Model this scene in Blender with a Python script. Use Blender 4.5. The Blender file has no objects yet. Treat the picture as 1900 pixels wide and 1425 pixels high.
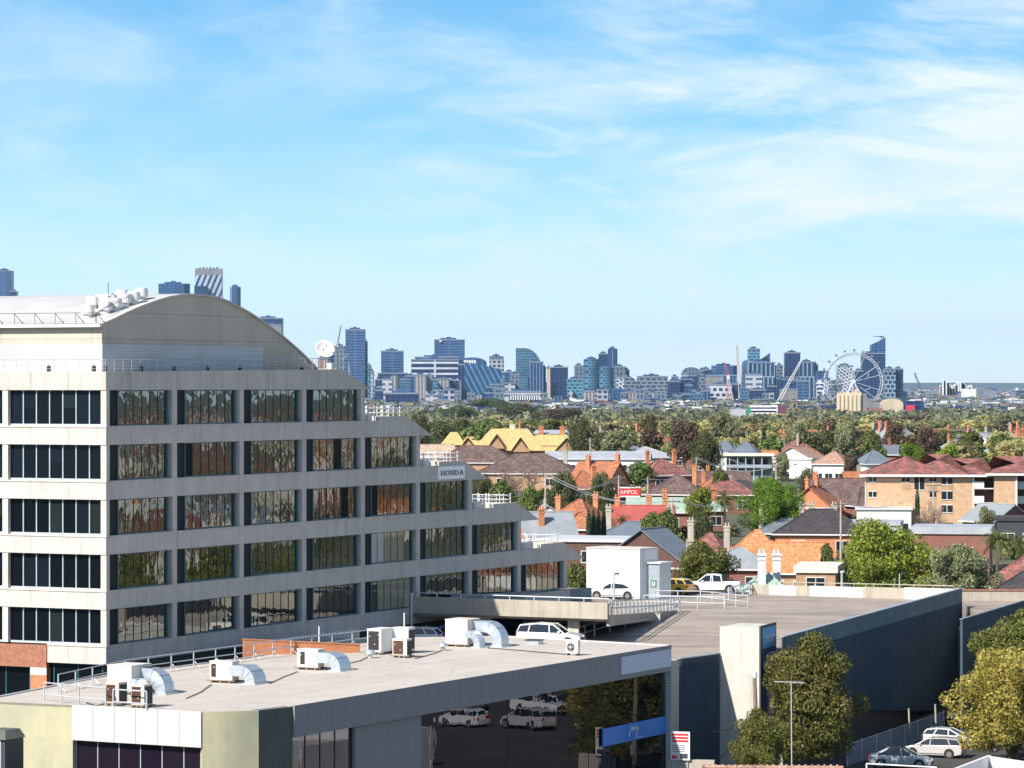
import bpy, math, random
import numpy as np
from mathutils import Vector, Matrix
R = math.radians
scene = bpy.context.scene
COL = scene.collection
random.seed(7)

# ------------------------------------------------------------------ camera
F = 6400.0          # focal length in photograph pixels (1900 wide)
HC = 28.5           # camera height above the street
cam_d = bpy.data.cameras.new('camera')
cam = bpy.data.objects.new('camera', cam_d); COL.objects.link(cam)
cam.location = (0, 0, HC); cam.rotation_euler = (R(90), 0, 0)
cam_d.sensor_width = 36; cam_d.lens = F/1900*36
cam_d.clip_start = 1; cam_d.clip_end = 80000
scene.camera = cam
scene.render.resolution_x = 1024; scene.render.resolution_y = 768

def pt(px, py, Y):  return Vector(((px-950)/F*Y, Y, HC-(py-712.5)/F*Y))
def gp(px, py, Z):
    Y = (HC-Z)*F/(py-712.5)
    return Vector(((px-950)/F*Y, Y, Z))
def ground_z(Y):
    ks = [(-200, 0), (290, 0), (420, 3.6), (520, 5.6), (850, 9.6), (1150, 10.4), (1500, 7), (2100, 0), (60000, 0)]
    for (a, za), (b, zb) in zip(ks, ks[1:]):
        if Y <= b: return za+(zb-za)*max(0, (Y-a))/(b-a)
    return 0

# ------------------------------------------------------------------ light
SUN_DIR = Vector((-0.69, -0.724, 0)).normalized()
ELEV = R(39)
to_sun = Vector((SUN_DIR.x*math.cos(ELEV), SUN_DIR.y*math.cos(ELEV), math.sin(ELEV)))
sd = bpy.data.lights.new('sun', 'SUN'); sd.energy = 4.7; sd.angle = R(0.5); sd.color = (1.0, 0.93, 0.85)
sun = bpy.data.objects.new('sun', sd); COL.objects.link(sun)
sun.rotation_euler = to_sun.to_track_quat('Z', 'Y').to_euler()
sun.location = (-60, -40, 120)
scene.view_settings.view_transform = 'Standard'; scene.view_settings.look = 'None'
scene.view_settings.exposure = 0.78; scene.view_settings.gamma = 1

w = bpy.data.worlds.new('World'); scene.world = w; w.use_nodes = True
nt = w.node_tree; N = nt.nodes; L = nt.links; N.clear()
def nn(t, **k):
    n = N.new(t)
    for a, b in k.items(): setattr(n, a, b)
    return n
out = nn('ShaderNodeOutputWorld'); bg = nn('ShaderNodeBackground'); bg.inputs[1].default_value = 0.095
L.new(bg.outputs[0], out.inputs[0])
sky = nn('ShaderNodeTexSky', sky_type='NISHITA'); sky.sun_disc = False
sky.sun_elevation = ELEV; sky.sun_rotation = math.atan2(to_sun.x, to_sun.y)
sky.air_density = 1.0; sky.dust_density = 0.4; sky.ozone_density = 2.0
geo = nn('ShaderNodeTexCoord'); sep = nn('ShaderNodeSeparateXYZ'); L.new(geo.outputs['Generated'], sep.inputs[0])
ramp = nn('ShaderNodeValToRGB'); L.new(sep.outputs[2], ramp.inputs[0])
cr = ramp.color_ramp
stops = [(0.0, (6.2, 7.4, 7.8)), (0.018, (5.4, 7.0, 7.6)), (0.045, (3.45, 5.75, 7.1)), (0.075, (2.1, 4.55, 6.6)), (0.115, (1.25, 3.45, 5.95)), (0.35, (0.40, 1.2, 2.9)), (1.0, (0.28, 0.85, 2.2))]
while len(cr.elements) < len(stops): cr.elements.new(0.5)
for e, (p, c) in zip(cr.elements, stops): e.position = p; e.color = (c[0], c[1], c[2], 1)
mf = nn('ShaderNodeMapRange'); mf.inputs[1].default_value = 0.12; mf.inputs[2].default_value = 0.4
L.new(sep.outputs[2], mf.inputs[0])
mx = nn('ShaderNodeMix', data_type='RGBA'); L.new(mf.outputs[0], mx.inputs[0]); L.new(ramp.outputs[0], mx.inputs[6]); L.new(sky.outputs[0], mx.inputs[7])
# thin cirrus: stretched noise over the direction of view
def noise(scale, rot, loc, detail=7, rough=0.6, dist=0.6):
    mp = nn('ShaderNodeMapping'); mp.inputs['Scale'].default_value = scale; mp.inputs['Rotation'].default_value = rot; mp.inputs['Location'].default_value = loc
    L.new(geo.outputs['Generated'], mp.inputs[0])
    no = nn('ShaderNodeTexNoise'); no.inputs['Scale'].default_value = 1; no.inputs['Detail'].default_value = detail
    no.inputs['Roughness'].default_value = rough; no.inputs['Distortion'].default_value = dist
    L.new(mp.outputs[0], no.inputs['Vector']); return no
def rng(src, a, b, c=0, d=1, smooth=True):
    m = nn('ShaderNodeMapRange'); m.interpolation_type = 'SMOOTHSTEP' if smooth else 'LINEAR'
    for i, v in enumerate((a, b, c, d)): m.inputs[i+1].default_value = v
    L.new(src, m.inputs[0]); return m.outputs[0]
def mth(op, a, b=None):
    m = nn('ShaderNodeMath', operation=op); m.use_clamp = False
    for i, v in enumerate((a, b)):
        if v is None: continue
        if isinstance(v, (int, float)): m.inputs[i].default_value = v
        else: L.new(v, m.inputs[i])
    return m.outputs[0]
n1 = noise((9, 9, 26), (0, R(-14), 0), (3.1, 0, 1.7), 9, 0.62, 0.9)
n2 = noise((17, 17, 70), (0, R(-8), 0), (9.2, 1, 4.7), 6, 0.55, 0.8)
n3 = noise((5, 5, 11), (0, R(-20), 0), (0.3, 0, 6.3), 3, 0.5, 0.2)
n4 = noise((11, 11, 42), (0, R(24), 0), (5.3, 2, 1.3), 7, 0.62, 1.0)
veil = rng(n1.outputs[0], 0.38, 0.70)
wisp = rng(n2.outputs[0], 0.45, 0.72)
str4 = rng(n4.outputs[0], 0.47, 0.74)
broad = rng(n3.outputs[0], 0.34, 0.58)
side = rng(sep.outputs[0], -0.14, 0.12, 0.42, 1.0)      # more cloud toward the right
low = rng(sep.outputs[2], 0.0, 0.06, 0.55, 1.0)
tot = mth('ADD', mth('MULTIPLY', veil, 0.60), mth('ADD', mth('MULTIPLY', mth('MULTIPLY', wisp, broad), 0.55), mth('MULTIPLY', mth('MULTIPLY', str4, broad), 0.4)))
rcl = mth('MULTIPLY', mth('MULTIPLY', rng(sep.outputs[0], 0.06, 0.15), rng(n1.outputs[0], 0.30, 0.62)), 0.45)
rcl = mth('MULTIPLY', rcl, rng(sep.outputs[2], 0.105, 0.075))
tot = mth('ADD', mth('MULTIPLY', mth('MULTIPLY', tot, side), low), rcl)
fac = nn('ShaderNodeMath', operation='MINIMUM'); L.new(tot, fac.inputs[0]); fac.inputs[1].default_value = 0.9
fade = mth('MULTIPLY', fac.outputs[0], rng(sep.outputs[2], 0.55, 0.2))
mc = nn('ShaderNodeMix', data_type='RGBA'); L.new(fade, mc.inputs[0]); L.new(mx.outputs[2], mc.inputs[6]); mc.inputs[7].default_value = (5.9, 6.5, 6.9, 1)
L.new(mc.outputs[2], bg.inputs[0])

# ------------------------------------------------------------------ mesh helpers
class MB:
    def __init__(s): s.v = []; s.f = []; s.m = []
    def add(s, vs, fs, mi=0):
        o = len(s.v); s.v += [tuple(v) for v in vs]
        s.f += [tuple(i+o for i in f) for f in fs]; s.m += [mi]*len(fs); return s
    def box(s, x0, x1, y0, y1, z0, z1, mi=0):
        return s.add([(x0,y0,z0),(x1,y0,z0),(x1,y1,z0),(x0,y1,z0),(x0,y0,z1),(x1,y0,z1),(x1,y1,z1),(x0,y1,z1)],
                     [(0,3,2,1),(4,5,6,7),(0,1,5,4),(1,2,6,5),(2,3,7,6),(3,0,4,7)], mi)
    def prism(s, poly, z0, z1, mi=0):      # poly ccw (x,y); z1 may be list
        n = len(poly); z0 = z0 if isinstance(z0, (list, tuple)) else [z0]*n; z1 = z1 if isinstance(z1, (list, tuple)) else [z1]*n
        vs = [(p[0], p[1], z) for p, z in zip(poly, z0)]+[(p[0], p[1], z) for p, z in zip(poly, z1)]
        fs = [tuple(range(n-1, -1, -1)), tuple(range(n, 2*n))]+[(i, (i+1) % n, n+(i+1) % n, n+i) for i in range(n)]
        return s.add(vs, fs, mi)
    def xz(s, poly, y0, y1, mi=0):         # polygon in (x,z), extruded along y
        n = len(poly)
        vs = [(p[0], y0, p[1]) for p in poly]+[(p[0], y1, p[1]) for p in poly]
        fs = [tuple(range(n)), tuple(range(2*n-1, n-1, -1))]+[(i, n+i, n+(i+1) % n, (i+1) % n) for i in range(n)]
        return s.add(vs, fs, mi)
    def wall(s, a, b, z0, z1, t, mi=0):     # vertical slab from a to b (world xy), thickness t to the left
        a = Vector((a[0], a[1])); b = Vector((b[0], b[1])); d = (b-a).normalized(); n = Vector((-d.y, d.x))*t
        P = [a, b, b+n, a+n]
        if t < 0: P = [a+n, b+n, b, a]
        z0 = z0 if isinstance(z0, (list, tuple)) else (z0, z0); z1 = z1 if isinstance(z1, (list, tuple)) else (z1, z1)
        if t < 0: return s.prism([tuple(p) for p in P], [z0[0], z0[1], z0[1], z0[0]], [z1[0], z1[1], z1[1], z1[0]], mi)
        return s.prism([tuple(p) for p in P], [z0[0], z0[1], z0[1], z0[0]], [z1[0], z1[1], z1[1], z1[0]], mi)
    def tube(s, pts, r, seg=6, mi=0, caps=True):
        pts = [Vector(p) for p in pts]; rs = r if isinstance(r, (list, tuple)) else [r]*len(pts)
        base = len(s.v); 
        for i, p in enumerate(pts):
            d = (pts[min(i+1, len(pts)-1)]-pts[max(i-1, 0)]).normalized()
            a = d.cross(Vector((0, 0, 1)))
            if a.length < 1e-3: a = Vector((1, 0, 0))
            a.normalize(); b = d.cross(a)
            for k in range(seg):
                t = 2*math.pi*k/seg
                s.v.append(tuple(p+(a*math.cos(t)+b*math.sin(t))*rs[i]))
        for i in range(len(pts)-1):
            for k in range(seg):
                k2 = (k+1) % seg
                s.f.append((base+i*seg+k, base+i*seg+k2, base+(i+1)*seg+k2, base+(i+1)*seg+k)); s.m.append(mi)
        if caps:
            s.f.append(tuple(base+k for k in range(seg-1, -1, -1))); s.m.append(mi)
            e = base+(len(pts)-1)*seg; s.f.append(tuple(e+k for k in range(seg))); s.m.append(mi)
        return s
    def cyl(s, c, r, z0, z1, seg=16, mi=0, r2=None):
        r2 = r if r2 is None else r2
        vs = [(c[0]+r*math.cos(2*math.pi*k/seg), c[1]+r*math.sin(2*math.pi*k/seg), z0) for k in range(seg)]
        vs += [(c[0]+r2*math.cos(2*math.pi*k/seg), c[1]+r2*math.sin(2*math.pi*k/seg), z1) for k in range(seg)]
        fs = [tuple(range(seg-1, -1, -1)), tuple(range(seg, 2*seg))]+[(k, (k+1) % seg, seg+(k+1) % seg, seg+k) for k in range(seg)]
        return s.add(vs, fs, mi)
    def wheel(s, c, r, w, seg=18, mi=0, axis='y'):
        vs = []
        for sy in (-w/2, w/2):
            for k in range(seg):
                t = 2*math.pi*k/seg; vs.append((c[0]+r*math.cos(t), c[1]+sy, c[2]+r*math.sin(t)))
        fs = [tuple(range(seg)), tuple(range(2*seg-1, seg-1, -1))]+[(k, seg+k, seg+(k+1) % seg, (k+1) % seg) for k in range(seg)]
        return s.add(vs, fs, mi)
    def build(s, name, mats, parent=None, world=False, smooth=False, bevel=0):
        me = bpy.data.meshes.new(name)
        vs = s.v
        if world and parent is not None:
            M = TM[parent.name].inverted(); vs = [tuple(M @ Vector(v)) for v in vs]
        me.from_pydata(vs, [], s.f); 
        if not isinstance(mats, (list, tuple)): mats = [mats]
        for m in mats: me.materials.append(m)
        if len(mats) > 1: me.polygons.foreach_set('material_index', s.m)
        if smooth: me.polygons.foreach_set('use_smooth', [True]*len(me.polygons))
        me.update()
        o = bpy.data.objects.new(name, me); COL.objects.link(o)
        if parent is not None: o.parent = parent
        if bevel:
            b = o.modifiers.new('bevel', 'BEVEL'); b.width = bevel; b.segments = 2; b.limit_method = 'ANGLE'
        return o
TM = {}
def tag(o, label, cat, group=None, kind=None):
    if label: o['label'] = label
    if cat: o['category'] = cat
    if group: o['group'] = group
    if kind: o['kind'] = kind
    return o
def thing(name, label, cat, loc=(0, 0, 0), rz=0, group=None):
    o = bpy.data.objects.new(name, None); COL.objects.link(o); o.empty_display_size = 0.3
    o.location = loc; o.rotation_euler = (0, 0, rz); tag(o, label, cat, group)
    TM[o.name] = Matrix.Translation(Vector(loc)) @ Matrix.Rotation(rz, 4, 'Z')
    return o
CH = {}
def dup(root, loc, rz=0, sc=1, label=None, group=None, cat=None):
    if root.name not in CH: CH[root.name] = [(c, list(c.children)) for c in root.children]
    r = root.copy(); COL.objects.link(r); r.location = loc; r.rotation_euler = (0, 0, rz)
    r.scale = (sc, sc, sc) if isinstance(sc, (int, float)) else sc
    if label: r['label'] = label
    if group: r['group'] = group
    if cat: r['category'] = cat
    for c, gs in CH[root.name]:
        d = c.copy(); COL.objects.link(d); d.parent = r
        for g in gs:
            e = g.copy(); COL.objects.link(e); e.parent = d
    return r

# ------------------------------------------------------------------ materials
class Mat:
    def __init__(s, name):
        s.m = bpy.data.materials.new(name); s.m.use_nodes = True; s.t = s.m.node_tree; s.t.nodes.clear()
        s.o = s.n('ShaderNodeOutputMaterial'); s.b = s.n('ShaderNodeBsdfPrincipled'); s.l(s.b.outputs[0], s.o.inputs[0])
    def n(s, t, **k):
        x = s.t.nodes.new(t)
        for a, b in k.items(): setattr(x, a, b)
        return x
    def l(s, a, b): s.t.links.new(a, b)
    def co(s, kind='Object'):
        if not hasattr(s, 'tc'): s.tc = s.n('ShaderNodeTexCoord')
        return s.tc.outputs[kind]
    def noise(s, scale, detail=5, rough=0.6, vec=None, sc=None, dist=0):
        x = s.n('ShaderNodeTexNoise'); x.inputs['Scale'].default_value = scale; x.inputs['Detail'].default_value = detail; x.inputs['Roughness'].default_value = rough
        x.inputs['Distortion'].default_value = dist
        v = vec or s.co()
        if sc:
            mp = s.n('ShaderNodeMapping'); mp.inputs['Scale'].default_value = sc; s.l(v, mp.inputs[0]); v = mp.outputs[0]
        s.l(v, x.inputs['Vector']); return x.outputs[0]
    def ramp(s, fac, stops, interp='LINEAR'):
        r = s.n('ShaderNodeValToRGB'); r.color_ramp.interpolation = interp
        while len(r.color_ramp.elements) < len(stops): r.color_ramp.elements.new(0.5)
        for e, (p, c) in zip(r.color_ramp.elements, stops):
            e.position = p; e.color = (c[0], c[1], c[2], 1) if not isinstance(c, (int, float)) else (c, c, c, 1)
        s.l(fac, r.inputs[0]); return r.outputs[0]
    def mix(s, fac, a, b, mode='MIX'):
        x = s.n('ShaderNodeMix', data_type='RGBA', blend_type=mode)
        for i, v in ((0, fac), (6, a), (7, b)):
            if isinstance(v, (int, float)): x.inputs[i].default_value = v
            elif isinstance(v, tuple): x.inputs[i].default_value = (v[0], v[1], v[2], 1)
            else: s.l(v, x.inputs[i])
        return x.outputs[2]
    def math(s, op, a, b=0.0):
        x = s.n('ShaderNodeMath', operation=op)
        for i, v in enumerate((a, b)):
            if isinstance(v, (int, float)): x.inputs[i].default_value = v
            else: s.l(v, x.inputs[i])
        return x.outputs[0]
    def bump(s, h, st=0.3, d=0.05):
        x = s.n('ShaderNodeBump'); x.inputs['Strength'].default_value = st; x.inputs['Distance'].default_value = d
        s.l(h, x.inputs['Height']); s.l(x.outputs[0], s.b.inputs['Normal'])
    def uz(s):     # (x+y, z) coordinates for vertical faces
        sp = s.n('ShaderNodeSeparateXYZ'); s.l(s.co(), sp.inputs[0])
        c = s.n('ShaderNodeCombineXYZ'); s.l(s.math('ADD', sp.outputs[0], sp.outputs[1]), c.inputs[0]); s.l(sp.outputs[2], c.inputs[1])
        s.sp = sp; return c.outputs[0]
    def set(s, col=None, rough=None, metal=None, spec=None, ior=None):
        if col is not None:
            if isinstance(col, tuple): s.b.inputs['Base Color'].default_value = (*col, 1)
            else: s.l(col, s.b.inputs['Base Color'])
        if rough is not None:
            if isinstance(rough, (int, float)): s.b.inputs['Roughness'].default_value = rough
            else: s.l(rough, s.b.inputs['Roughness'])
        if metal is not None: s.b.inputs['Metallic'].default_value = metal
        if spec is not None: s.b.inputs['Specular IOR Level'].default_value = spec
        if ior is not None: s.b.inputs['IOR'].default_value = ior
        return s.m
def mul(c, k): return tuple(min(1, x*k) for x in c)

def plain(name, c, rough=0.6, metal=0, var=0.12, scale=1.5, spec=0.5):
    m = Mat(name); n = m.noise(scale, 4)
    return m.set(m.mix(1, c, m.ramp(n, [(0.3, 1-var), (0.7, 1+var*0.4)]), 'MULTIPLY'), rough, metal, spec)
def concrete(name, c, streak=0.35, joint=0, jw=0.02):
    m = Mat(name)
    a = m.noise(0.7, 6, 0.65); st = m.noise(1, 6, 0.7, sc=(2.2, 2.2, 0.12))
    f = m.noise(14, 3)
    col = m.mix(1, c, m.ramp(a, [(0.3, 0.82), (0.7, 1.05)]), 'MULTIPLY')
    col = m.mix(m.math('MULTIPLY', m.ramp(st, [(0.50, 0.0), (0.72, 1.0)]), streak), col, mul(c, 0.35))
    col = m.mix(0.25, col, m.mix(1, col, m.ramp(f, [(0.3, 0.7), (0.7, 1.1)]), 'MULTIPLY'))
    if joint:
        br = m.n('ShaderNodeTexBrick'); br.offset = 0; m.l(m.uz(), br.inputs['Vector'])
        br.inputs['Scale'].default_value = 1; br.inputs['Brick Width'].default_value = joint; br.inputs['Row Height'].default_value = 40
        br.inputs['Mortar Size'].default_value = jw; br.inputs['Mortar Smooth'].default_value = 0.2
        col = m.mix(m.math('MULTIPLY', br.outputs['Fac'], 0.55), col, mul(c, 0.25))
    m.bump(f, 0.15, 0.01)
    return m.set(col, 0.85)
def gridmat(name, c, w, h, line=0.3, mort=0.03, rough=0.6, metal=0):
    m = Mat(name); br = m.n('ShaderNodeTexBrick'); br.offset = 0; m.l(m.uz(), br.inputs['Vector'])
    br.inputs['Scale'].default_value = 1; br.inputs['Brick Width'].default_value = w; br.inputs['Row Height'].default_value = h
    br.inputs['Mortar Size'].default_value = mort; br.inputs['Mortar Smooth'].default_value = 0.1
    a = m.noise(0.5, 4)
    br.inputs['Color1'].default_value = (*c, 1); br.inputs['Color2'].default_value = (*mul(c, 0.93), 1); br.inputs['Mortar'].default_value = (*mul(c, line), 1)
    return m.set(m.mix(1, br.outputs[0], m.ramp(a, [(0.3, 0.88), (0.7, 1.05)]), 'MULTIPLY'), rough, metal)
def brick(name, c1, c2, mortar, s=1.0):
    m = Mat(name); br = m.n('ShaderNodeTexBrick'); m.l(m.uz(), br.inputs['Vector'])
    br.inputs['Scale'].default_value = s; br.inputs['Brick Width'].default_value = 0.24; br.inputs['Row Height'].default_value = 0.086
    br.inputs['Mortar Size'].default_value = 0.008
    br.inputs['Color1'].default_value = (*c1, 1); br.inputs['Color2'].default_value = (*c2, 1); br.inputs['Mortar'].default_value = (*mortar, 1)
    a = m.noise(1.2, 5)
    return m.set(m.mix(1, br.outputs[0], m.ramp(a, [(0.3, 0.8), (0.7, 1.1)]), 'MULTIPLY'), 0.85)
def tiles(name, c1, c2, c3=None, sheet=False, weather=0.5, scale=1.0):
    m = Mat(name)
    if sheet:
        wv = m.n('ShaderNodeTexWave'); wv.wave_type = 'BANDS'; wv.bands_direction = 'X'; wv.inputs['Scale'].default_value = 1.6; m.l(m.co(), wv.inputs[0])
        a = m.noise(0.35, 6, 0.7)
        col = m.mix(m.ramp(a, [(0.35, 0), (0.65, 1)]), c1, c2)
        col = m.mix(0.25, col, m.ramp(wv.outputs[0], [(0, 0.3), (0.3, 1)]), 'MULTIPLY')
        m.bump(wv.outputs[0], 0.5, 0.04)
        return m.set(col, 0.5, 0.1)
    br = m.n('ShaderNodeTexBrick'); m.l(m.uz(), br.inputs['Vector']); br.inputs['Scale'].default_value = 1
    br.inputs['Brick Width'].default_value = 0.33*scale; br.inputs['Row Height'].default_value = 0.17*scale
    br.inputs['Mortar Size'].default_value = 0.016; br.inputs['Color1'].default_value = (*c1, 1); br.inputs['Color2'].default_value = (*c2, 1)
    br.inputs['Mortar'].default_value = (*mul(c1, 0.35), 1); br.inputs['Bias'].default_value = 0.0
    a = m.noise(0.9, 7, 0.75); b = m.noise(2.6, 5, 0.8)
    col = m.mix(m.math('MULTIPLY', m.ramp(a, [(0.42, 0), (0.62, 1)]), weather), br.outputs[0], c3 or mul(c1, 0.4))
    col = m.mix(1, col, m.ramp(b, [(0.36, 0.45), (0.64, 1.35)]), 'MULTIPLY')
    m.bump(br.outputs['Fac'], -0.3, 0.03)
    return m.set(col, 0.8)
def foliage(name, c1, c2, c3, trans=0.25):
    m = Mat(name); g = m.n('ShaderNodeNewGeometry'); oi = m.n('ShaderNodeObjectInfo')
    r = m.ramp(g.outputs['Random Per Island'], [(0.0, c1), (0.45, c2), (0.85, c2), (1.0, c3)])
    a = m.noise(0.45, 3)
    r = m.mix(m.ramp(a, [(0.4, 0), (0.65, 0.55)]), r, c3)
    hs = m.n('ShaderNodeHueSaturation')
    m.l(r, hs.inputs['Color']); m.l(m.math('ADD', m.math('MULTIPLY', oi.outputs['Random'], 0.045), 0.478), hs.inputs['Hue'])
    m.l(m.math('ADD', m.math('MULTIPLY', oi.outputs['Random'], 0.45), 0.8), hs.inputs['Value'])
    m.set(hs.outputs[0], 0.55, spec=0.35)
    tr = m.n('ShaderNodeBsdfTranslucent'); m.l(hs.outputs[0], tr.inputs[0]); ms = m.n('ShaderNodeMixShader'); ms.inputs[0].default_value = trans
    m.l(m.b.outputs[0], ms.inputs[1]); m.l(tr.outputs[0], ms.inputs[2]); m.l(ms.outputs[0], m.o.inputs[0])
    return m.m
def glass(name, base, refl, rough=0.02, wav=0.0, wsc=(1.2, 1.2, 0.5), fac=None):
    """reflective facade glass: dark body under a partly mirroring sheet"""
    m = Mat(name); m.set(base, 0.4, spec=0.0)
    gl = m.n('ShaderNodeBsdfGlossy'); gl.inputs['Color'].default_value = (*refl, 1); gl.inputs['Roughness'].default_value = rough
    fr = m.n('ShaderNodeFresnel'); fr.inputs['IOR'].default_value = 2.2
    ms = m.n('ShaderNodeMixShader'); 
    m.l(m.math('ADD', m.math('MULTIPLY', fr.outputs[0], 0.9), 0.12 if fac is None else fac), ms.inputs[0])
    m.l(m.b.outputs[0], ms.inputs[1]); m.l(gl.outputs[0], ms.inputs[2]); m.l(ms.outputs[0], m.o.inputs[0])
    if wav:
        a = m.noise(1, 2, 0.4, sc=wsc); x = m.n('ShaderNodeBump'); x.inputs['Strength'].default_value = 1; x.inputs['Distance'].default_value = wav
        m.l(a, x.inputs['Height']); m.l(x.outputs[0], gl.inputs['Normal'])
    return m.m
def paint(name, c, flake=False):
    m = Mat(name); m.set(c, 0.35, 0.25 if flake else 0); m.b.inputs['Coat Weight'].default_value = 1; m.b.inputs['Coat Roughness'].default_value = 0.05
    return m.m

M = {}
M['conc_office'] = concrete('precast_concrete', (0.56, 0.515, 0.47), 0.40, joint=2.96, jw=0.025)
M['conc_parapet'] = concrete('weathered_precast_concrete', (0.54, 0.495, 0.45), 0.6, joint=2.96, jw=0.025)
M['conc_raw'] = concrete('raw_concrete', (0.42, 0.38, 0.31), 0.5)
M['white_wall'] = concrete('painted_white_wall', (0.66, 0.66, 0.66), 0.08)
M['white_wall_dirty'] = concrete('stained_white_wall', (0.56, 0.53, 0.47), 0.4)
M['tan_panel'] = gridmat('tan_cladding', (0.50, 0.44, 0.36), 3.6, 1.75, 0.55, 0.02)
M['louvre'] = gridmat('white_louvre', (0.56, 0.57, 0.60), 60, 0.13, 0.55, 0.02, 0.45)
M['roof_white'] = gridmat('white_sheet_roof', (0.52, 0.50, 0.475), 0.8, 90, 0.8, 0.02, 0.5)
M['membrane'] = None
m = Mat('roof_membrane'); a = m.noise(0.25, 6, 0.7); b = m.noise(6, 3); pud = m.noise(0.5, 7, 0.75, dist=0.6)
br = m.n('ShaderNodeTexBrick'); br.offset = 0.5; m.l(m.co(), br.inputs['Vector']); br.inputs['Scale'].default_value = 1; br.inputs['Brick Width'].default_value = 60; br.inputs['Row Height'].default_value = 1.9; br.inputs['Mortar Size'].default_value = 0.02
br.inputs['Color1'].default_value = (0.50, 0.455, 0.40, 1); br.inputs['Color2'].default_value = (0.475, 0.43, 0.38, 1); br.inputs['Mortar'].default_value = (0.29, 0.26, 0.235, 1)
col = m.mix(1, br.outputs[0], m.ramp(a, [(0.3, 0.86), (0.7, 1.04)]), 'MULTIPLY'); col = m.mix(m.math('MULTIPLY', m.ramp(pud, [(0.56, 0), (0.60, 0.8), (0.66, 0.25)]), 0.5), col, (0.22, 0.19, 0.16)); m.bump(b, 0.1, 0.01)
M['membrane'] = m.set(col, 0.8)
m = Mat('deck_asphalt'); a = m.noise(0.16, 7, 0.7); b = m.noise(9, 4, 0.7); st = m.noise(1, 6, 0.65, sc=(0.07, 0.36, 1), dist=1.6)
col = m.mix(m.ramp(a, [(0.3, 0), (0.7, 1)]), (0.265, 0.215, 0.175), (0.39, 0.33, 0.27))
col = m.mix(m.math('MULTIPLY', m.ramp(st, [(0.48, 0), (0.66, 1)]), 0.65), col, (0.10, 0.085, 0.075))
col = m.mix(1, col, m.ramp(b, [(0.3, 0.8), (0.7, 1.15)]), 'MULTIPLY')
M['deck'] = m.set(col, 0.85)
m = Mat('asphalt'); a = m.noise(0.3, 6, 0.7); b = m.noise(20, 3)
M['asphalt'] = m.set(m.mix(m.ramp(a, [(0.35, 0), (0.7, 1)]), (0.028, 0.028, 0.03), (0.075, 0.072, 0.07)), 0.9)
m = Mat('suburb_ground'); a = m.noise(0.02, 8, 0.7); b = m.noise(0.25, 5, 0.7)
col = m.ramp(a, [(0.35, (0.03, 0.045, 0.015)), (0.5, (0.07, 0.075, 0.04)), (0.65, (0.12, 0.11, 0.085))])
M['ground'] = m.set(m.mix(0.6, col, m.ramp(b, [(0.3, (0.03, 0.05, 0.015)), (0.7, (0.14, 0.125, 0.095))])), 0.95)
M['office_glass'] = glass('tinted_mirror_glass', (0.004, 0.006, 0.006), (0.60, 0.62, 0.60), 0.010, 0.009, (1.3, 1.3, 0.75), 0.25)
M['blind_green'] = glass('glass_over_green_blind', (0.014, 0.022, 0.020), (0.055, 0.085, 0.12), 0.02, 0.01, (1.6, 1.6, 0.6), -0.04)
M['blind_blue'] = glass('glass_over_blue_blind', (0.008, 0.012, 0.018), (0.055, 0.085, 0.12), 0.02, 0.01, (1.6, 1.6, 0.6), -0.04)
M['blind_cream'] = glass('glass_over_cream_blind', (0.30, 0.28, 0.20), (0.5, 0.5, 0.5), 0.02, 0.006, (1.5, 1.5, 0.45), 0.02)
M['white_reflection'] = glass('glass_with_white_reflection', (0.48, 0.49, 0.48), (0.5, 0.5, 0.5), 0.02, 0.006, (1.5, 1.5, 0.45), 0.02)  # mirror image of a white building, painted as the pane's own colour
M['left_glass'] = glass('dark_office_glass', (0.004, 0.006, 0.008), (0.09, 0.13, 0.17), 0.02, 0.01, (1.6, 1.6, 0.6), -0.04)
M['black_glass'] = glass('black_glass', (0.003, 0.003, 0.004), (0.40, 0.40, 0.43), 0.01, 0.0035, (0.9, 0.9, 0.6), 0.14)
M['dark_glass'] = glass('plum_dark_glass', (0.012, 0.008, 0.016), (0.3, 0.3, 0.36), 0.03, 0.0, fac=-0.08)
M['teal'] = plain('teal_frame', (0.02, 0.10, 0.12), 0.4)
M['alu'] = plain('silver_frame', (0.48, 0.55, 0.58), 0.35, 0.2)
M['black'] = plain('black_void', (0.006, 0.006, 0.007), 0.8)
M['dark_grey'] = plain('dark_grey_metal', (0.045, 0.05, 0.055), 0.5)
M['white'] = plain('white_paint', (0.66, 0.66, 0.65), 0.5, var=0.06)
M['off_white'] = plain('cream_paint', (0.66, 0.61, 0.52), 0.6)
M['galv'] = plain('galvanised_steel', (0.52, 0.58, 0.63), 0.35, 0.55, 0.15, 3)
M['steel'] = plain('painted_rail_steel', (0.46, 0.49, 0.51), 0.4, 0.2)
M['ac_case'] = plain('cream_metal_casing', (0.66, 0.60, 0.53), 0.5, 0, 0.1, 4)
M['grille'] = gridmat('brown_coil_grille', (0.14, 0.055, 0.025), 40, 0.11, 0.15, 0.035)
M['grille_black'] = gridmat('black_coil_grille', (0.03, 0.025, 0.022), 40, 0.09, 0.4, 0.03)
M['fascia'] = plain('grey_composite_panel', (0.25, 0.24, 0.24), 0.6, 0.0, 0.06, 0.8)
M['white_panel'] = plain('white_composite_panel', (0.50, 0.48, 0.465), 0.5, 0, 0.06, 0.8)
M['blank_sign'] = plain('pale_blank_sign', (0.58, 0.63, 0.72), 0.4, 0, 0.05)
m = Mat('olive_render'); a = m.noise(0.5, 6, 0.7); b = m.noise(1, 5, 0.7, sc=(3, 3, 0.2))
col = m.mix(m.ramp(a, [(0.35, 0), (0.65, 1)]), (0.34, 0.34, 0.235), (0.44, 0.41, 0.26))
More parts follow.
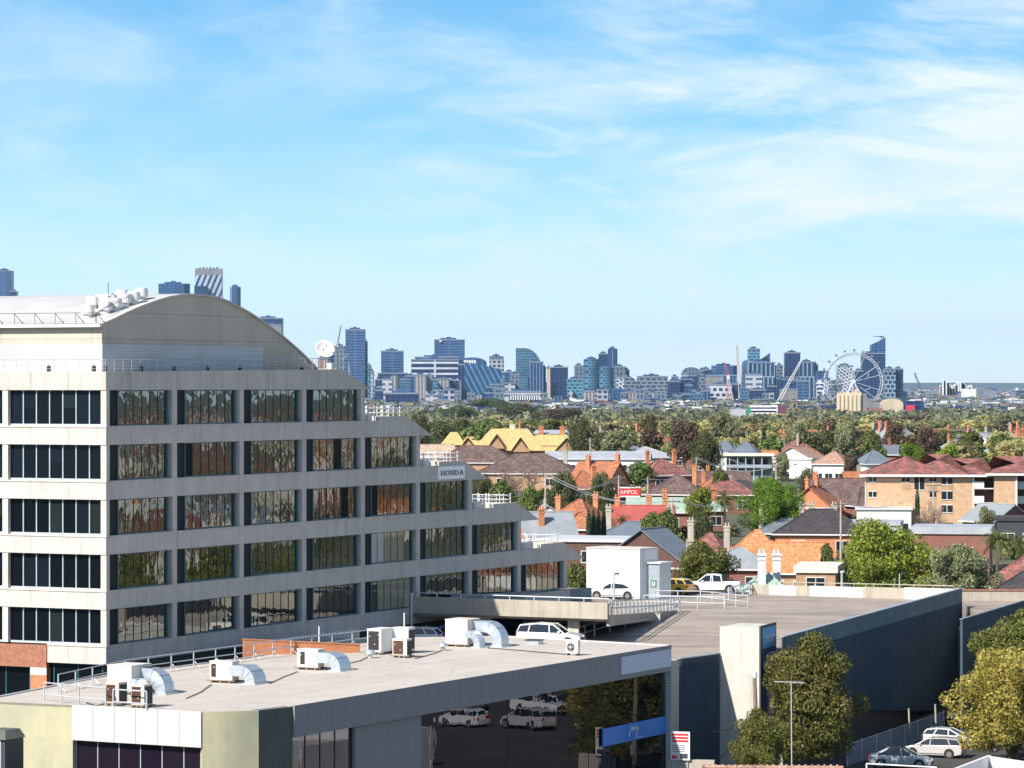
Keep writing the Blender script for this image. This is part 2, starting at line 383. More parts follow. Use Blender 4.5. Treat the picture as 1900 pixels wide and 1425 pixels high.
col = m.mix(m.math('MULTIPLY', m.ramp(b, [(0.5, 0), (0.8, 1)]), 0.4), col, (0.2, 0.22, 0.14))
M['olive'] = m.set(col, 0.8)
M['brick_orange'] = brick('orange_brick', (0.56, 0.19, 0.07), (0.47, 0.15, 0.055), (0.45, 0.3, 0.2))
M['brick_red'] = brick('red_brick', (0.24, 0.065, 0.04), (0.18, 0.05, 0.035), (0.3, 0.24, 0.2))
M['brick_dark'] = brick('dark_brick', (0.11, 0.04, 0.03), (0.08, 0.03, 0.025), (0.16, 0.12, 0.1))
M['brick_yellow'] = brick('cream_brick', (0.52, 0.32, 0.185), (0.46, 0.27, 0.15), (0.55, 0.45, 0.3))
M['brick_tan'] = brick('tan_brick', (0.42, 0.24, 0.12), (0.34, 0.19, 0.09), (0.45, 0.36, 0.26))
M['block'] = gridmat('pale_block', (0.42, 0.43, 0.42), 0.4, 0.2, 0.6, 0.02)
M['granite'] = plain('red_granite', (0.36, 0.15, 0.09), 0.5, 0, 0.4, 5)
M['navy'] = concrete('navy_steel_cladding', (0.055, 0.085, 0.115), 0.45)
M['navy_top'] = concrete('weathered_steel_cladding', (0.18, 0.23, 0.245), 0.55)
M['sign_blue'] = plain('mid_blue_sign', (0.02, 0.20, 0.62), 0.4, 0, 0.03)
M['sign_cyan'] = plain('light_blue_sign', (0.06, 0.36, 0.68), 0.4, 0, 0.03)
M['sign_navy'] = plain('navy_sign', (0.01, 0.03, 0.16), 0.4, 0, 0.03)
M['sign_red'] = plain('red_sign', (0.62, 0.03, 0.03), 0.45, 0, 0.05)
M['green_sign'] = plain('green_sign', (0.02, 0.25, 0.14), 0.4)
M['lettering'] = plain('dark_lettering', (0.01, 0.012, 0.03), 0.4)
M['wood'] = plain('weathered_timber', (0.22, 0.17, 0.13), 0.85, 0, 0.35, 3)
M['bark'] = plain('bark', (0.11, 0.08, 0.06), 0.9, 0, 0.4, 4)
M['tyre'] = plain('tyre_rubber', (0.012, 0.012, 0.012), 0.85)
M['rim'] = plain('alloy_rim', (0.5, 0.5, 0.5), 0.3, 0.7)
M['car_glass'] = glass('car_glass', (0.01, 0.015, 0.018), (0.50, 0.58, 0.64), 0.02, fac=-0.03)
M['lamp_clear'] = plain('headlamp_lens', (0.6, 0.62, 0.64), 0.1, 0.4)
M['lamp_red'] = plain('tail_lamp_lens', (0.5, 0.01, 0.015), 0.15)
M['trim'] = plain('black_plastic_trim', (0.02, 0.02, 0.02), 0.6)
M['win'] = glass('house_window_glass', (0.02, 0.025, 0.03), (0.5, 0.6, 0.65), 0.03, fac=-0.04)
# ------------------------------------------------------------------ ground, roads, haze
g = MB(); xs = [-9000, -300, 700, 9000]; ys = [-120, 290, 420, 520, 850, 1150, 1500, 2100, 6000, 38000]
for j, y in enumerate(ys):
    for x in xs: g.v.append((x, y, ground_z(y)))
for j in range(len(ys)-1):
    for i in range(3): a = j*4+i; g.f.append((a, a+1, a+5, a+4)); g.m.append(0)
tag(g.build('ground', M['ground']), None, None, kind='structure')
g = MB(); g.prism([(-60, 150), (110, 150), (110, 300), (-60, 300)], -0.3, 0.02)
for i in range(12):
    x = 24+i*2.7; g.box(x, x+0.1, 268, 273, 0.02, 0.024, 1)
tag(g.build('car_park_ground', [M['asphalt'], M['white']]), None, None, kind='structure')

def hit(T, yl, px, py=None):
    C = T @ Vector((0, yl, 0)); u = T.to_3x3() @ Vector((1, 0, 0)); k = (px-950)/F
    s = (k*C.y-C.x)/(u.x-k*u.y); D = C.y+s*u.y
    return s, (None if py is None else HC-(py-712.5)/F*D)
def text(name, body, mat, parent, loc, rot, size, ext=0.02, off=0.0, sx=1.0, shear=0.0, spacing=1.0):
    c = bpy.data.curves.new(name, 'FONT'); c.body = body; c.size = size; c.extrude = ext; c.offset = off
    c.align_x = 'CENTER'; c.align_y = 'CENTER'; c.shear = shear; c.space_character = spacing
    o = bpy.data.objects.new(name, c); COL.objects.link(o); c.materials.append(mat)
    dg = bpy.context.evaluated_depsgraph_get(); me = bpy.data.meshes.new_from_object(o.evaluated_get(dg)); me.name = name
    bpy.data.objects.remove(o); o = bpy.data.objects.new(name, me); COL.objects.link(o)
    o.location = loc; o.rotation_euler = rot; o.scale = (sx, 1, 1); o.parent = parent
    return o

# ------------------------------------------------------------------ stepped office block
OC = pt(197, 712.5, 226)
OFF = thing('office_building', 'big stepped office building of pale precast concrete bands with dark glass, in the left foreground', 'office building', (OC.x, OC.y, 0), math.atan2(0.898, 0.440))
TO = TM[OFF.name]
ZB = [28.1-3.6*i for i in range(6)]
TIP = [36.3, 46.4, 56.1, 65.6, 74.5, 80]
BP = 8.88; YD = 46
for i, zb in enumerate(ZB):
    b = MB(); tip = TIP[i] if i < 5 else 71.5
    ss, st = tip-4.3, tip-8.6
    if i == 0: b.xz([(0, zb), (tip, zb), (ss, zb+1.5), (0, zb+1.2)], 0, 0.36)
    elif i < 5: b.xz([(0, zb), (tip, zb), (ss, zb+1.55), (st, zb+1.55), (st, zb+1.13), (0, zb+1.13)], 0, 0.36)
    else: b.box(0, tip, 0, 0.36, zb, zb+1.13)
    yl = YD if i < 5 else 4.6
    b.box(0, 0.36, 0.362, yl, zb, zb+(1.2 if i == 0 else 1.13))
    if i: 
        b.box(-0.05, min(st, tip), -0.05, 0.40, zb+1.133, zb+1.24); b.box(-0.05, 0.40, 0.402, yl, zb+1.133, zb+1.24)
    if i < 5: b.xz([(ss-0.3, zb), (ss-0.02, zb), (ss-0.02, zb+1.53), (ss-0.3, zb+1.53)], 0.362, YD)
    b.build('spandrel_band', M['conc_parapet'] if i == 0 else M['conc_office'], OFF)
    s_ = MB(); s_.box(0.362, ss-0.31, 0.362, YD, zb+0.05, zb+0.8); s_.build('floor_slab', M['conc_raw'], OFF)
WR = random.Random(4)
def window(x0, x1, z0, z1, side):
    """side 'r': right facade, plane y; side 'l': left facade, plane x"""
    gl = MB(); fr = MB()
    if side == 'r':
        gl.box(x0+0.02, x1-0.02, 0.371, 0.39, z0, z1, 1)
        gl.box(x0+0.05, x0+1.25, 0.28, 0.325, z0+0.06, z1-0.04, 1)
        for t in (x0+1.25, x1-0.4): fr.box(t, t+0.11, 0.20, 0.325, z0, z1)
        n = 6; pw = (x1-0.4-x0-1.36)/n; bay = int(x0//BP); row = round((28.1-z0+1.24)/3.6)
        for k in range(n):
            mi = 0
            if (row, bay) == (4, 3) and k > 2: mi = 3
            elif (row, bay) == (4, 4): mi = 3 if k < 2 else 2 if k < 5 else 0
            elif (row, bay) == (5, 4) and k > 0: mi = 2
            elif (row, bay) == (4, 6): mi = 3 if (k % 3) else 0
            elif WR.random() < 0.03: mi = 4
            gl.box(x0+1.36+k*pw, x0+1.36+(k+1)*pw, 0.33, 0.37, z0, z1, mi)
        for k in range(1, n): fr.box(x0+1.36+k*pw-0.016, x0+1.36+k*pw+0.016, 0.30, 0.325, z0+0.1, z1-0.03, 1)
        fr.box(x0+1.37, x1-0.41, 0.20, 0.326, z0, z0+0.09)
        fr.box(x0+1.37, x1-0.41, 0.24, 0.326, z1-0.07, z1-0.001)
        o = gl.build('window', [M['office_glass'], M['black'], M['blind_cream'], M['white_reflection'], M['blind_green']], OFF); fr.build('frame', [M['teal'], M['trim']], o)
    else:
        n = round((x1-x0)/0.985); pw = (x1-x0)/n
        for k in range(n):
            q = WR.random(); zs = z0+(z1-z0)*WR.choice((0, 0, 0.5)); mi = 0 if q < 0.62 else 1 if q < 0.8 else 2
            if zs > z0: gl.box(0.38, 0.42, x0+k*pw, x0+(k+1)*pw, z0, zs, 0)
            gl.box(0.38, 0.42, x0+k*pw, x0+(k+1)*pw, zs, z1, mi)
        for k in range(1, n): fr.box(0.30, 0.375, x0+k*pw-0.035, x0+k*pw+0.035, z0+0.04, z1-0.01)
        fr.box(0.28, 0.376, x0, x1, z0-0.02, z0+0.12)
        o = gl.build('window', [M['left_glass'], M['blind_green'], M['blind_blue']], OFF); fr.build('frame', M['alu'], o)
for i in range(1, 6):
    z0, z1 = ZB[i]+1.24, ZB[i-1]
    nb = 3+i
    def col_(*a): q = MB(); q.box(*a); q.build('column', M['conc_office'], OFF)
    col_(0.06, 0.46, 0.03, 0.46, z0, z1)
    for n in range(nb):
        a = BP*n+(0.46 if n == 0 else 0); e = BP*(n+1)-0.62
        window(a, e, z0, z1, 'r'); col_(e, BP*(n+1), 0.03, 0.5, z0, z1)
    y = 0.46
    for n in range(4):
        e = 7.75+8.2*n; window(y, e, z0, z1, 'l'); col_(0.05, 0.5, e, e+0.45, z0, z1); y = e+0.45
    # end wall of the storey, behind the terrace of the storey below
    cm = MB(); cm.box(BP*nb-0.3, BP*nb-0.02, 0.505, YD, z0, z1); cm.build('end_wall', M['conc_office'], OFF)
    dk = MB(); dk.box(1.6, BP*nb-1.2, 1.8, YD-0.2, z0-0.4, z1+0.04); dk.build('interior_core', M['black'], OFF)
# ground storeys below the last band
b = MB(); b.box(0.5, 70.5, 0.5, YD, 0, ZB[5]+0.05); b.build('lower_wall', M['dark_grey'], OFF)
b = MB(); b.box(-0.08, 0.34, 4.62, YD, ZB[5]-0.35, ZB[5]+1.13); b.build('granite_fascia', M['granite'], OFF)
b = MB(); b.box(-0.05, 0.45, 4.62, 5.9, 0, ZB[5]-0.36); b.box(-0.05, 0.45, 15.6, 16.8, 0, ZB[5]-0.36); b.build('brick_pier', M['brick_orange'], OFF)
b = MB(); b.box(-0.07, -0.052, 4.62, 5.9, ZB[5]-0.85, ZB[5]-0.36); b.build('pier_capstone', M['off_white'], OFF)
b = MB(); b.box(0.46, 0.49, 0.5, 30, 1, ZB[5]-0.01)
o = b.build('window', M['left_glass'], OFF); f_ = MB()
for k in range(12): f_.box(0.40, 0.455, 0.5+k*1.9, 0.58+k*1.9, 1, ZB[5]-0.02)
f_.build('frame', M['teal'], o)

# curved roof hall
prof = [(189, 604), (210, 593), (230, 583), (250, 574), (270, 566), (290, 559), (310, 553), (333, 549), (355, 548), (378, 549.5), (400, 553), (420, 560), (440, 570), (460, 581), (480, 594), (500, 608), (520, 623), (540, 640), (560, 658), (580, 678), (587, 686)]
PR = [hit(TO, 1.3, a, b) for a, b in prof]
zb0 = ZB[0]+0.6
gab = MB(); gab.xz([(PR[0][0], zb0)]+[(PR[-1][0], zb0)]+PR[::-1], 1.3, 1.6)
gab.box(PR[0][0], PR[0][0]+0.3, 1.62, YD, zb0, PR[0][1]); gab.build('gable_wall', M['tan_panel'], OFF)
def slab_profile(dz0, dz1, y0, y1, ext=0.25):
    up = [(x-(ext if k == 0 else 0), z+dz1) for k, (x, z) in enumerate(PR)]
    dn = [(x-(ext if k == 0 else 0), z+dz0) for k, (x, z) in enumerate(PR)]
    mb = MB(); n = len(up)
    vs = [(x, y0, z) for x, z in up]+[(x, y1, z) for x, z in up]+[(x, y0, z) for x, z in dn]+[(x, y1, z) for x, z in dn]
    fs = []
    for k in range(n-1):
        fs += [(k, k+1, n+k+1, n+k), (2*n+k, 3*n+k, 3*n+k+1, 2*n+k+1), (k, 2*n+k, 2*n+k+1, k+1), (n+k, n+k+1, 3*n+k+1, 3*n+k)]
    fs += [(0, n, 3*n, 2*n), (n-1, 3*n-1, 4*n-1, 2*n-1)]
    return mb.add(vs, fs)
RO = slab_profile(0.004, 0.12, 1.15, YD+20).build('curved_roof', M['roof_white'], OFF)
lz0, lz1 = zb0+0.2, 31.15
lv = MB(); lv.box(PR[0][0]+0.02, hit(TO, 1.25, 487)[0], 1.22, 1.296, lz0, lz1); lv.box(PR[0][0]-0.07, PR[0][0]-0.005, 1.22, YD, lz0, lz1)
lv.build('louvre_screen', M['louvre'], OFF)
gut = MB(); gut.box(PR[0][0]-0.5, PR[0][0]-0.26, 1.15, YD, PR[0][1]-0.1, PR[0][1]+0.12); gut.build('gutter', M['white'], RO)
# drum vents along the curve
dr = [(163, 589, 3.4), (172, 578, 4.6), (188, 570, 4.2), (205, 561, 3.6), (196, 583, 2.6), (214, 573, 2.4), (226, 555, 3.6), (232, 563, 2.4), (248, 558, 2.2), (262, 552, 2.4)]
def roofz(x):
    for (a, za), (b, zb_) in zip(PR, PR[1:]):
        if a <= x <= b: return za+(zb_-za)*(x-a)/(b-a)
    return PR[0][1]
for px, py, y in dr:
    x = max(PR[0][0]+0.5, hit(TO, y, px)[0]); z = roofz(x)
    v = MB(); v.cyl((x, y), 0.30, z-0.1, z+0.35, 14); v.cyl((x, y), 0.47, z+0.35, z+0.85, 18); v.cyl((x, y), 0.40, z+0.85, z+0.93, 18)
    v.build('roof_vent', M['white'], OFF)
gr = MB(); ex = PR[0][0]-0.2; ez = PR[0][1]+0.1
for k in range(14):
    y = 1.6+k*1.62*1.0; gr.tube([(ex, y, ez), (ex, y, ez+0.75)], 0.022, 4); gr.tube([(ex, y, ez+0.75), (ex+0.1, y-0.6, ez+0.05)], 0.022, 4)
gr.tube([(ex, 1.3, ez+0.75), (ex, 24, ez+0.75)], 0.018, 4); gr.tube([(ex, 1.3, ez+0.03), (ex, 24, ez+0.03)], 0.03, 4)
gr.tube([(PR[2][0], 2.0, PR[2][1]+0.9), (PR[0][0]+0.3, 2.0, PR[0][1]+0.8), (PR[0][0]+0.3, 2.0, PR[0][1])], 0.022, 4)
gr.tube([(PR[0][0]+0.3, 2.0, PR[0][1]+0.8), (PR[4][0], 2.0, PR[4][1]+0.9), (PR[4][0], 2.0, PR[4][1])], 0.022, 4)
gr.build('roof_guard_rail', M['dark_grey'], OFF)
an = MB(); x, z = PR[3][0], PR[5][1]; y_ = 3.4
an.tube([(x, y_, z-1), (x, y_, z+1.2)], 0.025, 5); an.tube([(x, y_, z+0.3), (x+0.5, y_, z+0.3)], 0.03, 4); an.tube([(x+0.5, y_, z), (x+0.5, y_, z+0.5)], 0.06, 5)
an.build('aerial_mast', M['dark_grey'], OFF)
# balustrade of the top terrace
bl = MB(); zt = ZB[0]+1.2
def zpar(x): return zt+0.3*min(1, x/(TIP[0]-4.3))
for k in range(30):
    x = 0.2+k*1.06
    if x > 30.6: break
    bl.tube([(x, 0.18, zpar(x)), (x, 0.18, zpar(x)+0.8)], 0.022, 4)
for h in (0.2, 0.4, 0.6, 0.8):
    bl.tube([(0.2, 0.18, zpar(0)+h), (30.6, 0.18, zpar(30.6)+h)], 0.014 if h < 0.8 else 0.022, 4)
    bl.tube([(0.18, 0.2, zt+h), (0.18, 32, zt+h)], 0.014 if h < 0.8 else 0.022, 4)
for k in range(34): bl.tube([(0.18, 0.3+k*0.98, zt), (0.18, 0.3+k*0.98, zt+0.8)], 0.018, 4)
bl.build('balustrade', M['steel'], OFF)
for px, side in ((78, 'l'), (168, 'l'), (190, 'l'), (323, 'r'), (385, 'r'), (445, 'r'), (560, 'r'), (262, 'r')):
    f_ = MB()
    if side == 'r': x = hit(TO, 0.3, px)[0]; c = (x, 0.3)
    else: c = (0.3, (197-px)/25.4)
    f_.box(c[0]-0.1, c[0]+0.1, c[1]-0.1, c[1]+0.1, zt+0.02, zt+0.38); f_.tube([(c[0], c[1], zt+0.38), (c[0], c[1], zt+0.5)], 0.04, 5)
    f_.build('floodlight', M['trim'], OFF)
tn = MB(); x = TIP[0]-5.5; tn.box(x-0.3, x+0.1, 0.1, 0.5, zt+0.3, zt+0.75); tn.build('rail_end_box', M['white'], OFF)
# terraces: white inner parapet and white railings
for i in range(1, 5):
    zb = ZB[i]; x0 = BP*(3+i)+0.05; st = TIP[i]-8.6; ss = TIP[i]-4.3
    t_ = MB(); t_.box(x0, st+0.6, 1.0, 1.25, zb+0.8, zb+1.72); t_.box(x0+2.0, x0+2.06, 0.9, 0.99, zb+0.8, zb+1.7)
    t_.build('terrace_upstand', M['white'], OFF)
    rl = MB(); n = 7
    for k in range(n):
        x = x0+0.15+(ss-0.4-x0)*k/(n-1); rl.tube([(x, 0.45, zb+1.1), (x, 0.45, zb+2.3)], 0.05 if i < 4 else 0.03, 5)
    for h in (1.8, 2.15):
        rl.tube([(x0, 0.45, zb+h), (ss-0.2, 0.45, zb+h)], 0.04 if i < 4 else 0.02, 5)
        rl.tube([(ss-0.2, 0.45, zb+h), (ss-0.2, 12, zb+h)], 0.03, 5)
    for k in range(12): rl.tube([(ss-0.2, 0.45+k, zb+1.5), (ss-0.2, 0.45+k, zb+2.3)], 0.04, 5)
    for k in range(5): rl.tube([(x0+0.4+k*1.25, 1.5, zb+1.6), (x0+0.4+k*1.25, 1.5, zb+2.35)], 0.07, 6)
    rl.build('terrace_railing', M['white'], OFF)
# lettered sign on the second terrace
def onface(px, py, yl=-0.06): 
    s, z = hit(TO, yl, px, py); return s, z
sx0, sz1 = onface(813, 866); sx1, sz0 = onface(862, 887)
SG = thing('company_sign', 'white sign with dark HONDA lettering fixed to the concrete band of the office building', 'sign', tuple(TO @ Vector((sx0, -0.06, sz0))), math.atan2(0.898, 0.440))
sw = sx1-sx0; sh = 0.98
b = MB(); b.box(0, sw, -0.02, 0.05, 0, sh); b.build('panel', plain('bright_white_enamel', (0.88, 0.88, 0.88), 0.3, 0, 0.02), SG)
b = MB(); b.box(-0.03, sw+0.03, 0.0, 0.055, -0.04, -0.001); b.box(-0.03, sw+0.03, 0, 0.055, sh+0.001, sh+0.04); b.build('frame', M['alu'], SG)
lw = sw*0.158; lh = sh*0.40; lz = sh*0.28; st_ = lw*0.17; y0_, y1_ = -0.05, -0.021
def serif(mb, x, z): mb.box(x-st_*0.95, x+st_*0.95, y0_, y1_, z, z+lh*0.13)
def bar_(mb, xa, za, xb, zb_, w_): mb.xz([(xa-w_/2, za), (xa+w_/2, za), (xb+w_/2, zb_), (xb-w_/2, zb_)], y0_-0.002, y1_)
for k, chh in enumerate('HONDA'):
    x = sw*0.085+k*sw*0.175; L_ = MB(); a, e = x+st_, x+lw-st_
    if chh in 'HN':
        for q in (a, e):
            bar_(L_, q, lz, q, lz+lh, st_*(0.7 if chh == 'N' else 1)); serif(L_, q, lz+lh*0.87)
            if not (chh == 'N' and q == e): serif(L_, q, lz)
        if chh == 'H': L_.box(a, e, y0_-0.001, y1_, lz+lh*0.43, lz+lh*0.57)
        else: bar_(L_, a, lz+lh, e, lz, st_*0.85)
    elif chh == 'A':
        m_ = (a+e)/2; bar_(L_, a-st_*0.3, lz, m_, lz+lh, st_*0.8); bar_(L_, e+st_*0.3, lz, m_, lz+lh, st_*1.1); L_.box(a+st_*0.3, e-st_*0.3, y0_-0.001, y1_, lz+lh*0.28, lz+lh*0.40); serif(L_, a-st_*0.3, lz); serif(L_, e+st_*0.3, lz)
    else:
        cx_ = (a+e)/2 if chh == 'O' else a; rx = lw*0.47 if chh == 'O' else lw*0.78; lo_, hi_ = (0, 24) if chh == 'O' else (-6, 6)
        for q in range(lo_, hi_):
            t0, t1 = q*math.pi/12, (q+1)*math.pi/12
            P_ = lambda t, s_: (cx_+(rx-(0 if s_ else st_*0.95))*math.cos(t), lz+lh/2+(lh/2-(0 if s_ else lh*0.13))*math.sin(t))
            L_.xz([P_(t0, 0), P_(t0, 1), P_(t1, 1), P_(t1, 0)], y0_, y1_)
        if chh == 'D': bar_(L_, a, lz, a, lz+lh, st_); serif(L_, a, lz); serif(L_, a, lz+lh*0.87)
    L_.build('letter', M['lettering'], SG)

# satellite dish on the tip of the roof
dc = pt(602, 650, 256)
D = thing('satellite_dish', 'white satellite dish beside the foot of the curved roof on the office building', 'satellite dish', (dc.x, dc.y, 29.5))
me = MB(); seg = 24; ax = Vector((0.25, -0.82, 0.50)).normalized(); a_ = ax.cross(Vector((0, 0, 1))).normalized(); b_ = ax.cross(a_)
cz = dc.z-29.5
for (r, dd) in ((0.02, 0.0), (0.25, 0.02), (0.45, 0.08), (0.62, 0.16), (0.74, 0.24)):
    for k in range(seg):
        t = 2*math.pi*k/seg; p = Vector((0, 0, cz))+(a_*math.cos(t)+b_*math.sin(t))*r+ax*dd; me.v.append(tuple(p))
for j in range(4):
    for k in range(seg): me.f.append((j*seg+k, j*seg+(k+1) % seg, (j+1)*seg+(k+1) % seg, (j+1)*seg+k)); me.m.append(0)
o = me.build('dish', M['white'], D, smooth=True); sm = o.modifiers.new('s', 'SOLIDIFY'); sm.thickness = 0.03
b = MB(); b.tube([(0, 0.1, -0.2), (0, 0.05, cz)], 0.05, 6); b.tube([(0, 0, cz-0.6), tuple(Vector((0, 0, cz))+ax*0.75)], 0.02, 5); b.tube([tuple(Vector((0, 0, cz))+ax*0.7), tuple(Vector((0, 0, cz))+ax*0.85)], 0.07, 6); b.build('feed_arm', M['steel'], D)
b = MB(); b.tube([(1.7, 0.4, cz-0.3), (4.2, 3.6, -0.8)], 0.02, 4); b.tube([(0.3, 0.3, -0.2), (1.7, 0.4, cz-0.3), (1.9, 0.5, -0.3)], 0.02, 4)
for k in range(4): b.tube([(0.6+0.4*k, 0.3, -0.3), (0.6+0.4*k, 0.3, 0.35+0.1*(k % 2))], 0.025, 4)
b.build('stay_frame', M['steel'], D)

# ------------------------------------------------------------------ low shop building in front
SH = 10.26
S0 = gp(543, 1311, SH); S1 = gp(1243, 1198, SH)
va = math.atan2((S1-S0).y, (S1-S0).x); SL = (S1-S0).length
SB = thing('shop_building', 'low flat roofed commercial building with grey panel fascia and black glass, in the front', 'building', (S0.x, S0.y, 0), va)
TS = TM[SB.name]; TSi = TS.inverted()
def sl(px, py, Z=SH): p = TSi @ gp(px, py, Z); return (p.x, p.y)
outl = [(0.0, 0.0), (SL, 0.0), sl(940, 1181), sl(650, 1186), sl(450, 1222), sl(195, 1254), sl(-40, 1300), sl(135, 1308), sl(375, 1321), sl(480, 1318)]
def inset(poly, d):
    n = len(poly); res = []
    for i in range(n):
        p0, p1, p2 = Vector(poly[i-1]), Vector(poly[i]), Vector(poly[(i+1) % n])
        d1 = (p1-p0).normalized(); d2 = (p2-p1).normalized(); n1 = Vector((-d1.y, d1.x)); n2 = Vector((-d2.y, d2.x))
        bis = (n1+n2); bis = bis/max(0.3, bis.length_squared)*2
        res.append(tuple(p1+bis*d))
    return res
b = MB(); b.prism(inset(outl, 0.7), 0, SH-0.14); b.build('core_wall', M['black'], SB)
b = MB(); b.prism(inset(outl, 0.02), SH-0.13, SH-0.02); b.build('roof', M['membrane'], SB)
cp = MB()
for i in range(len(outl)):      # thin raised edge
    a, e = outl[i], outl[(i+1) % len(outl)]; cp.wall(a, e, SH-0.15, SH+0.06 if 1 <= i <= 5 else SH+0.02, 0.16 if 1 <= i <= 5 else 0.10)
cp.build('roof_edge', M['white_panel'], SB)
# kerb strip along the back-left edge, dark
# right fascia of grey panels
fa = MB(); n = 36; pw = SL/n
for k in range(n):
    fa.box(k*pw+0.012, (k+1)*pw-0.012, -0.12, -0.02, SH-1.75, SH-0.03)
fa.box(0, SL, -0.135, -0.01, SH-0.025, SH+0.05); fa.build('fascia', M['fascia'], SB)
b = MB(); b.box(0.01, SL-0.01, -0.018, 0.7, SH-1.72, SH-0.16); b.build('fascia_backing', M['black'], SB)
b = MB(); x0, x1 = hit(TS, -0.15, 1153)[0], SL-0.15
b.box(x0, x1, -0.17, -0.125, SH-1.42, SH-0.22); b.build('blank_sign_panel', M['blank_sign'], SB)
# black glass under the fascia
x650, x775 = hit(TS, 0.4, 652)[0], hit(TS, 0.4, 775)[0]
zt_ = SH-1.73
b = MB(); b.box(x775, SL-0.2, 0.38, 0.43, 0.3, zt_); o = b.build('glass_wall', M['black_glass'], SB)
b = MB(); b.box(0.2, x650, 0.38, 0.43, 0.3, zt_); o2 = b.build('glass_wall', M['black_glass'], SB)
b = MB()
for k in range(0, 4): xx = x775+(SL-0.4-x775)*k/3; b.box(xx-0.02, xx+0.02, 0.36, 0.378, 0.3, zt_)
b.build('mullion', M['trim'], o)
b = MB()
for k in range(5): xx = 0.3+(x650-0.6)*k/4; b.box(xx-0.025, xx+0.025, 0.34, 0.378, 0.3, zt_)
b.build('mullion', M['dark_grey'], o2)
b = MB(); wd = (x775-x650)/2
for k in range(2): b.box(x650+k*wd+0.015, x650+(k+1)*wd-0.015, 0.15, 0.37, 0, zt_-0.01)
b.build('grey_pier', M['fascia'], SB)
# blue banner with script lettering
bx0, bz1 = hit(TS, 0.25, 1118, 1350); bx1, bz0 = hit(TS, 0.25, 1240, 1362); _, bzl = hit(TS, 0.25, 1118, 1383)
BN = thing('blue_banner', 'long bright blue shop banner with white handwritten lettering across the black glass', 'banner', tuple(TS @ Vector((bx0, 0.25, (bz0+bzl)/2))), va)
bw = min(bx1, SL-0.15)-bx0; bh = (bz1-bzl)
b = MB(); b.box(0, bw, -0.03, 0.05, 0, bh); b.build('panel', M['sign_blue'], BN)
def script(c, size):
    # cursive word drawn as tubes: j e n n y
    P = []; s = size
    def st(pts): P.append([(x*s, 0, z*s) for x, z in pts])
    st([(0.0, 0.55), (0.08, 0.62), (0.06, 0.0), (-0.05, -0.35), (-0.2, -0.3), (-0.05, -0.05), (0.25, 0.15), (0.42, 0.38), (0.36, 0.52), (0.27, 0.36), (0.34, 0.08), (0.52, 0.1), (0.62, 0.5), (0.64, 0.05), (0.78, 0.45), (0.88, 0.42), (0.9, 0.08), (1.02, 0.5), (1.05, 0.06), (1.18, 0.45), (1.28, 0.4), (1.3, 0.1), (1.42, 0.5), (1.46, 0.12), (1.62, 0.14), (1.70, 0.52), (1.64, -0.2), (1.5, -0.45), (1.36, -0.32), (1.7, 0.05), (1.95, 0.3)])
    st([(0.1, 0.86), (0.11, 0.92)])
    mb = MB()
    for q in P: mb.tube([(c[0]+x, c[1], c[2]+z) for x, _, z in q], 0.034*s, 5)
    return mb
script((bw*0.40, -0.09, bh*0.50), bh*0.62).build('script_lettering', M['white'], BN)
b = MB(); b.box(bw*0.5, bw*0.62, -0.045, -0.031, bh*0.12, bh*0.16); b.build('small_lettering', M['white'], BN)
# left-hand facets
Z1 = SH-1.98
p0, p1, p2, p3 = outl[6], outl[7], outl[8], outl[9]
b = MB(); b.wall(p0, p1, 0, SH-0.005, 0.6); b.build('olive_wall', M['olive'], SB)
b = MB()
V1, V2 = Vector(p1), Vector(p2); d = (V2-V1)
n = 6
nrm = Vector((d.y, -d.x)).normalized()
for k in range(n):
    a = V1+d*(k/n)+d.normalized()*0.012; e = V1+d*((k+1)/n)-d.normalized()*0.012
    b.wall(tuple(a+nrm*0.10), tuple(e+nrm*0.10), Z1, SH+0.01, 0.08)
b.build('white_fascia', M['white_panel'], SB)
b = MB(); b.wall(p1, p2, Z1+0.02, SH-0.16, 0.5); b.build('white_fascia_backing', M['black'], SB)
b = MB(); b.wall(tuple(V1-nrm*0.35), tuple(V2-nrm*0.35), 0.3, Z1+0.015, 0.05); o = b.build('window', M['dark_glass'], SB)
b = MB()
for k in range(n+1):
    a = V1+d*(k/n)-nrm*0.33; b.wall(tuple(a), tuple(a+d.normalized()*0.05), 0.3, Z1, 0.06)
b.build('mullion', M['alu'], o)
b = MB()
mid = Vector(p2)+(Vector(p3)-Vector(p2))*0.5+Vector((0.0, -0.0))
arc = [Vector(p2)+(Vector(p3)-Vector(p2))*t for t in np.linspace(0, 1, 17)]
dd = (Vector(p3)-Vector(p2)); nn_ = Vector((dd.y, -dd.x)).normalized()
arc = [a+nn_*0.14*math.sin(math.pi*k/16) for k, a in enumerate(arc)]
poly = [tuple(a) for a in arc]+[tuple(Vector(p3)-nn_*0.6), tuple(Vector(p2)-nn_*0.6)]
b.prism(poly, 0, SH-0.005); b.build('curved_wall', M['olive'], SB)
m = Mat('hood_and_shade_green'); a = m.noise(0.6, 5); M['dkgreen'] = m.set(m.ramp(a, [(0.3, (0.075, 0.085, 0.07)), (0.7, (0.11, 0.12, 0.095))]), 0.8)  # colour of the dark hood, and of olive render with shade painted in
b = MB(); b.wall(p3, (0, 0), 0, SH-0.005, 0.6); b.build('shaded_olive_wall', M['dkgreen'], SB)  # side of the olive wall away from the sun, shade put into its colour
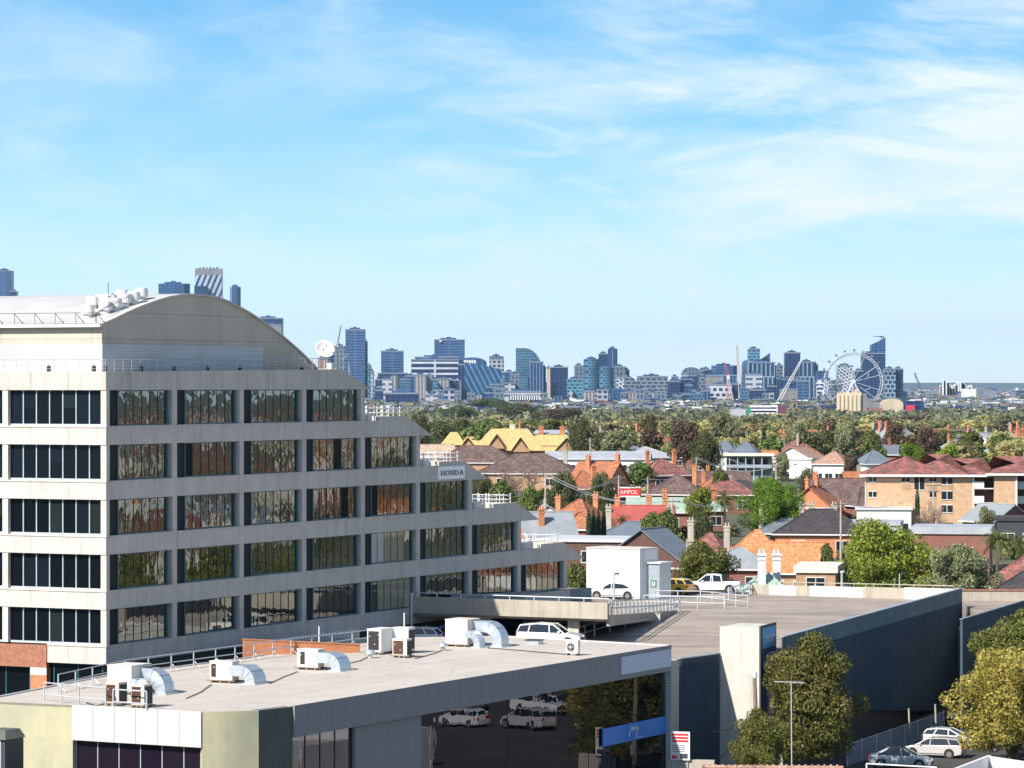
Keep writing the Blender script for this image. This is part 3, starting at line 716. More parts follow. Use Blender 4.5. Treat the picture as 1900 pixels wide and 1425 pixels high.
# hood projecting at the far left
hp = pt(-6, 1425, 190)
H = thing('wall_hood', 'small dark hipped hood on the olive wall at the lower left edge', 'canopy', (hp.x, hp.y, 5), -0.45)
hz = pt(0, 1355, 190).z-5
b = MB(); b.add([(-1, -0.5, hz-0.45), (0.9, -0.5, hz-0.45), (0.9, 1.5, hz-0.45), (-1, 1.5, hz-0.45), (-0.6, 0.1, hz), (0.5, 0.1, hz), (0.5, 1.5, hz), (-0.6, 1.5, hz)],
            [(0, 3, 2, 1), (4, 5, 6, 7), (0, 1, 5, 4), (1, 2, 6, 5), (2, 3, 7, 6), (3, 0, 4, 7)])
b.build('hood_roof', M['dkgreen'], H)
b = MB(); b.box(-0.9, 0.5, -0.35, 1.5, -4.9, hz-0.46); b.build('side_panel', M['white_panel'], H)
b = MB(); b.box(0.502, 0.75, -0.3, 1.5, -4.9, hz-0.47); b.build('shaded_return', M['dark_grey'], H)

# safety rails on the shop roof
def railing(name, pts, h, label, cat='railing', r=0.03, rails=(0.5, 1.0), step=2.6, foot=True, mat=None, group=None, brace=None):
    P = [Vector(p) for p in pts]; t = thing(name, label, cat, tuple(P[0]), 0, group)
    mb = MB(); o = P[0]
    for a, e in zip(P, P[1:]):
        for q in rails: mb.tube([tuple(a-o+Vector((0, 0, h*q))), tuple(e-o+Vector((0, 0, h*q)))], r, 5)
    mb.build('rail', mat or M['steel'], t)
    ps = MB(); first = True
    for a, e in zip(P, P[1:]):
        n = max(1, round((e-a).length/step))
        for k in range(0 if first else 1, n+1):
            c = a+(e-a)*(k/n)-o; ps.tube([tuple(c), tuple(c+Vector((0, 0, h)))], r*1.25, 5)
            if brace: ps.tube([tuple(c+Vector((0, 0, h*0.45))), tuple(c+Vector(brace))], r*0.9, 5)
        first = False
    ps.build('post', mat or M['steel'], t); return t
bk = [gp(x, y, SH) for x, y in ((108, 1284), (232, 1256), (400, 1233), (540, 1214), (690, 1196), (735, 1191))]
railing('safety_railing', bk, 1.05, 'grey double safety railing with braced posts along the back edge of the pale flat roof', brace=(0.45, -0.25, 0.02), r=0.035)
railing('safety_railing', [gp(82, 1300, SH), gp(146, 1307, SH), gp(196, 1311, SH)], 1.05, 'short white safety railing at the front left corner of the pale flat roof', r=0.04, step=1.5, rails=(0.35, 1.0))
railing('safety_railing', [gp(210, 1312, SH), gp(272, 1316, SH)], 1.0, 'white guard rail in front of the pair of brown condensers', r=0.045, step=1.9, rails=(1.0, 0.3))
railing('roof_railing', [gp(1000, 1190, 9.1), gp(1085, 1186, 9.1)], 1.0, 'short grey railing behind the far edge of the pale flat roof', r=0.03)

# ------------------------------------------------------------------ roof plant
RZ = math.atan2(-0.458, 0.889)
def casing(t, x0, x1, y0, y1, z0, z1, mat='ac_case'):
    b = MB(); b.box(x0, x1, y0, y1, z0, z1); o = b.build('casing', M[mat], t, bevel=0.03)
    c = MB(); c.box(x0-0.02, x1+0.02, y0-0.02, y1+0.02, z1+0.001, z1+0.05)
    for q in ((0.2, 0.7), (0.55, 0.35), (0.8, 0.78)): c.box(x0+(x1-x0)*q[0]-0.03, x0+(x1-x0)*q[0]+0.03, y0-0.025, y0-0.001, z0+(z1-z0)*q[1]-0.03, z0+(z1-z0)*q[1]+0.03)
    c.build('lid', M[mat], o); return o
def base(t, x0, x1, y0, y1):
    b = MB()
    for x in (x0+0.15, (x0+x1)/2, x1-0.15): b.box(x-0.06, x+0.06, y0-0.1, y1+0.1, 0, 0.11)
    b.box(x0-0.25, x1+0.2, y0-0.05, y0+0.05, 0.112, 0.16); b.box(x0-0.25, x1+0.2, y1-0.05, y1+0.05, 0.112, 0.16)
    b.build('timber_skid', M['wood'], t)
def elbow(t, x0, y0, y1, r_out, r_in, ztop, run=0.4):
    """rectangular duct: level run from x0, then a quarter bend down to the roof"""
    cx = x0+run; zc = ztop-r_out; pts_o = [(x0, ztop)]; pts_i = [(x0, zc+r_in)]
    for k in range(11):
        a = math.pi/2*(1-k/10); pts_o.append((cx+r_out*math.cos(a), zc+r_out*math.sin(a))); pts_i.append((cx+r_in*math.cos(a), zc+r_in*math.sin(a)))
    pts_o.append((cx+r_out, 0.1)); pts_i.append((cx+r_in, 0.1))
    mb = MB(); n = len(pts_o)
    vs = [(x, y0, z) for x, z in pts_o]+[(x, y1, z) for x, z in pts_o]+[(x, y0, z) for x, z in pts_i]+[(x, y1, z) for x, z in pts_i]; fs = []
    for k in range(n-1): fs += [(k, n+k, n+k+1, k+1), (2*n+k, 2*n+k+1, 3*n+k+1, 3*n+k), (k, k+1, 2*n+k+1, 2*n+k), (n+k, 3*n+k, 3*n+k+1, n+k+1)]
    mb.add(vs, fs); o = mb.build('duct', M['galv'], t)
    fl = MB(); fl.box(cx+r_in-0.15, cx+r_out+0.15, y0-0.15, y1+0.15, 0, 0.1)
    for k in (2, 5, 8):
        a = math.pi/2*(1-k/10); c, s_ = math.cos(a), math.sin(a)
        q = [(cx+(r_out+0.03)*c, zc+(r_out+0.03)*s_), (cx+(r_in-0.02)*c, zc+(r_in-0.02)*s_)]; w_ = 0.02
        fl.add([(q[0][0]-w_*s_, y0-0.03, q[0][1]+w_*c), (q[0][0]+w_*s_, y0-0.03, q[0][1]-w_*c), (q[1][0]+w_*s_, y0-0.03, q[1][1]-w_*c), (q[1][0]-w_*s_, y0-0.03, q[1][1]+w_*c),
                (q[0][0]-w_*s_, y1+0.03, q[0][1]+w_*c), (q[0][0]+w_*s_, y1+0.03, q[0][1]-w_*c), (q[1][0]+w_*s_, y1+0.03, q[1][1]-w_*c), (q[1][0]-w_*s_, y1+0.03, q[1][1]+w_*c)],
               [(0, 1, 2, 3), (7, 6, 5, 4), (0, 4, 5, 1), (1, 5, 6, 2), (2, 6, 7, 3), (3, 7, 4, 0)])
    fl.build('duct_flange', M['galv'], o)
def grille(t, x0, x1, z0, z1, mat='grille_black', y=-0.02):
    b = MB(); b.box(x0, x1, y, y+0.018, z0, z1); b.build('grille', M[mat], t)
def side_grille(t, x, y0, y1, z0, z1, mat='grille_black'):
    b = MB(); b.box(x, x+0.018, y0, y1, z0, z1); b.build('grille', M[mat], t)
def acu(px, py, label, name='air_conditioner'):
    p = gp(px, py, SH-0.02); return thing(name, label, 'air conditioner', tuple(p), RZ, 'rooftop cooling plant on the pale flat roof')
t = acu(199, 1287, 'tallest cream air conditioner with twin curved ducts, behind the two brown condensers'); base(t, 0, 1.7, 0, 2.1)
casing(t, 0, 1.7, 0, 2.1, 0.16, 1.66); elbow(t, 1.7, 0.9, 1.9, 1.25, 0.5, 1.5, 0.5); elbow(t, 1.7, -0.2, 0.5, 0.85, 0.3, 0.95, 0.2)
b = MB(); b.box(1.7, 2.4, 1.3, 2.0, 1.2, 1.5); b.build('fresh_air_hood', M['galv'], t)
for k, px in enumerate((196, 243)):
    t = acu(px, 1309+k*4, 'left one of the pair of brown grilled condensers at the front left' if k == 0 else 'right one of the pair of brown grilled condensers, nearest the white fascia', 'condenser'); base(t, 0, 0.88, 0, 0.9)
    casing(t, 0, 0.88, 0, 0.9, 0.16, 1.28); grille(t, 0.05, 0.66, 0.24, 1.2, 'grille'); side_grille(t, 0.885, 0.08, 0.84, 0.22, 1.2, 'grille_black')
t = acu(389, 1266, 'cream air conditioner with one round topped duct, second from the left on the flat roof'); base(t, 0, 1.62, 0, 0.8)
casing(t, 0, 1.62, 0, 0.8, 0.16, 1.28); grille(t, 0.12, 0.45, 0.35, 1.15); elbow(t, 1.62, -0.3, 1.1, 1.0, 0.35, 1.12, 0.75)
t = acu(551, 1242, 'cream air conditioner with one round topped duct, in front of the orange wall'); base(t, 0, 1.55, 0, 0.8)
casing(t, 0, 1.55, 0, 0.8, 0.16, 1.28); grille(t, 0.25, 0.58, 0.35, 1.15); elbow(t, 1.55, -0.3, 1.1, 1.0, 0.35, 1.15, 0.8)
t = acu(681, 1214, 'white condenser with a tall black grille, beside the small dome vent', 'condenser'); base(t, 0, 1.1, 0, 1.9)
casing(t, 0, 1.1, 0, 1.9, 0.16, 1.68, 'white'); grille(t, 0.1, 0.92, 0.3, 1.58)
t = acu(729, 1212, 'white condenser with a black side, standing behind the brown one', 'condenser'); base(t, 0, 1.2, 0, 0.9)
casing(t, 0, 1.2, 0, 0.9, 0.16, 1.72, 'white'); side_grille(t, 1.205, 0.05, 0.85, 0.3, 1.6)
t = acu(728, 1220, 'brown grilled condenser with a black side, in front of a taller white one', 'condenser'); base(t, 0, 1.1, 0, 0.7)
casing(t, 0, 1.1, 0, 0.7, 0.16, 1.22); grille(t, 0.08, 0.82, 0.24, 1.14, 'grille'); side_grille(t, 1.105, 0.05, 0.65, 0.2, 1.14)
t = acu(826, 1199, 'large pink cream air conditioner with two curved ducts, farthest along the flat roof'); base(t, 0, 1.75, 0, 1.9)
casing(t, 0, 1.75, 0, 1.9, 0.16, 1.85); elbow(t, 1.75, 0.8, 1.9, 1.35, 0.6, 1.75, 0.9); elbow(t, 1.75, -0.5, 0.35, 0.85, 0.4, 1.15, 0.35)
t = acu(1050, 1216, 'small outdoor unit with a round fan, near the grey fascia', 'condenser'); 
b = MB(); b.box(0.05, 0.15, 0.02, 0.35, 0, 0.15); b.box(0.75, 0.85, 0.02, 0.35, 0, 0.15); b.build('foot', M['dark_grey'], t)
casing(t, 0, 0.9, 0, 0.36, 0.15, 0.98, 'off_white')
b = MB(); b.wheel((0.36, -0.03, 0.57), 0.28, 0.03, 20); b.build('fan_guard', M['dark_grey'], t)
b = MB(); b.wheel((0.36, -0.055, 0.57), 0.08, 0.02, 12)
for k in range(4):
    a = k*math.pi/2; b.tube([(0.36, -0.055, 0.57), (0.36+0.24*math.cos(a), -0.055, 0.57+0.24*math.sin(a))], 0.03, 4)
b.build('fan', M['steel'], t)
for px, py, lab in ((687, 1221, 'small dome vent on the flat roof beside the condenser with the black grille'), (822, 1207, 'small dome vent on the flat roof beside the pink cream air conditioner')):
    p = gp(px, py, SH-0.02); t = thing('roof_vent', lab, 'vent', tuple(p), 0)
    b = MB(); b.cyl((0, 0), 0.16, 0, 0.3, 14); b.build('neck', M['galv'], t); b = MB(); b.cyl((0, 0), 0.36, 0.3, 0.5, 18, r2=0.30); b.cyl((0, 0), 0.30, 0.5, 0.56, 18, r2=0.12); b.build('cowl', M['galv'], t)
for px, py, top, lab in ((592, 1203, 1162, 'thin white pole rising in front of the orange brick wall'), (750, 1200, 1137, 'thin white pole rising behind the paired condensers')):
    p = gp(px, py, SH-0.02); h = (py-top)/F*p.y; t = thing('flue_pole', lab, 'pole', tuple(p), 0)
    b = MB(); b.tube([(0, 0, 0), (0, 0, h)], 0.045, 8); b.build('pipe', M['white'], t); b = MB(); b.cyl((0, 0), 0.12, 0, 0.08, 12); b.build('flashing', M['galv'], t)
# small skylight kerb near the far edge
p = gp(975, 1195, SH-0.02); t = thing('roof_hatch', 'low grey roof hatch near the far edge of the pale flat roof', 'hatch', tuple(p), RZ)
b = MB(); b.box(0, 1.0, 0, 0.8, 0, 0.25); b.build('kerb', M['galv'], t); b = MB(); b.box(-0.05, 1.05, -0.05, 0.85, 0.252, 0.32); b.build('lid', M['dark_grey'], t)

t = thing('roof_cables', 'thin dark cables and pipes lying across the pale flat roof between the cooling units', 'cables', tuple(gp(300, 1290, SH)))
for pts in (((345, 1296), (372, 1284), (392, 1270)), ((500, 1268), (528, 1255), (552, 1246)), ((640, 1232), (668, 1226), (684, 1218)), ((770, 1222), (800, 1214), (826, 1204)), ((160, 1304), (178, 1309), (196, 1306)), ((905, 1202), (980, 1208), (1050, 1214))):
    b = MB(); b.tube([tuple(gp(x, y, SH+0.03)) for x, y in pts], 0.03, 5)
    b.build('cable', M['trim'], t, world=True)
# orange brick wall and ribbed fence behind the railing
BW0 = pt(452, 1187, 232); BW1 = pt(668, 1197, 234.5)
W = thing('brick_wall', 'bright orange brick wall behind the flat roof, at the foot of the office building', 'wall', (BW0.x, BW0.y, 0))
b = MB(); b.wall((BW0.x, BW0.y), (BW1.x, BW1.y), 6, [BW0.z, BW1.z], 0.25); b.build('brickwork', M['brick_orange'], W, world=True)
b = MB(); b.wall((BW0.x-0.03, BW0.y-0.04), (BW1.x+0.03, BW1.y-0.04), [BW0.z+0.003, BW1.z+0.003], [BW0.z+0.07, BW1.z+0.07], 0.33); b.build('coping', M['brick_orange'], W, world=True)
FR0 = pt(500, 1187, 238); FR1 = pt(668, 1165, 248)
W = thing('ribbed_fence', 'grey ribbed metal fence between the orange wall and the office building', 'fence', (FR0.x, FR0.y, 0))
b = MB(); n = 60
for k in range(n):
    a = FR0+(FR1-FR0)*(k/n); e = FR0+(FR1-FR0)*((k+0.55)/n); b.wall((a.x, a.y), (e.x, e.y), 6, a.z, 0.06)
b.build('pale_rib', M['galv'], W, world=True)
b = MB(); b.wall((FR0.x, FR0.y+0.1), (FR1.x, FR1.y+0.1), 6, [FR0.z-0.03, FR1.z-0.03], 0.05); b.build('backing_sheet', M['dark_grey'], W, world=True)
# ------------------------------------------------------------------ parking building
DK = 9.1
W0 = Vector((19.6, 249.4)); W1 = Vector((40.2, 308.6))
PK = thing('parking_building', 'wide parking building with a bare asphalt roof deck and a long navy ribbed steel side', 'parking building', (20, 280, 0))
A0 = Vector((11.8, 243.7)); A1 = Vector((15.0, 249.0))
BL = Vector((-7.6, 264.6)); BR = Vector((7.24, 257.4)); VR = Vector((14.4, 294.2)); VF = Vector((5.0, 260)); 
deck = [(2.0, 246.5), tuple(A0), tuple(A1), (W0.x-0.5, W0.y), (W1.x-0.3, W1.y-0.2), (36, 312), (22.5, 321), (13.0, 325), (4.5, 329), tuple(VR), tuple(VF)]
b = MB(); b.prism(deck, DK-0.45, DK); b.build('roof_deck', M['deck'], PK, world=True)
b = MB(); b.prism([tuple(BL), tuple(BR), (14.2, 294), (4.6, 328), (4.0, 300), (4.2, 290)], [10.75, 10.75, 8.75, 8.75, 9.2, 9.4], [11.05, 11.05, 9.09, 9.09, 9.5, 9.7]); b.build('sloping_deck', M['deck'], PK, world=True)
b = MB(); b.wall((7.3, 257.6), (14.1, 293.8), [10.4, 8.7], [11.25, 9.25], 0.25); b.build('ramp_kerb', M['conc_raw'], PK, world=True)
b = MB(); b.prism([(-15, 248.5), (-11, 246.2), (4, 246.2), (14.2, 293), (9, 325), (5, 290)], 8.5, 8.9); b.build('lower_deck', M['deck'], PK, world=True)
b = MB(); b.wall((-2, 284), (12, 280), 8.9, 9.9, 0.3)
b.build('underdeck_wall', M['white_wall_dirty'], PK, world=True)
for (x, y) in ((4.2, 259.6), (-2.4, 262.8)): b = MB(); b.prism([(x, y), (x+0.8, y-0.3), (x+0.9, y+0.3), (x+0.1, y+0.6)], 8.902, 10.74); b.build('pillar', M['white_wall_dirty'], PK, world=True)
b = MB(); b.wall(BL, BR, 10.95, [12.22, 12.18], -0.3)
b.build('concrete_parapet', M['conc_raw'], PK, world=True)
b = MB(); b.tube([(BL.x, BL.y-0.15, 12.5), (BR.x, BR.y-0.15, 12.47)], 0.05, 6)
for k in range(9):
    p = BL+(BR-BL)*(k/8); b.tube([(p.x, p.y-0.15, 12.1), (p.x, p.y-0.15, 12.5)], 0.05, 5)
b.tube([(BL.x-0.1, BL.y-0.4, 8.9), (BL.x-0.1, BL.y-0.4, 12.5)], 0.12, 8)
b.build('top_rail', M['steel'], PK, world=True)
# dark mesh fence along the left back of the deck
f0 = pt(838, 1105, 268); f1 = pt(1098, 1090, 297)
b = MB(); b.wall((f0.x, f0.y), (f1.x, f1.y), [10.9, 9.3], [f0.z, f1.z], 0.1); b.build('mesh_parapet', M['navy_top'], PK, world=True)
# ribbed cladding
def ribbed(a, e, z0f, z1f, pitch=0.72, amp=0.10):
    a = Vector(a); e = Vector(e); Lg = (e-a).length; d = (e-a)/Lg; nr = Vector((d.y, -d.x)); mb = MB(); n = int(Lg/pitch)
    prof_ = []
    for k in range(n):
        s = k*pitch
        for q, h in ((0, 0), (0.55, 0), (0.68, 1), (0.87, 1)): prof_.append((s+q*pitch, h*amp))
    prof_.append((Lg, 0))
    for s, h in prof_:
        p = a+d*s+nr*h; f = s/Lg
        mb.v.append((p.x, p.y, z0f(f))); mb.v.append((p.x, p.y, z1f(f)))
    for k in range(len(prof_)-1): mb.f.append((2*k, 2*k+2, 2*k+3, 2*k+1)); mb.m.append(0)
    return mb
fb = lambda f: max(0.0, min(3.6, 3.6-(f-0.26)*5.9))
ribbed(W0, W1, fb, lambda f: 10.2-1.25).build('steel_cladding', M['navy'], PK, world=True)
ribbed(W0, W1, lambda f: 10.2-1.249, lambda f: 10.2).build('parapet_cladding', M['navy_top'], PK, world=True)
b = MB(); dW = (W1-W0).normalized(); nW = Vector((dW.y, -dW.x))
b.wall(W0+nW*0.08, W1+nW*0.08, 10.2, 10.26, 0.3); b.build('parapet_capping', M['galv'], PK, world=True)
b = MB(); b.wall(W0, W1, DK-0.02, 10.19, 0.12); b.wall(W0-nW*0.5, W1-nW*0.5, 0, DK-0.5, 0.3); b.build('parapet_lining', M['dark_grey'], PK, world=True)
b = MB()
for k in range(60):
    f = 0.1+k*0.015; p = W0+(W1-W0)*f+nW*0.02
    if fb(f) > 0.15: b.wall(p, p+dW*0.9, fb(f)-0.12, fb(f), 0.1)
b.build('cladding_trim', M['dark_grey'], PK, world=True)
b = MB(); b.wall(W1, W1+Vector((-0.35, 0.4)), 0, 10.2, 0.3); e = W1+nW*0.06; b.wall(e, e+dW*0.12, 0, 10.24, 0.2); b.build('corner_trim', M['conc_raw'], PK, world=True)
# left part of the side wall
ribbed(A0+Vector((0.1, 0.2)), A1, lambda f: 0, lambda f: DK-0.05, 0.30).build('steel_cladding', M['navy'], PK, world=True)
b = MB(); b.wall(A0+Vector((0.12, 0.1)), A1+Vector((0.1, 0.1)), DK-0.049, DK+0.04, 0.2); b.build('edge_trim', M['galv'], PK, world=True)
q0 = S1+Vector((0.1, 0.15, 0))
b = MB(); b.wall((q0.x, q0.y), A0, 0, DK-0.02, 0.4); b.build('block_wall', M['block'], PK, world=True)
b = MB(); b.wall(A1, W0, 0, DK-0.46, 0.4); b.build('front_wall', M['white_wall_dirty'], PK, world=True)
# back parapets
bc = [W1+Vector((-0.2, 0.2)), Vector((36, 312)), Vector((22.5, 321))]
segs = [(1770, 1678, 'white_wall'), (1678, 1600, 'conc_raw'), (1600, 1503, 'white_wall'), (1503, 1476, 'conc_raw'), (1476, 1428, 'white_wall'), (1428, 1392, 'conc_raw')]
PA = Vector((W1.x-0.2, W1.y+0.1)); PB = Vector((22.0, 318.5)); 
def onseg(px):
    k = (px-950)/F; d = PB-PA; s = (k*PA.y-PA.x)/(d.x-k*d.y); return PA+d*s
for a, e, mt in segs:
    P, Q = onseg(a), onseg(e); b = MB(); b.wall(Q, P, DK-0.3, 10.2-0.25*(1770-e)/400, 0.2); b.build('back_parapet', M[mt], PK, world=True)
b = MB(); P, Q = onseg(1770), onseg(1440)
b.tube([(P.x, P.y, 10.42), (Q.x, Q.y, 10.30)], 0.05, 5)
for k in range(10): c = P+(Q-P)*(k/9); b.tube([(c.x, c.y, 10.0), (c.x, c.y, 10.4)], 0.04, 5)
b.build('back_rail', M['conc_raw'], PK, world=True)
# faint bay marks on the deck
b = MB()
for px, py in ((1318, 1179), (1300, 1140), (1335, 1146)):
    p = gp(px, py, DK+0.006); b.prism([(p.x, p.y), (p.x+1.1, p.y+0.5), (p.x+1.05, p.y+0.65), (p.x-0.05, p.y+0.15)], DK+0.004, DK+0.008)
b.build('painted_mark', M['white'], PK, world=True)

# railings round the ramp opening
v = lambda p, z: (p.x, p.y, z)
railing('ramp_railing', [v(VF, DK), v(VR-Vector((0.2, 0.2)), DK)], 1.05, 'white two rail railing along the dark ramp opening, rising to the right', r=0.055, step=5.2)
railing('ramp_railing', [v(BR+Vector((0.2, 0.3)), 11.25), v(VR+Vector((-0.1, -0.3)), 9.25)], 1.05, 'short grey railing across the head of the ramp, beside the end of the concrete parapet', r=0.05, step=2.0)
railing('deck_railing', [tuple(gp(1195, 1127, DK)), tuple(gp(1345, 1131, DK))], 1.05, 'low white railing across the middle of the asphalt deck', r=0.05, step=2.4)
railing('deck_railing', [tuple(gp(1352, 1112, DK)), tuple(gp(1404, 1100, DK))], 1.05, 'grey railing behind the white pickup at the back corner of the deck', r=0.06, step=2.4)
railing('deck_railing', [tuple(gp(1215, 1118, DK)), tuple(gp(1300, 1119, DK)), tuple(gp(1388, 1128, DK))], 1.05, 'pale railing in front of the yellow hatchback, bent at its middle', r=0.05, step=2.0)

# white stair box
c0 = gp(1088, 1109, DK); c1 = gp(1187, 1113, DK); c2 = gp(1206, 1107, DK)
ST = thing('stair_box', 'plain white stair tower block on the parking deck behind the silver sedan', 'stair tower', (c1.x, c1.y, DK), math.atan2((c1-c0).y, (c1-c0).x))
wd = (c1-c0).length; hh = (1113-1018)/F*c1.y-0.1; dp = 3.2
b = MB(); b.box(-wd, 0, 0, dp, 0, hh); b.build('wall', M['white'], ST, bevel=0.02)
b = MB(); b.box(-wd-0.06, 0.06, -0.06, dp+0.06, hh+0.002, hh+0.1); b.build('roof', M['white_wall_dirty'], ST)
b = MB(); b.box(0.002, 1.35, 1.2, dp, 0, hh*0.72); b.build('lobby', M['galv'], ST)
b = MB(); b.box(-0.1, 1.6, 1.0, dp, hh*0.72+0.002, hh*0.72+0.12); b.build('lobby_roof', M['white'], ST)
b = MB(); b.box(0.45, 1.05, 1.16, 1.198, 1.1, 1.75); b.build('green_exit_sign', M['green_sign'], ST)
b = MB(); b.box(0.60, 0.68, 1.14, 1.158, 1.22, 1.62); b.box(0.69, 0.9, 1.14, 1.158, 1.22, 1.30); b.box(0.82, 0.9, 1.14, 1.158, 1.3, 1.62); b.build('sign_mark', M['white'], ST)
b = MB(); b.tube([(0.03, 0.7, 0), (0.03, 0.7, hh)], 0.05, 6); b.build('downpipe', M['white'], ST)

# sign tower
tdir = Vector((0.8986, -0.4387)); tdir.normalize()
TT0 = A1.copy(); TT1 = TT0+tdir*3.06; TH = 11.0
TWR = thing('sign_tower', 'white stained sign tower carrying a blue parking sign, at the corner of the parking building', 'sign tower', (TT1.x, TT1.y, 0), math.atan2(dW.y, dW.x))
sw_ = 4.3
lx = TM[TWR.name].inverted() @ Vector((TT0.x, TT0.y, 0))
b = MB(); b.prism([(0, 0), (sw_, 0), (sw_, 2.6), (lx.x, lx.y)], 0, TH); b.build('shaft', M['white_wall_dirty'], TWR)
b = MB(); b.box(-0.02, sw_+0.05, -0.12, -0.003, TH-6.2, TH+0.12); b.build('sign_frame', M['dark_grey'], TWR)
b = MB(); b.box(0.42, sw_-0.3, -0.16, -0.122, TH-1.55, TH-0.08); b.build('cyan_panel', M['sign_cyan'], TWR)
b = MB(); b.box(0.42, sw_-0.3, -0.16, -0.122, TH-6.0, TH-1.64); b.build('navy_panel', M['sign_navy'], TWR)
text('lettering', 'secure', M['white'], TWR, (sw_/2+0.25, -0.17, TH-0.85), (R(90), 0, 0), 1.15, 0.01, 0.03, 0.88)
b = MB()
for k in range(4): b.box(0.50, 0.62, -0.175, -0.161, TH-1.25+k*0.27, TH-1.25+k*0.27+0.16)
b.build('sign_dots', M['white'], TWR)
text('letter_p', 'P', M['white'], TWR, (sw_/2+0.15, -0.17, TH-3.75), (R(90), 0, 0), 4.2, 0.01, 0.10, 0.95)

# second roof to the right
NB = thing('neighbour_roof', 'low building with concrete parapet and navy rim beyond the long navy wall', 'building', (50, 300, 0))
n0 = gp(1786, 1150, 9.2); n1 = gp(1960, 1098, 9.2)
b = MB(); b.prism([(n0.x-0.3, n0.y+0.15), (n1.x-0.3, n1.y+0.15), (70, 345), (42.5, 330), (40.9, 309.5), (40.3, 300)], 0, 8.5); b.build('roof_deck', M['deck'], NB, world=True)
b = MB(); b.wall((n0.x, n0.y), (n1.x, n1.y), 0, 9.2, 0.2); b.build('navy_wall', M['navy'], NB, world=True)
b = MB(); b.wall((n0.x-0.02, n0.y-0.06), (n1.x, n1.y-0.06), 9.2, 9.28, 0.25); b.build('rim', M['navy_top'], NB, world=True)
m0 = pt(1782, 1096, 318); m1 = pt(1960, 1100, 318)
b = MB(); b.wall((m0.x, m0.y), (m1.x, m1.y), 8, m0.z, 0.3); b.build('concrete_parapet', M['conc_raw'], NB, world=True)
b = MB(); b.wall((m0.x, m0.y-0.1), (m1.x, m1.y-0.1), m0.z+0.002, m0.z+0.12, 0.5); b.build('pink_coping', M['granite'], NB, world=True)

# ------------------------------------------------------------------ cars
def loft_body(mb, prof, W, ins=((-1, .90), (-.985, .955), (-.90, .995), (.90, .995), (.985, .955), (1, .90)), mi=0):
    cx = sum(p[0] for p in prof)/len(prof); cz = sum(p[1] for p in prof)/len(prof); n = len(prof); base = len(mb.v)
    for s, k in ins:
        for (x, z) in prof: mb.v.append((cx+(x-cx)*(0.5+0.5*k), s*W/2, cz+(z-cz)*k))
    for j in range(len(ins)-1):
        for i in range(n):
            i2 = (i+1) % n; mb.f.append((base+j*n+i, base+j*n+i2, base+(j+1)*n+i2, base+(j+1)*n+i)); mb.m.append(mi)
    mb.f.append(tuple(base+i for i in range(n-1, -1, -1))); mb.m.append(mi); e = base+(len(ins)-1)*n; mb.f.append(tuple(e+i for i in range(n))); mb.m.append(mi)
CARS = {
 'sedan': dict(L=4.7, W=1.82, body=[(-2.32, .32), (-2.35, .62), (-2.3, .95), (-1.75, 1.02), (-1.0, .98), (0.9, .95), (1.75, .84), (2.2, .68), (2.35, .5), (2.3, .28), (1.9, .2), (-1.9, .2)],
               cab=[(-1.75, .99), (-0.95, 1.40), (-0.3, 1.47), (0.25, 1.44), (1.15, .93)], wh=(-1.4, 1.42), r=.33),
 'hatch': dict(L=4.25, W=1.78, body=[(-2.08, .3), (-2.12, .6), (-2.05, .98), (-1.9, 1.05), (-1.0, 1.03), (0.8, .99), (1.5, .9), (1.98, .72), (2.12, .5), (2.05, .28), (1.7, .2), (-1.7, .2)],
               cab=[(-2.0, 1.02), (-1.6, 1.42), (-0.8, 1.5), (0.1, 1.46), (1.1, .96)], wh=(-1.28, 1.3), r=.32),
 'wagon': dict(L=4.85, W=1.84, body=[(-2.38, .32), (-2.43, .6), (-2.38, .95), (-2.2, 1.02), (-1.0, 1.0), (0.9, .96), (1.75, .86), (2.25, .70), (2.42, .5), (2.36, .28), (1.95, .2), (-1.95, .2)],
               cab=[(-2.35, 1.0), (-2.0, 1.44), (-0.9, 1.52), (0.25, 1.47), (1.2, .94)], wh=(-1.42, 1.45), r=.33),
 'suv': dict(L=4.95, W=1.92, body=[(-2.42, .42), (-2.47, .75), (-2.42, 1.15), (-2.2, 1.22), (-1.0, 1.2), (0.9, 1.16), (1.7, 1.1), (2.3, .96), (2.47, .7), (2.4, .4), (2.0, .3), (-2.0, .3)],
             cab=[(-2.38, 1.2), (-2.15, 1.72), (-0.9, 1.84), (0.3, 1.79), (1.2, 1.14)], wh=(-1.45, 1.5), r=.39),
 'ute': dict(L=5.3, W=1.88, body=[(-2.6, .5), (-2.65, .8), (-2.62, 1.18), (-1.2, 1.18), (-1.1, 1.14), (0.9, 1.14), (1.9, 1.08), (2.45, .95), (2.62, .7), (2.55, .42), (2.1, .32), (-2.1, .4)],
             cab=[(-0.95, 1.12), (-0.8, 1.72), (-0.2, 1.80), (0.5, 1.76), (1.35, 1.12)], wh=(-1.65, 1.6), r=.40),
}
PAINT = {}
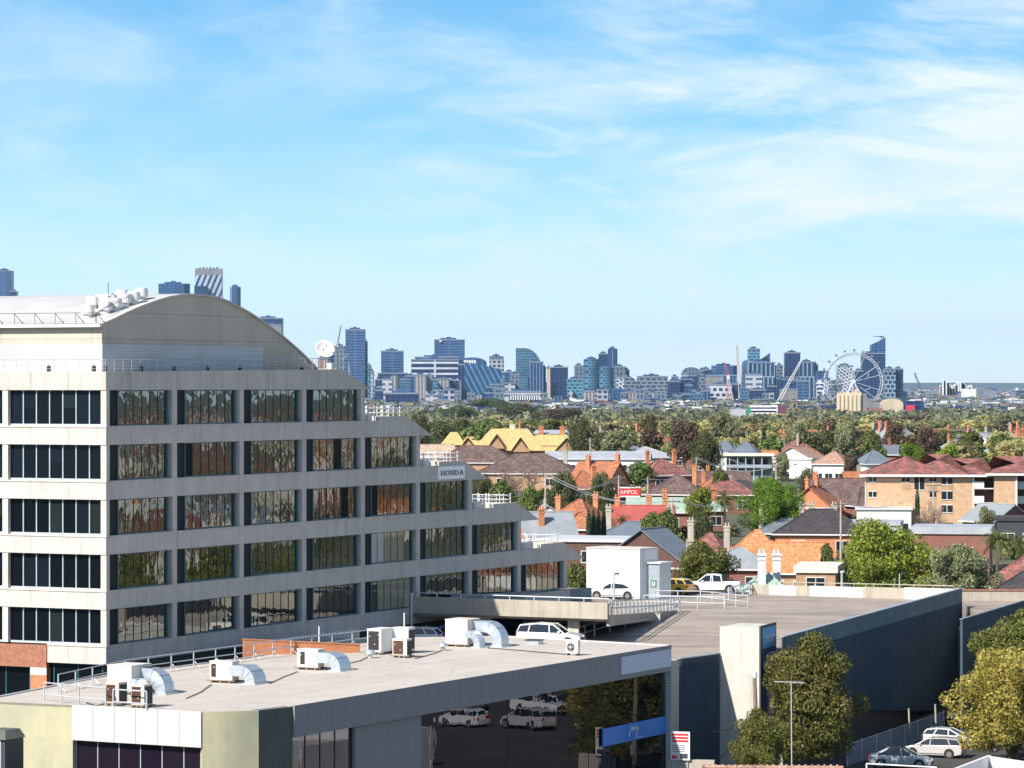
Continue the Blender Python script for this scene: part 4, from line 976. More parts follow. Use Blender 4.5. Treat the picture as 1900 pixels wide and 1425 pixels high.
def make_car(kind, col, label, loc, rz, group=None, flake=False, top=None):
    s = CARS[kind]; key = (col, flake)
    if key not in PAINT: PAINT[key] = paint('car_paint_%d' % len(PAINT), col, flake)
    pm = PAINT[key]; t = thing('parked_car', label, 'pickup' if kind == 'ute' else 'car', loc, rz, group); W = s['W']
    b = MB(); loft_body(b, s['body'], W); b.build('body', pm, t, smooth=False, bevel=0.05)
    cab = s['cab']; zb = min(cab[0][1], cab[-1][1]); zt = max(z for x, z in cab)
    def wy(z): return W/2*(0.95-0.22*(z-zb)/(zt-zb))
    b = MB(); n = len(cab)
    b.add([(x, -wy(z), z) for x, z in cab]+[(x, wy(z), z) for x, z in cab], [tuple(range(n))[::-1], tuple(range(n, 2*n))]+[(i, i+1, n+i+1, n+i) for i in range(n-1)]+[(n-1, 0, n, 2*n-1)])
    g_ = b.build('windows', M['car_glass'], t)
    b = MB(); up = cab[1:-1]; e = 0.02
    R_ = [(up[0][0]-0.05, up[0][1]-0.05)]+list(up)+[(up[-1][0]+0.06, up[-1][1]-0.06)]
    m_ = len(R_); vs = []
    for k, (x, z) in enumerate(R_): vs.append((x, -wy(z)-e, z+e))
    for k, (x, z) in enumerate(R_): vs.append((x, wy(z)+e, z+e))
    for k, (x, z) in enumerate(R_): vs.append((x, -wy(z)-e, z-0.07))
    for k, (x, z) in enumerate(R_): vs.append((x, wy(z)+e, z-0.07))
    fs = []
    for k in range(m_-1): fs += [(k, k+1, m_+k+1, m_+k), (2*m_+k, k, k+1, 2*m_+k+1)[::-1], (m_+k, 3*m_+k, 3*m_+k+1, m_+k+1)[::-1]]
    fs += [(0, m_, 3*m_, 2*m_), (m_-1, 3*m_-1, 4*m_-1, 2*m_-1)]
    b.add(vs, fs); b.build('roof', top or pm, t)
    b = MB()      # pillars
    for sy in (-1, 1):
        pil = [(cab[0], cab[1]), (cab[-1], cab[-2]), ((0.1, zb), (0.05, zt-0.04))]
        if kind in ('wagon', 'suv', 'ute', 'hatch'): pil.append(((cab[0][0]+0.85, zb), (cab[1][0]+0.75, zt-0.08)))
        for (p, q) in pil: b.tube([(p[0], sy*(wy(p[1])+0.005), p[1]), (q[0], sy*(wy(q[1])+0.005), q[1])], 0.045, 5)
    b.build('pillars', pm, t)
    for x in s['wh']:
        for sy in (-1, 1):
            b = MB(); b.wheel((x, sy*(W/2-0.01), s['r']+0.03), s['r']+0.07, 0.06, 20); b.build('wheel_arch', M['trim'], t)
            b = MB(); b.wheel((x, sy*(W/2-0.08), s['r']), s['r'], 0.22, 20); o = b.build('wheel', M['tyre'], t)
            b = MB(); b.wheel((x, sy*(W/2+0.034), s['r']), s['r']*0.66, 0.012, 14)
            o2 = b.build('rim', M['rim'], o)
            b = MB()
            for k in range(5):
                a = k*2*math.pi/5+0.5; b.wheel((x+math.cos(a)*s['r']*0.42, sy*(W/2+0.042), s['r']+math.sin(a)*s['r']*0.42), s['r']*0.13, 0.006, 8)
            b.build('rim_gap', M['tyre'], o)
    fx = s['L']/2; zh = s['body'][7][1]-0.03
    for sy in (-1, 1):
        b = MB(); b.box(fx-0.28, fx-0.03, sy*W/2*0.62-0.2, sy*W/2*0.62+0.2, zh-0.13, zh+0.02); b.build('headlight', M['lamp_clear'], t)
        zr = s['body'][2][1]-0.12; b = MB(); b.box(-fx+0.0, -fx+0.22, sy*W/2*0.78-0.16, sy*W/2*0.78+0.165, zr-0.18, zr+0.06); b.build('tail_light', M['lamp_red'], t)
        b = MB(); b.box(0.75, 0.92, sy*(W/2+0.02)-0.09, sy*(W/2+0.02)+0.09, zb+0.02, zb+0.16); b.build('mirror', pm, t)
    b = MB(); b.box(fx-0.1, fx+0.01, -W*0.28, W*0.28, zh-0.32, zh-0.12); b.build('front_grille', M['trim'], t)
    b = MB(); b.box(-fx+0.02, -fx+0.08, -0.26, 0.26, 0.55, 0.68); b.build('number_plate', M['off_white'], t)
    b = MB()
    for sy in (-1, 1): b.box(-1.0, 1.0, sy*W/2*0.985-0.02, sy*W/2*0.985+0.02, 0.3, 0.36)
    b.build('sill', M['trim'], t)
    if kind == 'ute':
        b = MB(); b.box(-2.5, -1.05, -W/2+0.14, W/2-0.14, 1.181, 1.19); b.build('tray', M['trim'], t)
        b = MB()
        for sy in (-1, 1):
            b.tube([(-1.1, sy*0.75, 1.15), (-1.15, sy*0.72, 1.75)], 0.04, 5); b.tube([(-1.9, sy*0.75, 1.18), (-1.2, sy*0.72, 1.72)], 0.035, 5)
        b.tube([(-1.15, -0.72, 1.75), (-1.15, 0.72, 1.75)], 0.04, 5)
        for k in range(5): b.box(-1.25, -1.2, -0.6+k*0.28, -0.5+k*0.28, 1.2, 1.7)
        b.build('sports_bar', M['trim'], t)
    return t
def carat(px, py, Z): return tuple(gp(px, py, Z))
WHT = (0.80, 0.80, 0.79); SIL = (0.56, 0.55, 0.53)
make_car('sedan', (0.72, 0.71, 0.69), 'silver white sedan parked in front of the white stair tower', carat(1139, 1111, DK), R(168), flake=True)
make_car('hatch', (0.82, 0.46, 0.015), 'bright yellow hatchback on the parking deck beside the white pickup', carat(1244, 1103, DK), R(150))
make_car('ute', WHT, 'white dual cab pickup at the back edge of the parking deck', carat(1322, 1101, DK), R(172))
make_car('suv', WHT, 'white four wheel drive half hidden under the concrete parapet', ((1022-950)/F*256.5, 256.5, 8.9), R(-14))
make_car('hatch', WHT, 'white hatchback with red tail lamps behind the rooftop condensers', ((768-950)/F*257, 257, 8.9), R(168))
make_car('hatch', (0.02, 0.10, 0.46), 'bright blue hatchback beside the white one on the lower deck', ((826-950)/F*259, 259, 8.9), R(160))
# street car park at the lower right
make_car('sedan', (0.36, 0.42, 0.47), 'silver blue coupe with a black roof, nearest the bottom edge', carat(1672, 1424, 0.02), R(-12), flake=True, top=M['trim'])
make_car('wagon', (0.58, 0.57, 0.55), 'silver station wagon seen from its tail, between the coupe and the white hatchback', carat(1733, 1404, 0.02), R(158), flake=True)
make_car('hatch', WHT, 'white hatchback facing right, farthest of the three cars by the wire fence', carat(1762, 1386, 0.02), R(-20))
make_car('sedan', (0.03, 0.035, 0.04), 'dark car in the shade behind the yellow flowering tree', carat(1782, 1352, 0.02), R(-20))
pr = [(1.0, 46, 262, WHT, 'wagon', -15), (1, 52, 258.5, (0.5, 0.5, 0.5), 'suv', -10), (1, 57, 255.5, WHT, 'hatch', -18), (1, 62, 267, WHT, 'suv', 165), (1, 69, 264, (0.05, 0.06, 0.09), 'sedan', 160), (1, 49, 273, (0.75, 0.74, 0.72), 'ute', 170), (1, 75, 258, WHT, 'sedan', -20)]
for k, (_, x, y, c, kd, r) in enumerate(pr):
    make_car(kd, c, 'parked car beyond the right edge, seen only as a reflection in the black glass', (x, y, 0.02), R(r), 'cars mirrored in the black glass')

# wire fence and posts
t = thing('wire_fence', 'leaning chain wire fence with pale posts along the foot of the navy wall', 'fence', (26, 262, 0))
fa_, fe_ = gp(1572, 1423, 0), gp(1752, 1358, 0)
b = MB(); n = 7
for k in range(n+1):
    c = fa_+(fe_-fa_)*(k/n); b.tube([(c.x, c.y, 0), (c.x-0.05, c.y, 1.75)], 0.045, 5)
b.tube([(fa_.x, fa_.y, 1.65), (fe_.x, fe_.y, 1.65)], 0.03, 5)
b.build('post', M['galv'], t, world=True)
b = MB(); Lf = (fe_-fa_).length; d = (fe_-fa_)/Lf
for k in range(int(Lf/0.22)):
    for sgn in (-1, 1):
        a = fa_+d*(k*0.22); e = a+d*(1.6*0.5)*sgn
        if 0 <= (e-fa_).dot(d) <= Lf: b.tube([(a.x, a.y, 0.05), (e.x, e.y, 1.62)], 0.007, 3, caps=False)
b.build('wire_mesh', M['galv'], t, world=True)
for px, yt, yb, lab in ((1687, 1316, 1390, 'tall thin pale post standing by the wire fence, left of the pair'), (1736, 1308, 1372, 'tall thin pale post standing by the wire fence, near the yellow flowering tree')):
    p = gp(px, yb, 0); h = (yb-yt)/F*p.y; t = thing('fence_post', lab, 'post', tuple(p)); b = MB(); b.tube([(0, 0, 0), (0.02, 0, h*0.5), (-0.03, 0, h)], [0.09, 0.08, 0.07], 7); b.build('shaft', M['conc_raw'], t)
    b = MB(); b.cyl((-0.03, 0), 0.10, h, h+0.06, 8); b.build('cap', M['galv'], t)

# utility pole, service wires, antenna, sign board
p = pt(1400, 1254, 243); bz = -0.02
UP = thing('utility_pole', 'weathered timber utility pole with a pale cap in front of the sign tower tree', 'utility pole', (p.x+0.25, p.y, 0)); h = p.z
b = MB(); b.tube([(0, 0, 0), (-0.12, 0, h*0.5), (-0.25, 0, h)], [0.20, 0.17, 0.14], 9); b.build('shaft', M['wood'], UP)
b = MB(); b.cyl((-0.25, 0), 0.19, h-0.15, h+0.25, 10); b.tube([(-0.25, 0, h-0.2), (-0.55, 0, h+0.15), (-0.75, 0, h+0.1)], 0.05, 5); b.build('cap', M['white'], UP)
b = MB(); b.box(-0.28, 0.02, -0.3, -0.15, 1.9, 2.8); b.build('meter_box', M['galv'], UP)
b = MB(); b.tube([(-0.5, -0.1, h*0.62), (0.3, -0.1, h*0.62)], 0.04, 5); b.build('cross_arm', M['wood'], UP)
t = thing('service_cable', 'sagging cable from the timber pole to the corner of the shop building', 'cable', (p.x, p.y, 0))
q = pt(1262, 1355, 240); P1_ = Vector((p.x, p.y, h*0.62)); pts = [P1_+(q-P1_)*k/10-Vector((0, 0, 0.5*math.sin(math.pi*k/10))) for k in range(11)]
b = MB(); b.tube(pts, 0.035, 5); pts = [P1_+Vector((-1.0, 0, -1.0))+(Vector((-3.6, 0, -3.4)))*k/8-Vector((0, 0, 0.5*math.sin(math.pi*k/8))) for k in range(9)]; b.tube(pts, 0.025, 5)
b.build('wire', M['trim'], t, world=True)
p = pt(1468, 1266, 201); t = thing('tv_antenna', 'tall thin television antenna with a flat cross bar, in front of the dark green tree', 'antenna', (p.x+0.05, p.y, 4.0)); h = p.z-4.0
b = MB(); b.tube([(0, 0, 0), (-0.05, 0, h)], 0.035, 6); b.build('mast', M['steel'], t)
b = MB(); b.tube([(-1.05, 0.1, h+0.03), (0.75, -0.1, h-0.03)], 0.028, 5)
for k in range(8): x = -0.95+k*0.22; b.tube([(x, -0.3+0.0, h+0.05), (x, 0.35, h+0.05)], 0.012, 4)
b.build('boom', M['steel'], t)
p = pt(1244, 1410, 236); q = pt(1278, 1400, 238); t = thing('notice_board', 'white and red notice board on a low wall at the end of the shop building', 'notice board', (p.x, p.y, p.z), -0.25)
bw_ = 1.35; bh_ = 1.95
b = MB(); b.box(0, bw_, 0, 0.08, 0, bh_); b.build('panel', M['white'], t)
b = MB()
for k in range(3): b.box(0.1, bw_-0.1, -0.012, -0.002, bh_*0.86-k*0.22, bh_*0.86-k*0.22+0.14)
b.box(0.08, 0.45, -0.012, -0.002, 0.1, 0.32)
b.build('red_lettering', M['sign_red'], t)
b = MB()
for k in range(4): b.box(0.12, bw_-0.35, -0.012, -0.002, 1.0-k*0.14, 1.04-k*0.14)
b.box(0.7, 1.2, -0.012, -0.002, 0.12, 0.45); b.build('small_print', M['dark_grey'], t)
b = MB(); b.box(0.15, 0.22, 0.1, 0.18, -p.z, bh_*0.9); b.box(bw_-0.22, bw_-0.15, 0.1, 0.18, -p.z, bh_*0.9); b.build('leg', M['galv'], t)
b = MB(); b.box(-0.3, 3.0, 0.2, 0.6, -p.z, 0.02); b.build('base_wall', M['conc_raw'], t)
def lamp(px, pyt, pyb, Z, label, arm=0.45, r=0.05, Y=None):
    p = gp(px, pyb, Z); h = (pyb-pyt)/F*p.y; t = thing('street_lamp', label, 'lamp post', tuple(p))
    b = MB(); b.tube([(0, 0, 0), (0, 0, h)], [r*1.4, r], 8); b.build('pole', M['steel'], t)
    b = MB(); b.tube([(0, 0, h-0.1), (arm, 0, h+0.05)], r*0.8, 5); b.box(arm*0.5, arm+0.35, -0.14, 0.14, h, h+0.14); b.build('lamp_head', M['trim'] if arm > 0 else M['white'], t)
lamp(1139, 1066, 1116, DK, 'slim lamp post with a dark head in front of the silver sedan', 0.15, 0.07)
lamp(1562, 1062, 1092, 9.3, 'short white lamp post on the back parapet, left of the yellow green tree', -0.15, 0.09)
lamp(1669, 1064, 1094, 9.3, 'white lamp post with a bent arm against the big yellow green tree', 0.5, 0.05)

# white parapet at the bottom right and low roofs at the bottom edge
c0 = pt(1745, 1427, 226); c1 = pt(1833, 1401, 236); c2 = pt(1960, 1408, 226)
t = thing('white_parapet_roof', 'white parapet walls of a flat roof in the bottom right corner', 'building', (c1.x, c1.y, 0))
b = MB(); z = c1.z
b.wall((c0.x-2, c0.y-5.5), (c1.x, c1.y), 0, z, -0.25); b.wall((c1.x, c1.y-0.25), (c2.x+3, c2.y-0.6), 0, z-0.02, -0.25); b.build('parapet', M['white_wall'], t, world=True)
b = MB(); b.prism([(c0.x-2, c0.y-5.9), (c2.x+3, c2.y-6), (c2.x+3, c2.y-1), (c1.x, c1.y-0.6)], 0, z-0.9); b.build('roof', M['white_wall_dirty'], t, world=True)
p = pt(1608, 1417, 215); q = pt(1738, 1424, 212)
railing('roof_railing', [tuple(p-Vector((0, 0, 1.2))), tuple(q-Vector((0, 0, 1.2)))], 1.2, 'white pipe railing at the very bottom edge below the coupe', mat=M['white'], r=0.05, step=4.4, rails=(1.0,))
m = Mat('tile_red_brown')
TR = {}
TR['terra'] = tiles('terracotta_tiles', (0.52, 0.19, 0.085), (0.42, 0.14, 0.06), (0.20, 0.10, 0.07), weather=0.6)
TR['orange'] = tiles('new_orange_tiles', (0.66, 0.27, 0.11), (0.58, 0.22, 0.09), (0.42, 0.17, 0.08), weather=0.25)
TR['red'] = tiles('mottled_red_tiles', (0.42, 0.15, 0.11), (0.26, 0.09, 0.075), (0.085, 0.06, 0.06), weather=0.9, scale=2.2)
TR['brown'] = tiles('brown_tiles', (0.12, 0.07, 0.062), (0.085, 0.05, 0.048), (0.2, 0.14, 0.115), weather=0.7)
TR['dark'] = tiles('charcoal_tiles', (0.05, 0.045, 0.05), (0.035, 0.032, 0.036), (0.09, 0.075, 0.07), weather=0.3)
TR['pink'] = tiles('faded_pink_tiles', (0.50, 0.30, 0.22), (0.42, 0.24, 0.18), (0.3, 0.2, 0.15), weather=0.5)
TR['cream'] = tiles('cream_tiles', (0.60, 0.44, 0.32), (0.52, 0.38, 0.28), (0.4, 0.3, 0.22), weather=0.4)
TR['grey'] = tiles('grey_sheet', (0.24, 0.27, 0.29), (0.33, 0.36, 0.37), sheet=True)
TR['slate'] = tiles('blue_grey_sheet', (0.13, 0.16, 0.19), (0.18, 0.21, 0.24), sheet=True)
TR['lightgrey'] = tiles('pale_sheet', (0.34, 0.37, 0.40), (0.46, 0.48, 0.50), sheet=True)
TR['white'] = tiles('white_sheet', (0.60, 0.60, 0.60), (0.52, 0.53, 0.54), sheet=True)
TR['green'] = tiles('pale_green_sheet', (0.30, 0.42, 0.34), (0.40, 0.50, 0.42), sheet=True)
TR['redsheet'] = tiles('red_oxide_sheet', (0.36, 0.07, 0.06), (0.44, 0.12, 0.09), sheet=True)
TR['yellow'] = tiles('yellow_tiles', (0.64, 0.46, 0.19), (0.60, 0.42, 0.17), (0.50, 0.36, 0.17), weather=0.3)
p = pt(1430, 1416, 200); t = thing('tiled_roof', 'weathered tiled roof ridge peeping over the bottom edge below the timber pole', 'roof', (p.x, p.y, 0))
b = MB(); b.add([(-4, 0, p.z-0.3), (4.2, 0, p.z-0.35), (6, -3, p.z-1.8), (-6, -3, p.z-1.8), (6, 3, p.z-1.8), (-6, 3, p.z-1.8)], [(3, 2, 1, 0), (4, 5, 0, 1), (2, 4, 1), (5, 3, 0)]); b.build('roof', TR['red'], t)
b = MB(); b.tube([(-4, 0, p.z-0.25), (4.2, 0, p.z-0.3)], 0.16, 6)
for k in range(22): b.tube([(-3.9+k*0.37, 0, p.z-0.2), (-3.9+k*0.37, 0, p.z-0.08)], 0.08, 5)
b.build('ridge_tiles', TR['pink'], t)
b = MB(); b.box(-5.6, 5.6, -2.7, 2.7, 0, p.z-1.82); b.build('wall', M['brick_red'], t)
# ------------------------------------------------------------------ vegetation
rngs = np.random.default_rng(11)
FOL = {
 'fig': foliage('dark_glossy_leaves', (0.032, 0.045, 0.016), (0.075, 0.092, 0.030), (0.15, 0.15, 0.055)),
 'glossy': foliage('glossy_street_tree_leaves', (0.045, 0.065, 0.012), (0.12, 0.145, 0.026), (0.25, 0.23, 0.055), 0.3),
 'mid': foliage('mid_green_leaves', (0.05, 0.075, 0.016), (0.10, 0.145, 0.03), (0.18, 0.20, 0.05)),
 'bright': foliage('fresh_green_leaves', (0.07, 0.14, 0.014), (0.12, 0.22, 0.018), (0.20, 0.31, 0.03), 0.4),
 'lime': foliage('yellow_green_leaves', (0.10, 0.13, 0.016), (0.20, 0.25, 0.026), (0.32, 0.33, 0.05), 0.35),
 'olive': foliage('spring_olive_leaves', (0.22, 0.21, 0.08), (0.40, 0.36, 0.15), (0.50, 0.43, 0.20), 0.35),
 'grey': foliage('grey_olive_leaves', (0.09, 0.105, 0.045), (0.18, 0.19, 0.09), (0.28, 0.27, 0.14)),
 'rust': foliage('russet_leaves', (0.06, 0.045, 0.025), (0.12, 0.085, 0.048), (0.19, 0.13, 0.075)),
 'gold': foliage('yellow_blossom_leaves', (0.10, 0.12, 0.02), (0.42, 0.39, 0.065), (0.66, 0.57, 0.16), 0.4),
 'pink': foliage('pale_pink_twigs', (0.20, 0.13, 0.10), (0.32, 0.22, 0.17), (0.42, 0.32, 0.26)),
 'cyp': foliage('cypress_leaves', (0.012, 0.028, 0.010), (0.025, 0.05, 0.016), (0.05, 0.08, 0.025), 0.1),
}
def belt_mat():
    m = Mat('mixed_belt_leaves'); g = m.n('ShaderNodeNewGeometry'); big = m.noise(0.022, 3, 0.6, sc=(1, 0.6, 1)); mid = m.noise(0.11, 3, 0.6)
    c1 = m.ramp(big, [(0.30, (0.08, 0.10, 0.04)), (0.42, (0.19, 0.18, 0.08)), (0.52, (0.34, 0.31, 0.13)), (0.60, (0.17, 0.12, 0.08)), (0.68, (0.29, 0.28, 0.11))])
    c = m.mix(m.ramp(mid, [(0.45, 0), (0.6, 0.8)]), c1, (0.07, 0.09, 0.03)); c = m.mix(1, c, m.ramp(g.outputs['Random Per Island'], [(0, 0.55), (1, 1.5)]), 'MULTIPLY')
    return m.set(c, 0.7, spec=0.2)
FOL['belt'] = belt_mat()
def leaf_cloud(centres, radii, n, leaf, flat=0.85, seed=0, lo=0.55, upbias=0.25):
    r = np.random.default_rng(seed); c = np.array(centres); rad = np.array(radii)
    pw = rad**2; idx = r.choice(len(c), n, p=pw/pw.sum())
    d = r.normal(size=(n, 3)); d /= np.linalg.norm(d, axis=1)[:, None]
    k = lo+(1-lo)*r.random(n)**0.6
    p = c[idx]+d*(rad[idx]*k)[:, None]*np.array([1, 1, flat])
    nr = d+r.normal(size=(n, 3))*0.75; nr[:, 2] += upbias; nr /= np.linalg.norm(nr, axis=1)[:, None]
    a = np.cross(nr, r.normal(size=(n, 3))); a /= np.linalg.norm(a, axis=1)[:, None]; b = np.cross(nr, a)
    s = leaf*(0.45+1.25*r.random(n)**1.7); s2 = s*(0.45+0.3*r.random(n))
    V = np.empty((n, 4, 3)); V[:, 0] = p-a*s[:, None]*0.5; V[:, 1] = p-b*s2[:, None]*0.5; V[:, 2] = p+a*s[:, None]*0.5; V[:, 3] = p+b*s2[:, None]*0.5
    return V.reshape(-1, 3)
def leaf_mesh(name, V, mat, parent):
    n = len(V)//4; me = bpy.data.meshes.new(name); me.vertices.add(len(V)); me.vertices.foreach_set('co', V.astype(np.float32).ravel())
    me.loops.add(4*n); me.loops.foreach_set('vertex_index', np.arange(4*n, dtype=np.int32)); me.polygons.add(n)
    me.polygons.foreach_set('loop_start', np.arange(0, 4*n, 4, dtype=np.int32)); me.polygons.foreach_set('loop_total', np.full(n, 4, dtype=np.int32))
    me.materials.append(mat); me.update(calc_edges=True)
    o = bpy.data.objects.new(name, me); COL.objects.link(o); o.parent = parent; return o
def tree_proto(mat, H, Wd, n, leaf, nclump, seed, base=0.25, name='tree', cat='tree', flat=0.8, irregular=0.3, loose=0.55, crad=(0.24, 0.42), trunk_r=0.022):
    """a tree H high with a crown Wd wide: clumps of leaf sized faces on a limbed trunk"""
    r = random.Random(seed); t = thing(name, 'tree', cat, (0, 0, -500))
    cs = []; rs = []; cz0 = H*base; ch = H-cz0; R0 = Wd/2
    for k in range(nclump):
        u = r.random()*2*math.pi; v_ = r.uniform(-0.75, 1.0); rr = math.sqrt(max(0, 1-v_*v_))*r.uniform(0.5, 1.0)*(1+irregular*r.uniform(-1, 0.6))
        rad = R0*r.uniform(*crad)
        x = math.cos(u)*rr*(R0-rad*0.8); y = math.sin(u)*rr*(R0-rad*0.8); z = cz0+ch*0.5+v_*(ch*0.5-rad*0.6)*(1+irregular*0.3*r.uniform(-1, 1))
        cs.append((x, y, z)); rs.append(rad)
    V = leaf_cloud(cs, rs, n, leaf, flat, seed, loose)
    V[:, 2] = np.maximum(V[:, 2], 0.05)
    leaf_mesh('crown', V, mat, t)
    tb = MB(); tr = H*trunk_r
    tb.tube([(0, 0, -1.0), (0, 0, cz0*0.5), (0.1*R0*r.uniform(-1, 1), 0.1*R0*r.uniform(-1, 1), cz0+ch*0.25)], [tr*1.3, tr, tr*0.7], 7)
    for k in range(min(nclump, 14)):
        c = cs[k]; tb.tube([(0, 0, cz0*0.8), (c[0]*0.45, c[1]*0.45, cz0+(c[2]-cz0)*0.55), c], [tr*0.5, tr*0.3, tr*0.1], 5)
    tb.build('trunk', M['bark'], t); return t
def palm_proto(seed, H=8.0):
    r = random.Random(seed); t = thing('palm_tree', 'palm', 'palm tree', (0, 0, -500)); b = MB()
    for k in range(34):
        a = r.random()*2*math.pi; el = r.uniform(-0.5, 1.2); Lf = H*0.36; pts = []
        for q in range(7):
            s = q/6*Lf; pts.append(Vector((math.cos(a)*s*math.cos(el*0.8), math.sin(a)*s*math.cos(el*0.8), H+s*math.sin(el)-0.16*s*s)))
        sd = Vector((-math.sin(a), math.cos(a), 0))
        for q in range(6):
            p, p2 = pts[q], pts[q+1]; w_ = 0.42*math.sin(math.pi*(q+1)/7)+0.1
            for sg in (-1, 1):
                for j in range(3):
                    f = j/3; c = p+(p2-p)*f; b.add([c, c+(p2-p)*0.25, c+(p2-p)*0.6+sd*sg*w_-Vector((0, 0, 0.15))], [(0, 1, 2)])
    b.build('crown', FOL['mid'], t); b = MB(); b.tube([(0, 0, -1), (0.05, 0, H*0.5), (0, 0, H)], [0.28, 0.2, 0.22], 8); b.build('trunk', M['bark'], t); return t
PROTO = {}
def P(kind, det):
    k = (kind, det)
    if k in PROTO: return PROTO[k]
    cnt = {'n': 42000, 'm': 9000, 'f': 3200}[det]; lf = {'n': 0.235, 'm': 0.46, 'f': 0.78}[det]; nc = {'n': 95, 'm': 40, 'f': 24}[det]
    sds = {'n': (1,), 'm': (1, 2), 'f': (1, 2, 3)}[det]; res = []
    for s in sds:
        sd_ = s*17+len(kind)*5+ord(kind[0])
        if kind == 'palm': res.append(palm_proto(s)); continue
        if kind == 'cyp': 
            t = thing('cypress_tree', 'c', 'cypress', (0, 0, -500)); cs = [(0, 0, 0.6+k*0.45) for k in range(20)]; rs = [0.5+0.42*math.sin(math.pi*min(1, (k+3)/22)) if k < 16 else 0.62-0.12*(k-15) for k in range(20)]
            leaf_mesh('crown', leaf_cloud(cs, rs, 6000, 0.3, 1.1, sd_, 0.8), FOL['cyp'], t); b = MB(); b.tube([(0, 0, -1), (0, 0, 8)], [0.15, 0.05], 6); b.build('trunk', M['bark'], t); res.append(t); continue
        if kind == 'pine':
            t = thing('conifer_tree', 'c', 'conifer', (0, 0, -500)); cs = []; rs = []
            rr = random.Random(sd_)
            for k in range(30):
                z = 1.5+8*(k/30); w_ = 2.6*(1-k/34); a = rr.random()*6.3; cs.append((math.cos(a)*w_*0.5, math.sin(a)*w_*0.5, z)); rs.append(w_*0.55+0.2)
            leaf_mesh('crown', leaf_cloud(cs, rs, 4000, 0.5, 0.6, sd_, 0.5), FOL['cyp'], t); b = MB(); b.tube([(0, 0, -1), (0, 0, 9)], [0.25, 0.05], 6); b.build('trunk', M['bark'], t); res.append(t); continue
        if kind == 'twig':
            t = thing('bare_tree', 'c', 'tree', (0, 0, -500)); rr = random.Random(sd_); b = MB()
            def br(p, d, L_, r_, n):
                e = p+d*L_; b.tube([tuple(p), tuple(e)], [r_, r_*0.6], 4, caps=False)
                if n:
                    for _ in range(4): 
                        d2 = (d+Vector((rr.uniform(-1, 1), rr.uniform(-1, 1), rr.uniform(-0.2, 0.8)))*0.75).normalized(); br(p+d*L_*rr.uniform(0.5, 1), d2, L_*rr.uniform(0.55, 0.8), r_*0.6, n-1)
            br(Vector((0, 0, -0.5)), Vector((0, 0, 1)), 4.0, 0.2, 5); b.build('trunk', M['pinkbark'], t)
            cs = [(rr.uniform(-3, 3), rr.uniform(-3, 3), rr.uniform(4.5, 8.5)) for _ in range(20)]; leaf_mesh('crown', leaf_cloud(cs, [1.4]*20, 1500, 0.22, 0.9, sd_, 0.1), FOL['pink'], t); res.append(t); continue
        wd = {'fig': 12.5, 'glossy': 9.6, 'mid': 9, 'bright': 11.5, 'lime': 9.6, 'olive': 9, 'grey': 9, 'rust': 9.5, 'gold': 11}[kind]
        base = {'lime': 0.16, 'fig': 0.15, 'olive': 0.12, 'rust': 0.18, 'glossy': 0.10, 'gold': 0.02}.get(kind, 0.12)
        res.append(tree_proto(FOL[kind], 10, wd, int(cnt*(1.15 if kind in ('fig', 'bright') else 0.75 if kind == 'lime' else 1)), lf, nc, sd_, base, irregular=0.6 if det == 'n' else 0.45 if kind in ('lime', 'rust', 'fig') else 0.35, loose=0.35 if kind in ('lime', 'grey') else 0.55, crad=(0.15, 0.33) if det == 'n' else (0.2, 0.4)))
    PROTO[k] = res; return res
M['pinkbark'] = plain('pale_twigs', (0.27, 0.19, 0.15), 0.9, 0, 0.3, 4)
NMK = {'palm': 'palm_tree', 'cyp': 'cypress_tree', 'pine': 'conifer_tree', 'twig': 'bare_tree'}
def solveD(py, H, lo=250, hi=4000):
    f = lambda D: ground_z(D)+H-(HC-(py-712.5)*D/F)
    for _ in range(50):
        m_ = (lo+hi)/2
        if f(m_) < 0: lo = m_
        else: hi = m_
    return (lo+hi)/2
TREES = []; NR = []; PEND = []
def tree(kind, det, px, py, H, wpx, label, group=None, D=None, k=0, cat=None, belt=False):
    D = D or solveD(py, H); X = (px-950)/F*D; pr_ = P(kind, det); p_ = pr_[k % len(pr_)]
    wd = wpx/F*D; nat = {'fig': 12.5, 'glossy': 9.6, 'mid': 9, 'bright': 11.5, 'lime': 9.6, 'olive': 9, 'grey': 9, 'rust': 9.5, 'gold': 11, 'palm': 5.5, 'cyp': 1.9, 'pine': 5.5, 'twig': 8}[kind]
    z = ground_z(D) if D > 300 else 0
    sx = wd/nat; TREES.append((X, D, wd/2)); NR.append((px-wpx*0.42, px+wpx*0.42, py, py+H*0.55/D*F, D, 1))
    if belt: NR.pop()
    o = dup(p_, (X, D, z), random.Random(px*7+py).uniform(0, 6.28), (sx, sx, H/(10.0 if kind not in ('palm',) else 9.5)), label, group, cat)
    if belt: PEND.append((o, ('tall ' if H > 8.6 else 'low ' if H < 7.7 else '')+label, px))
    return o
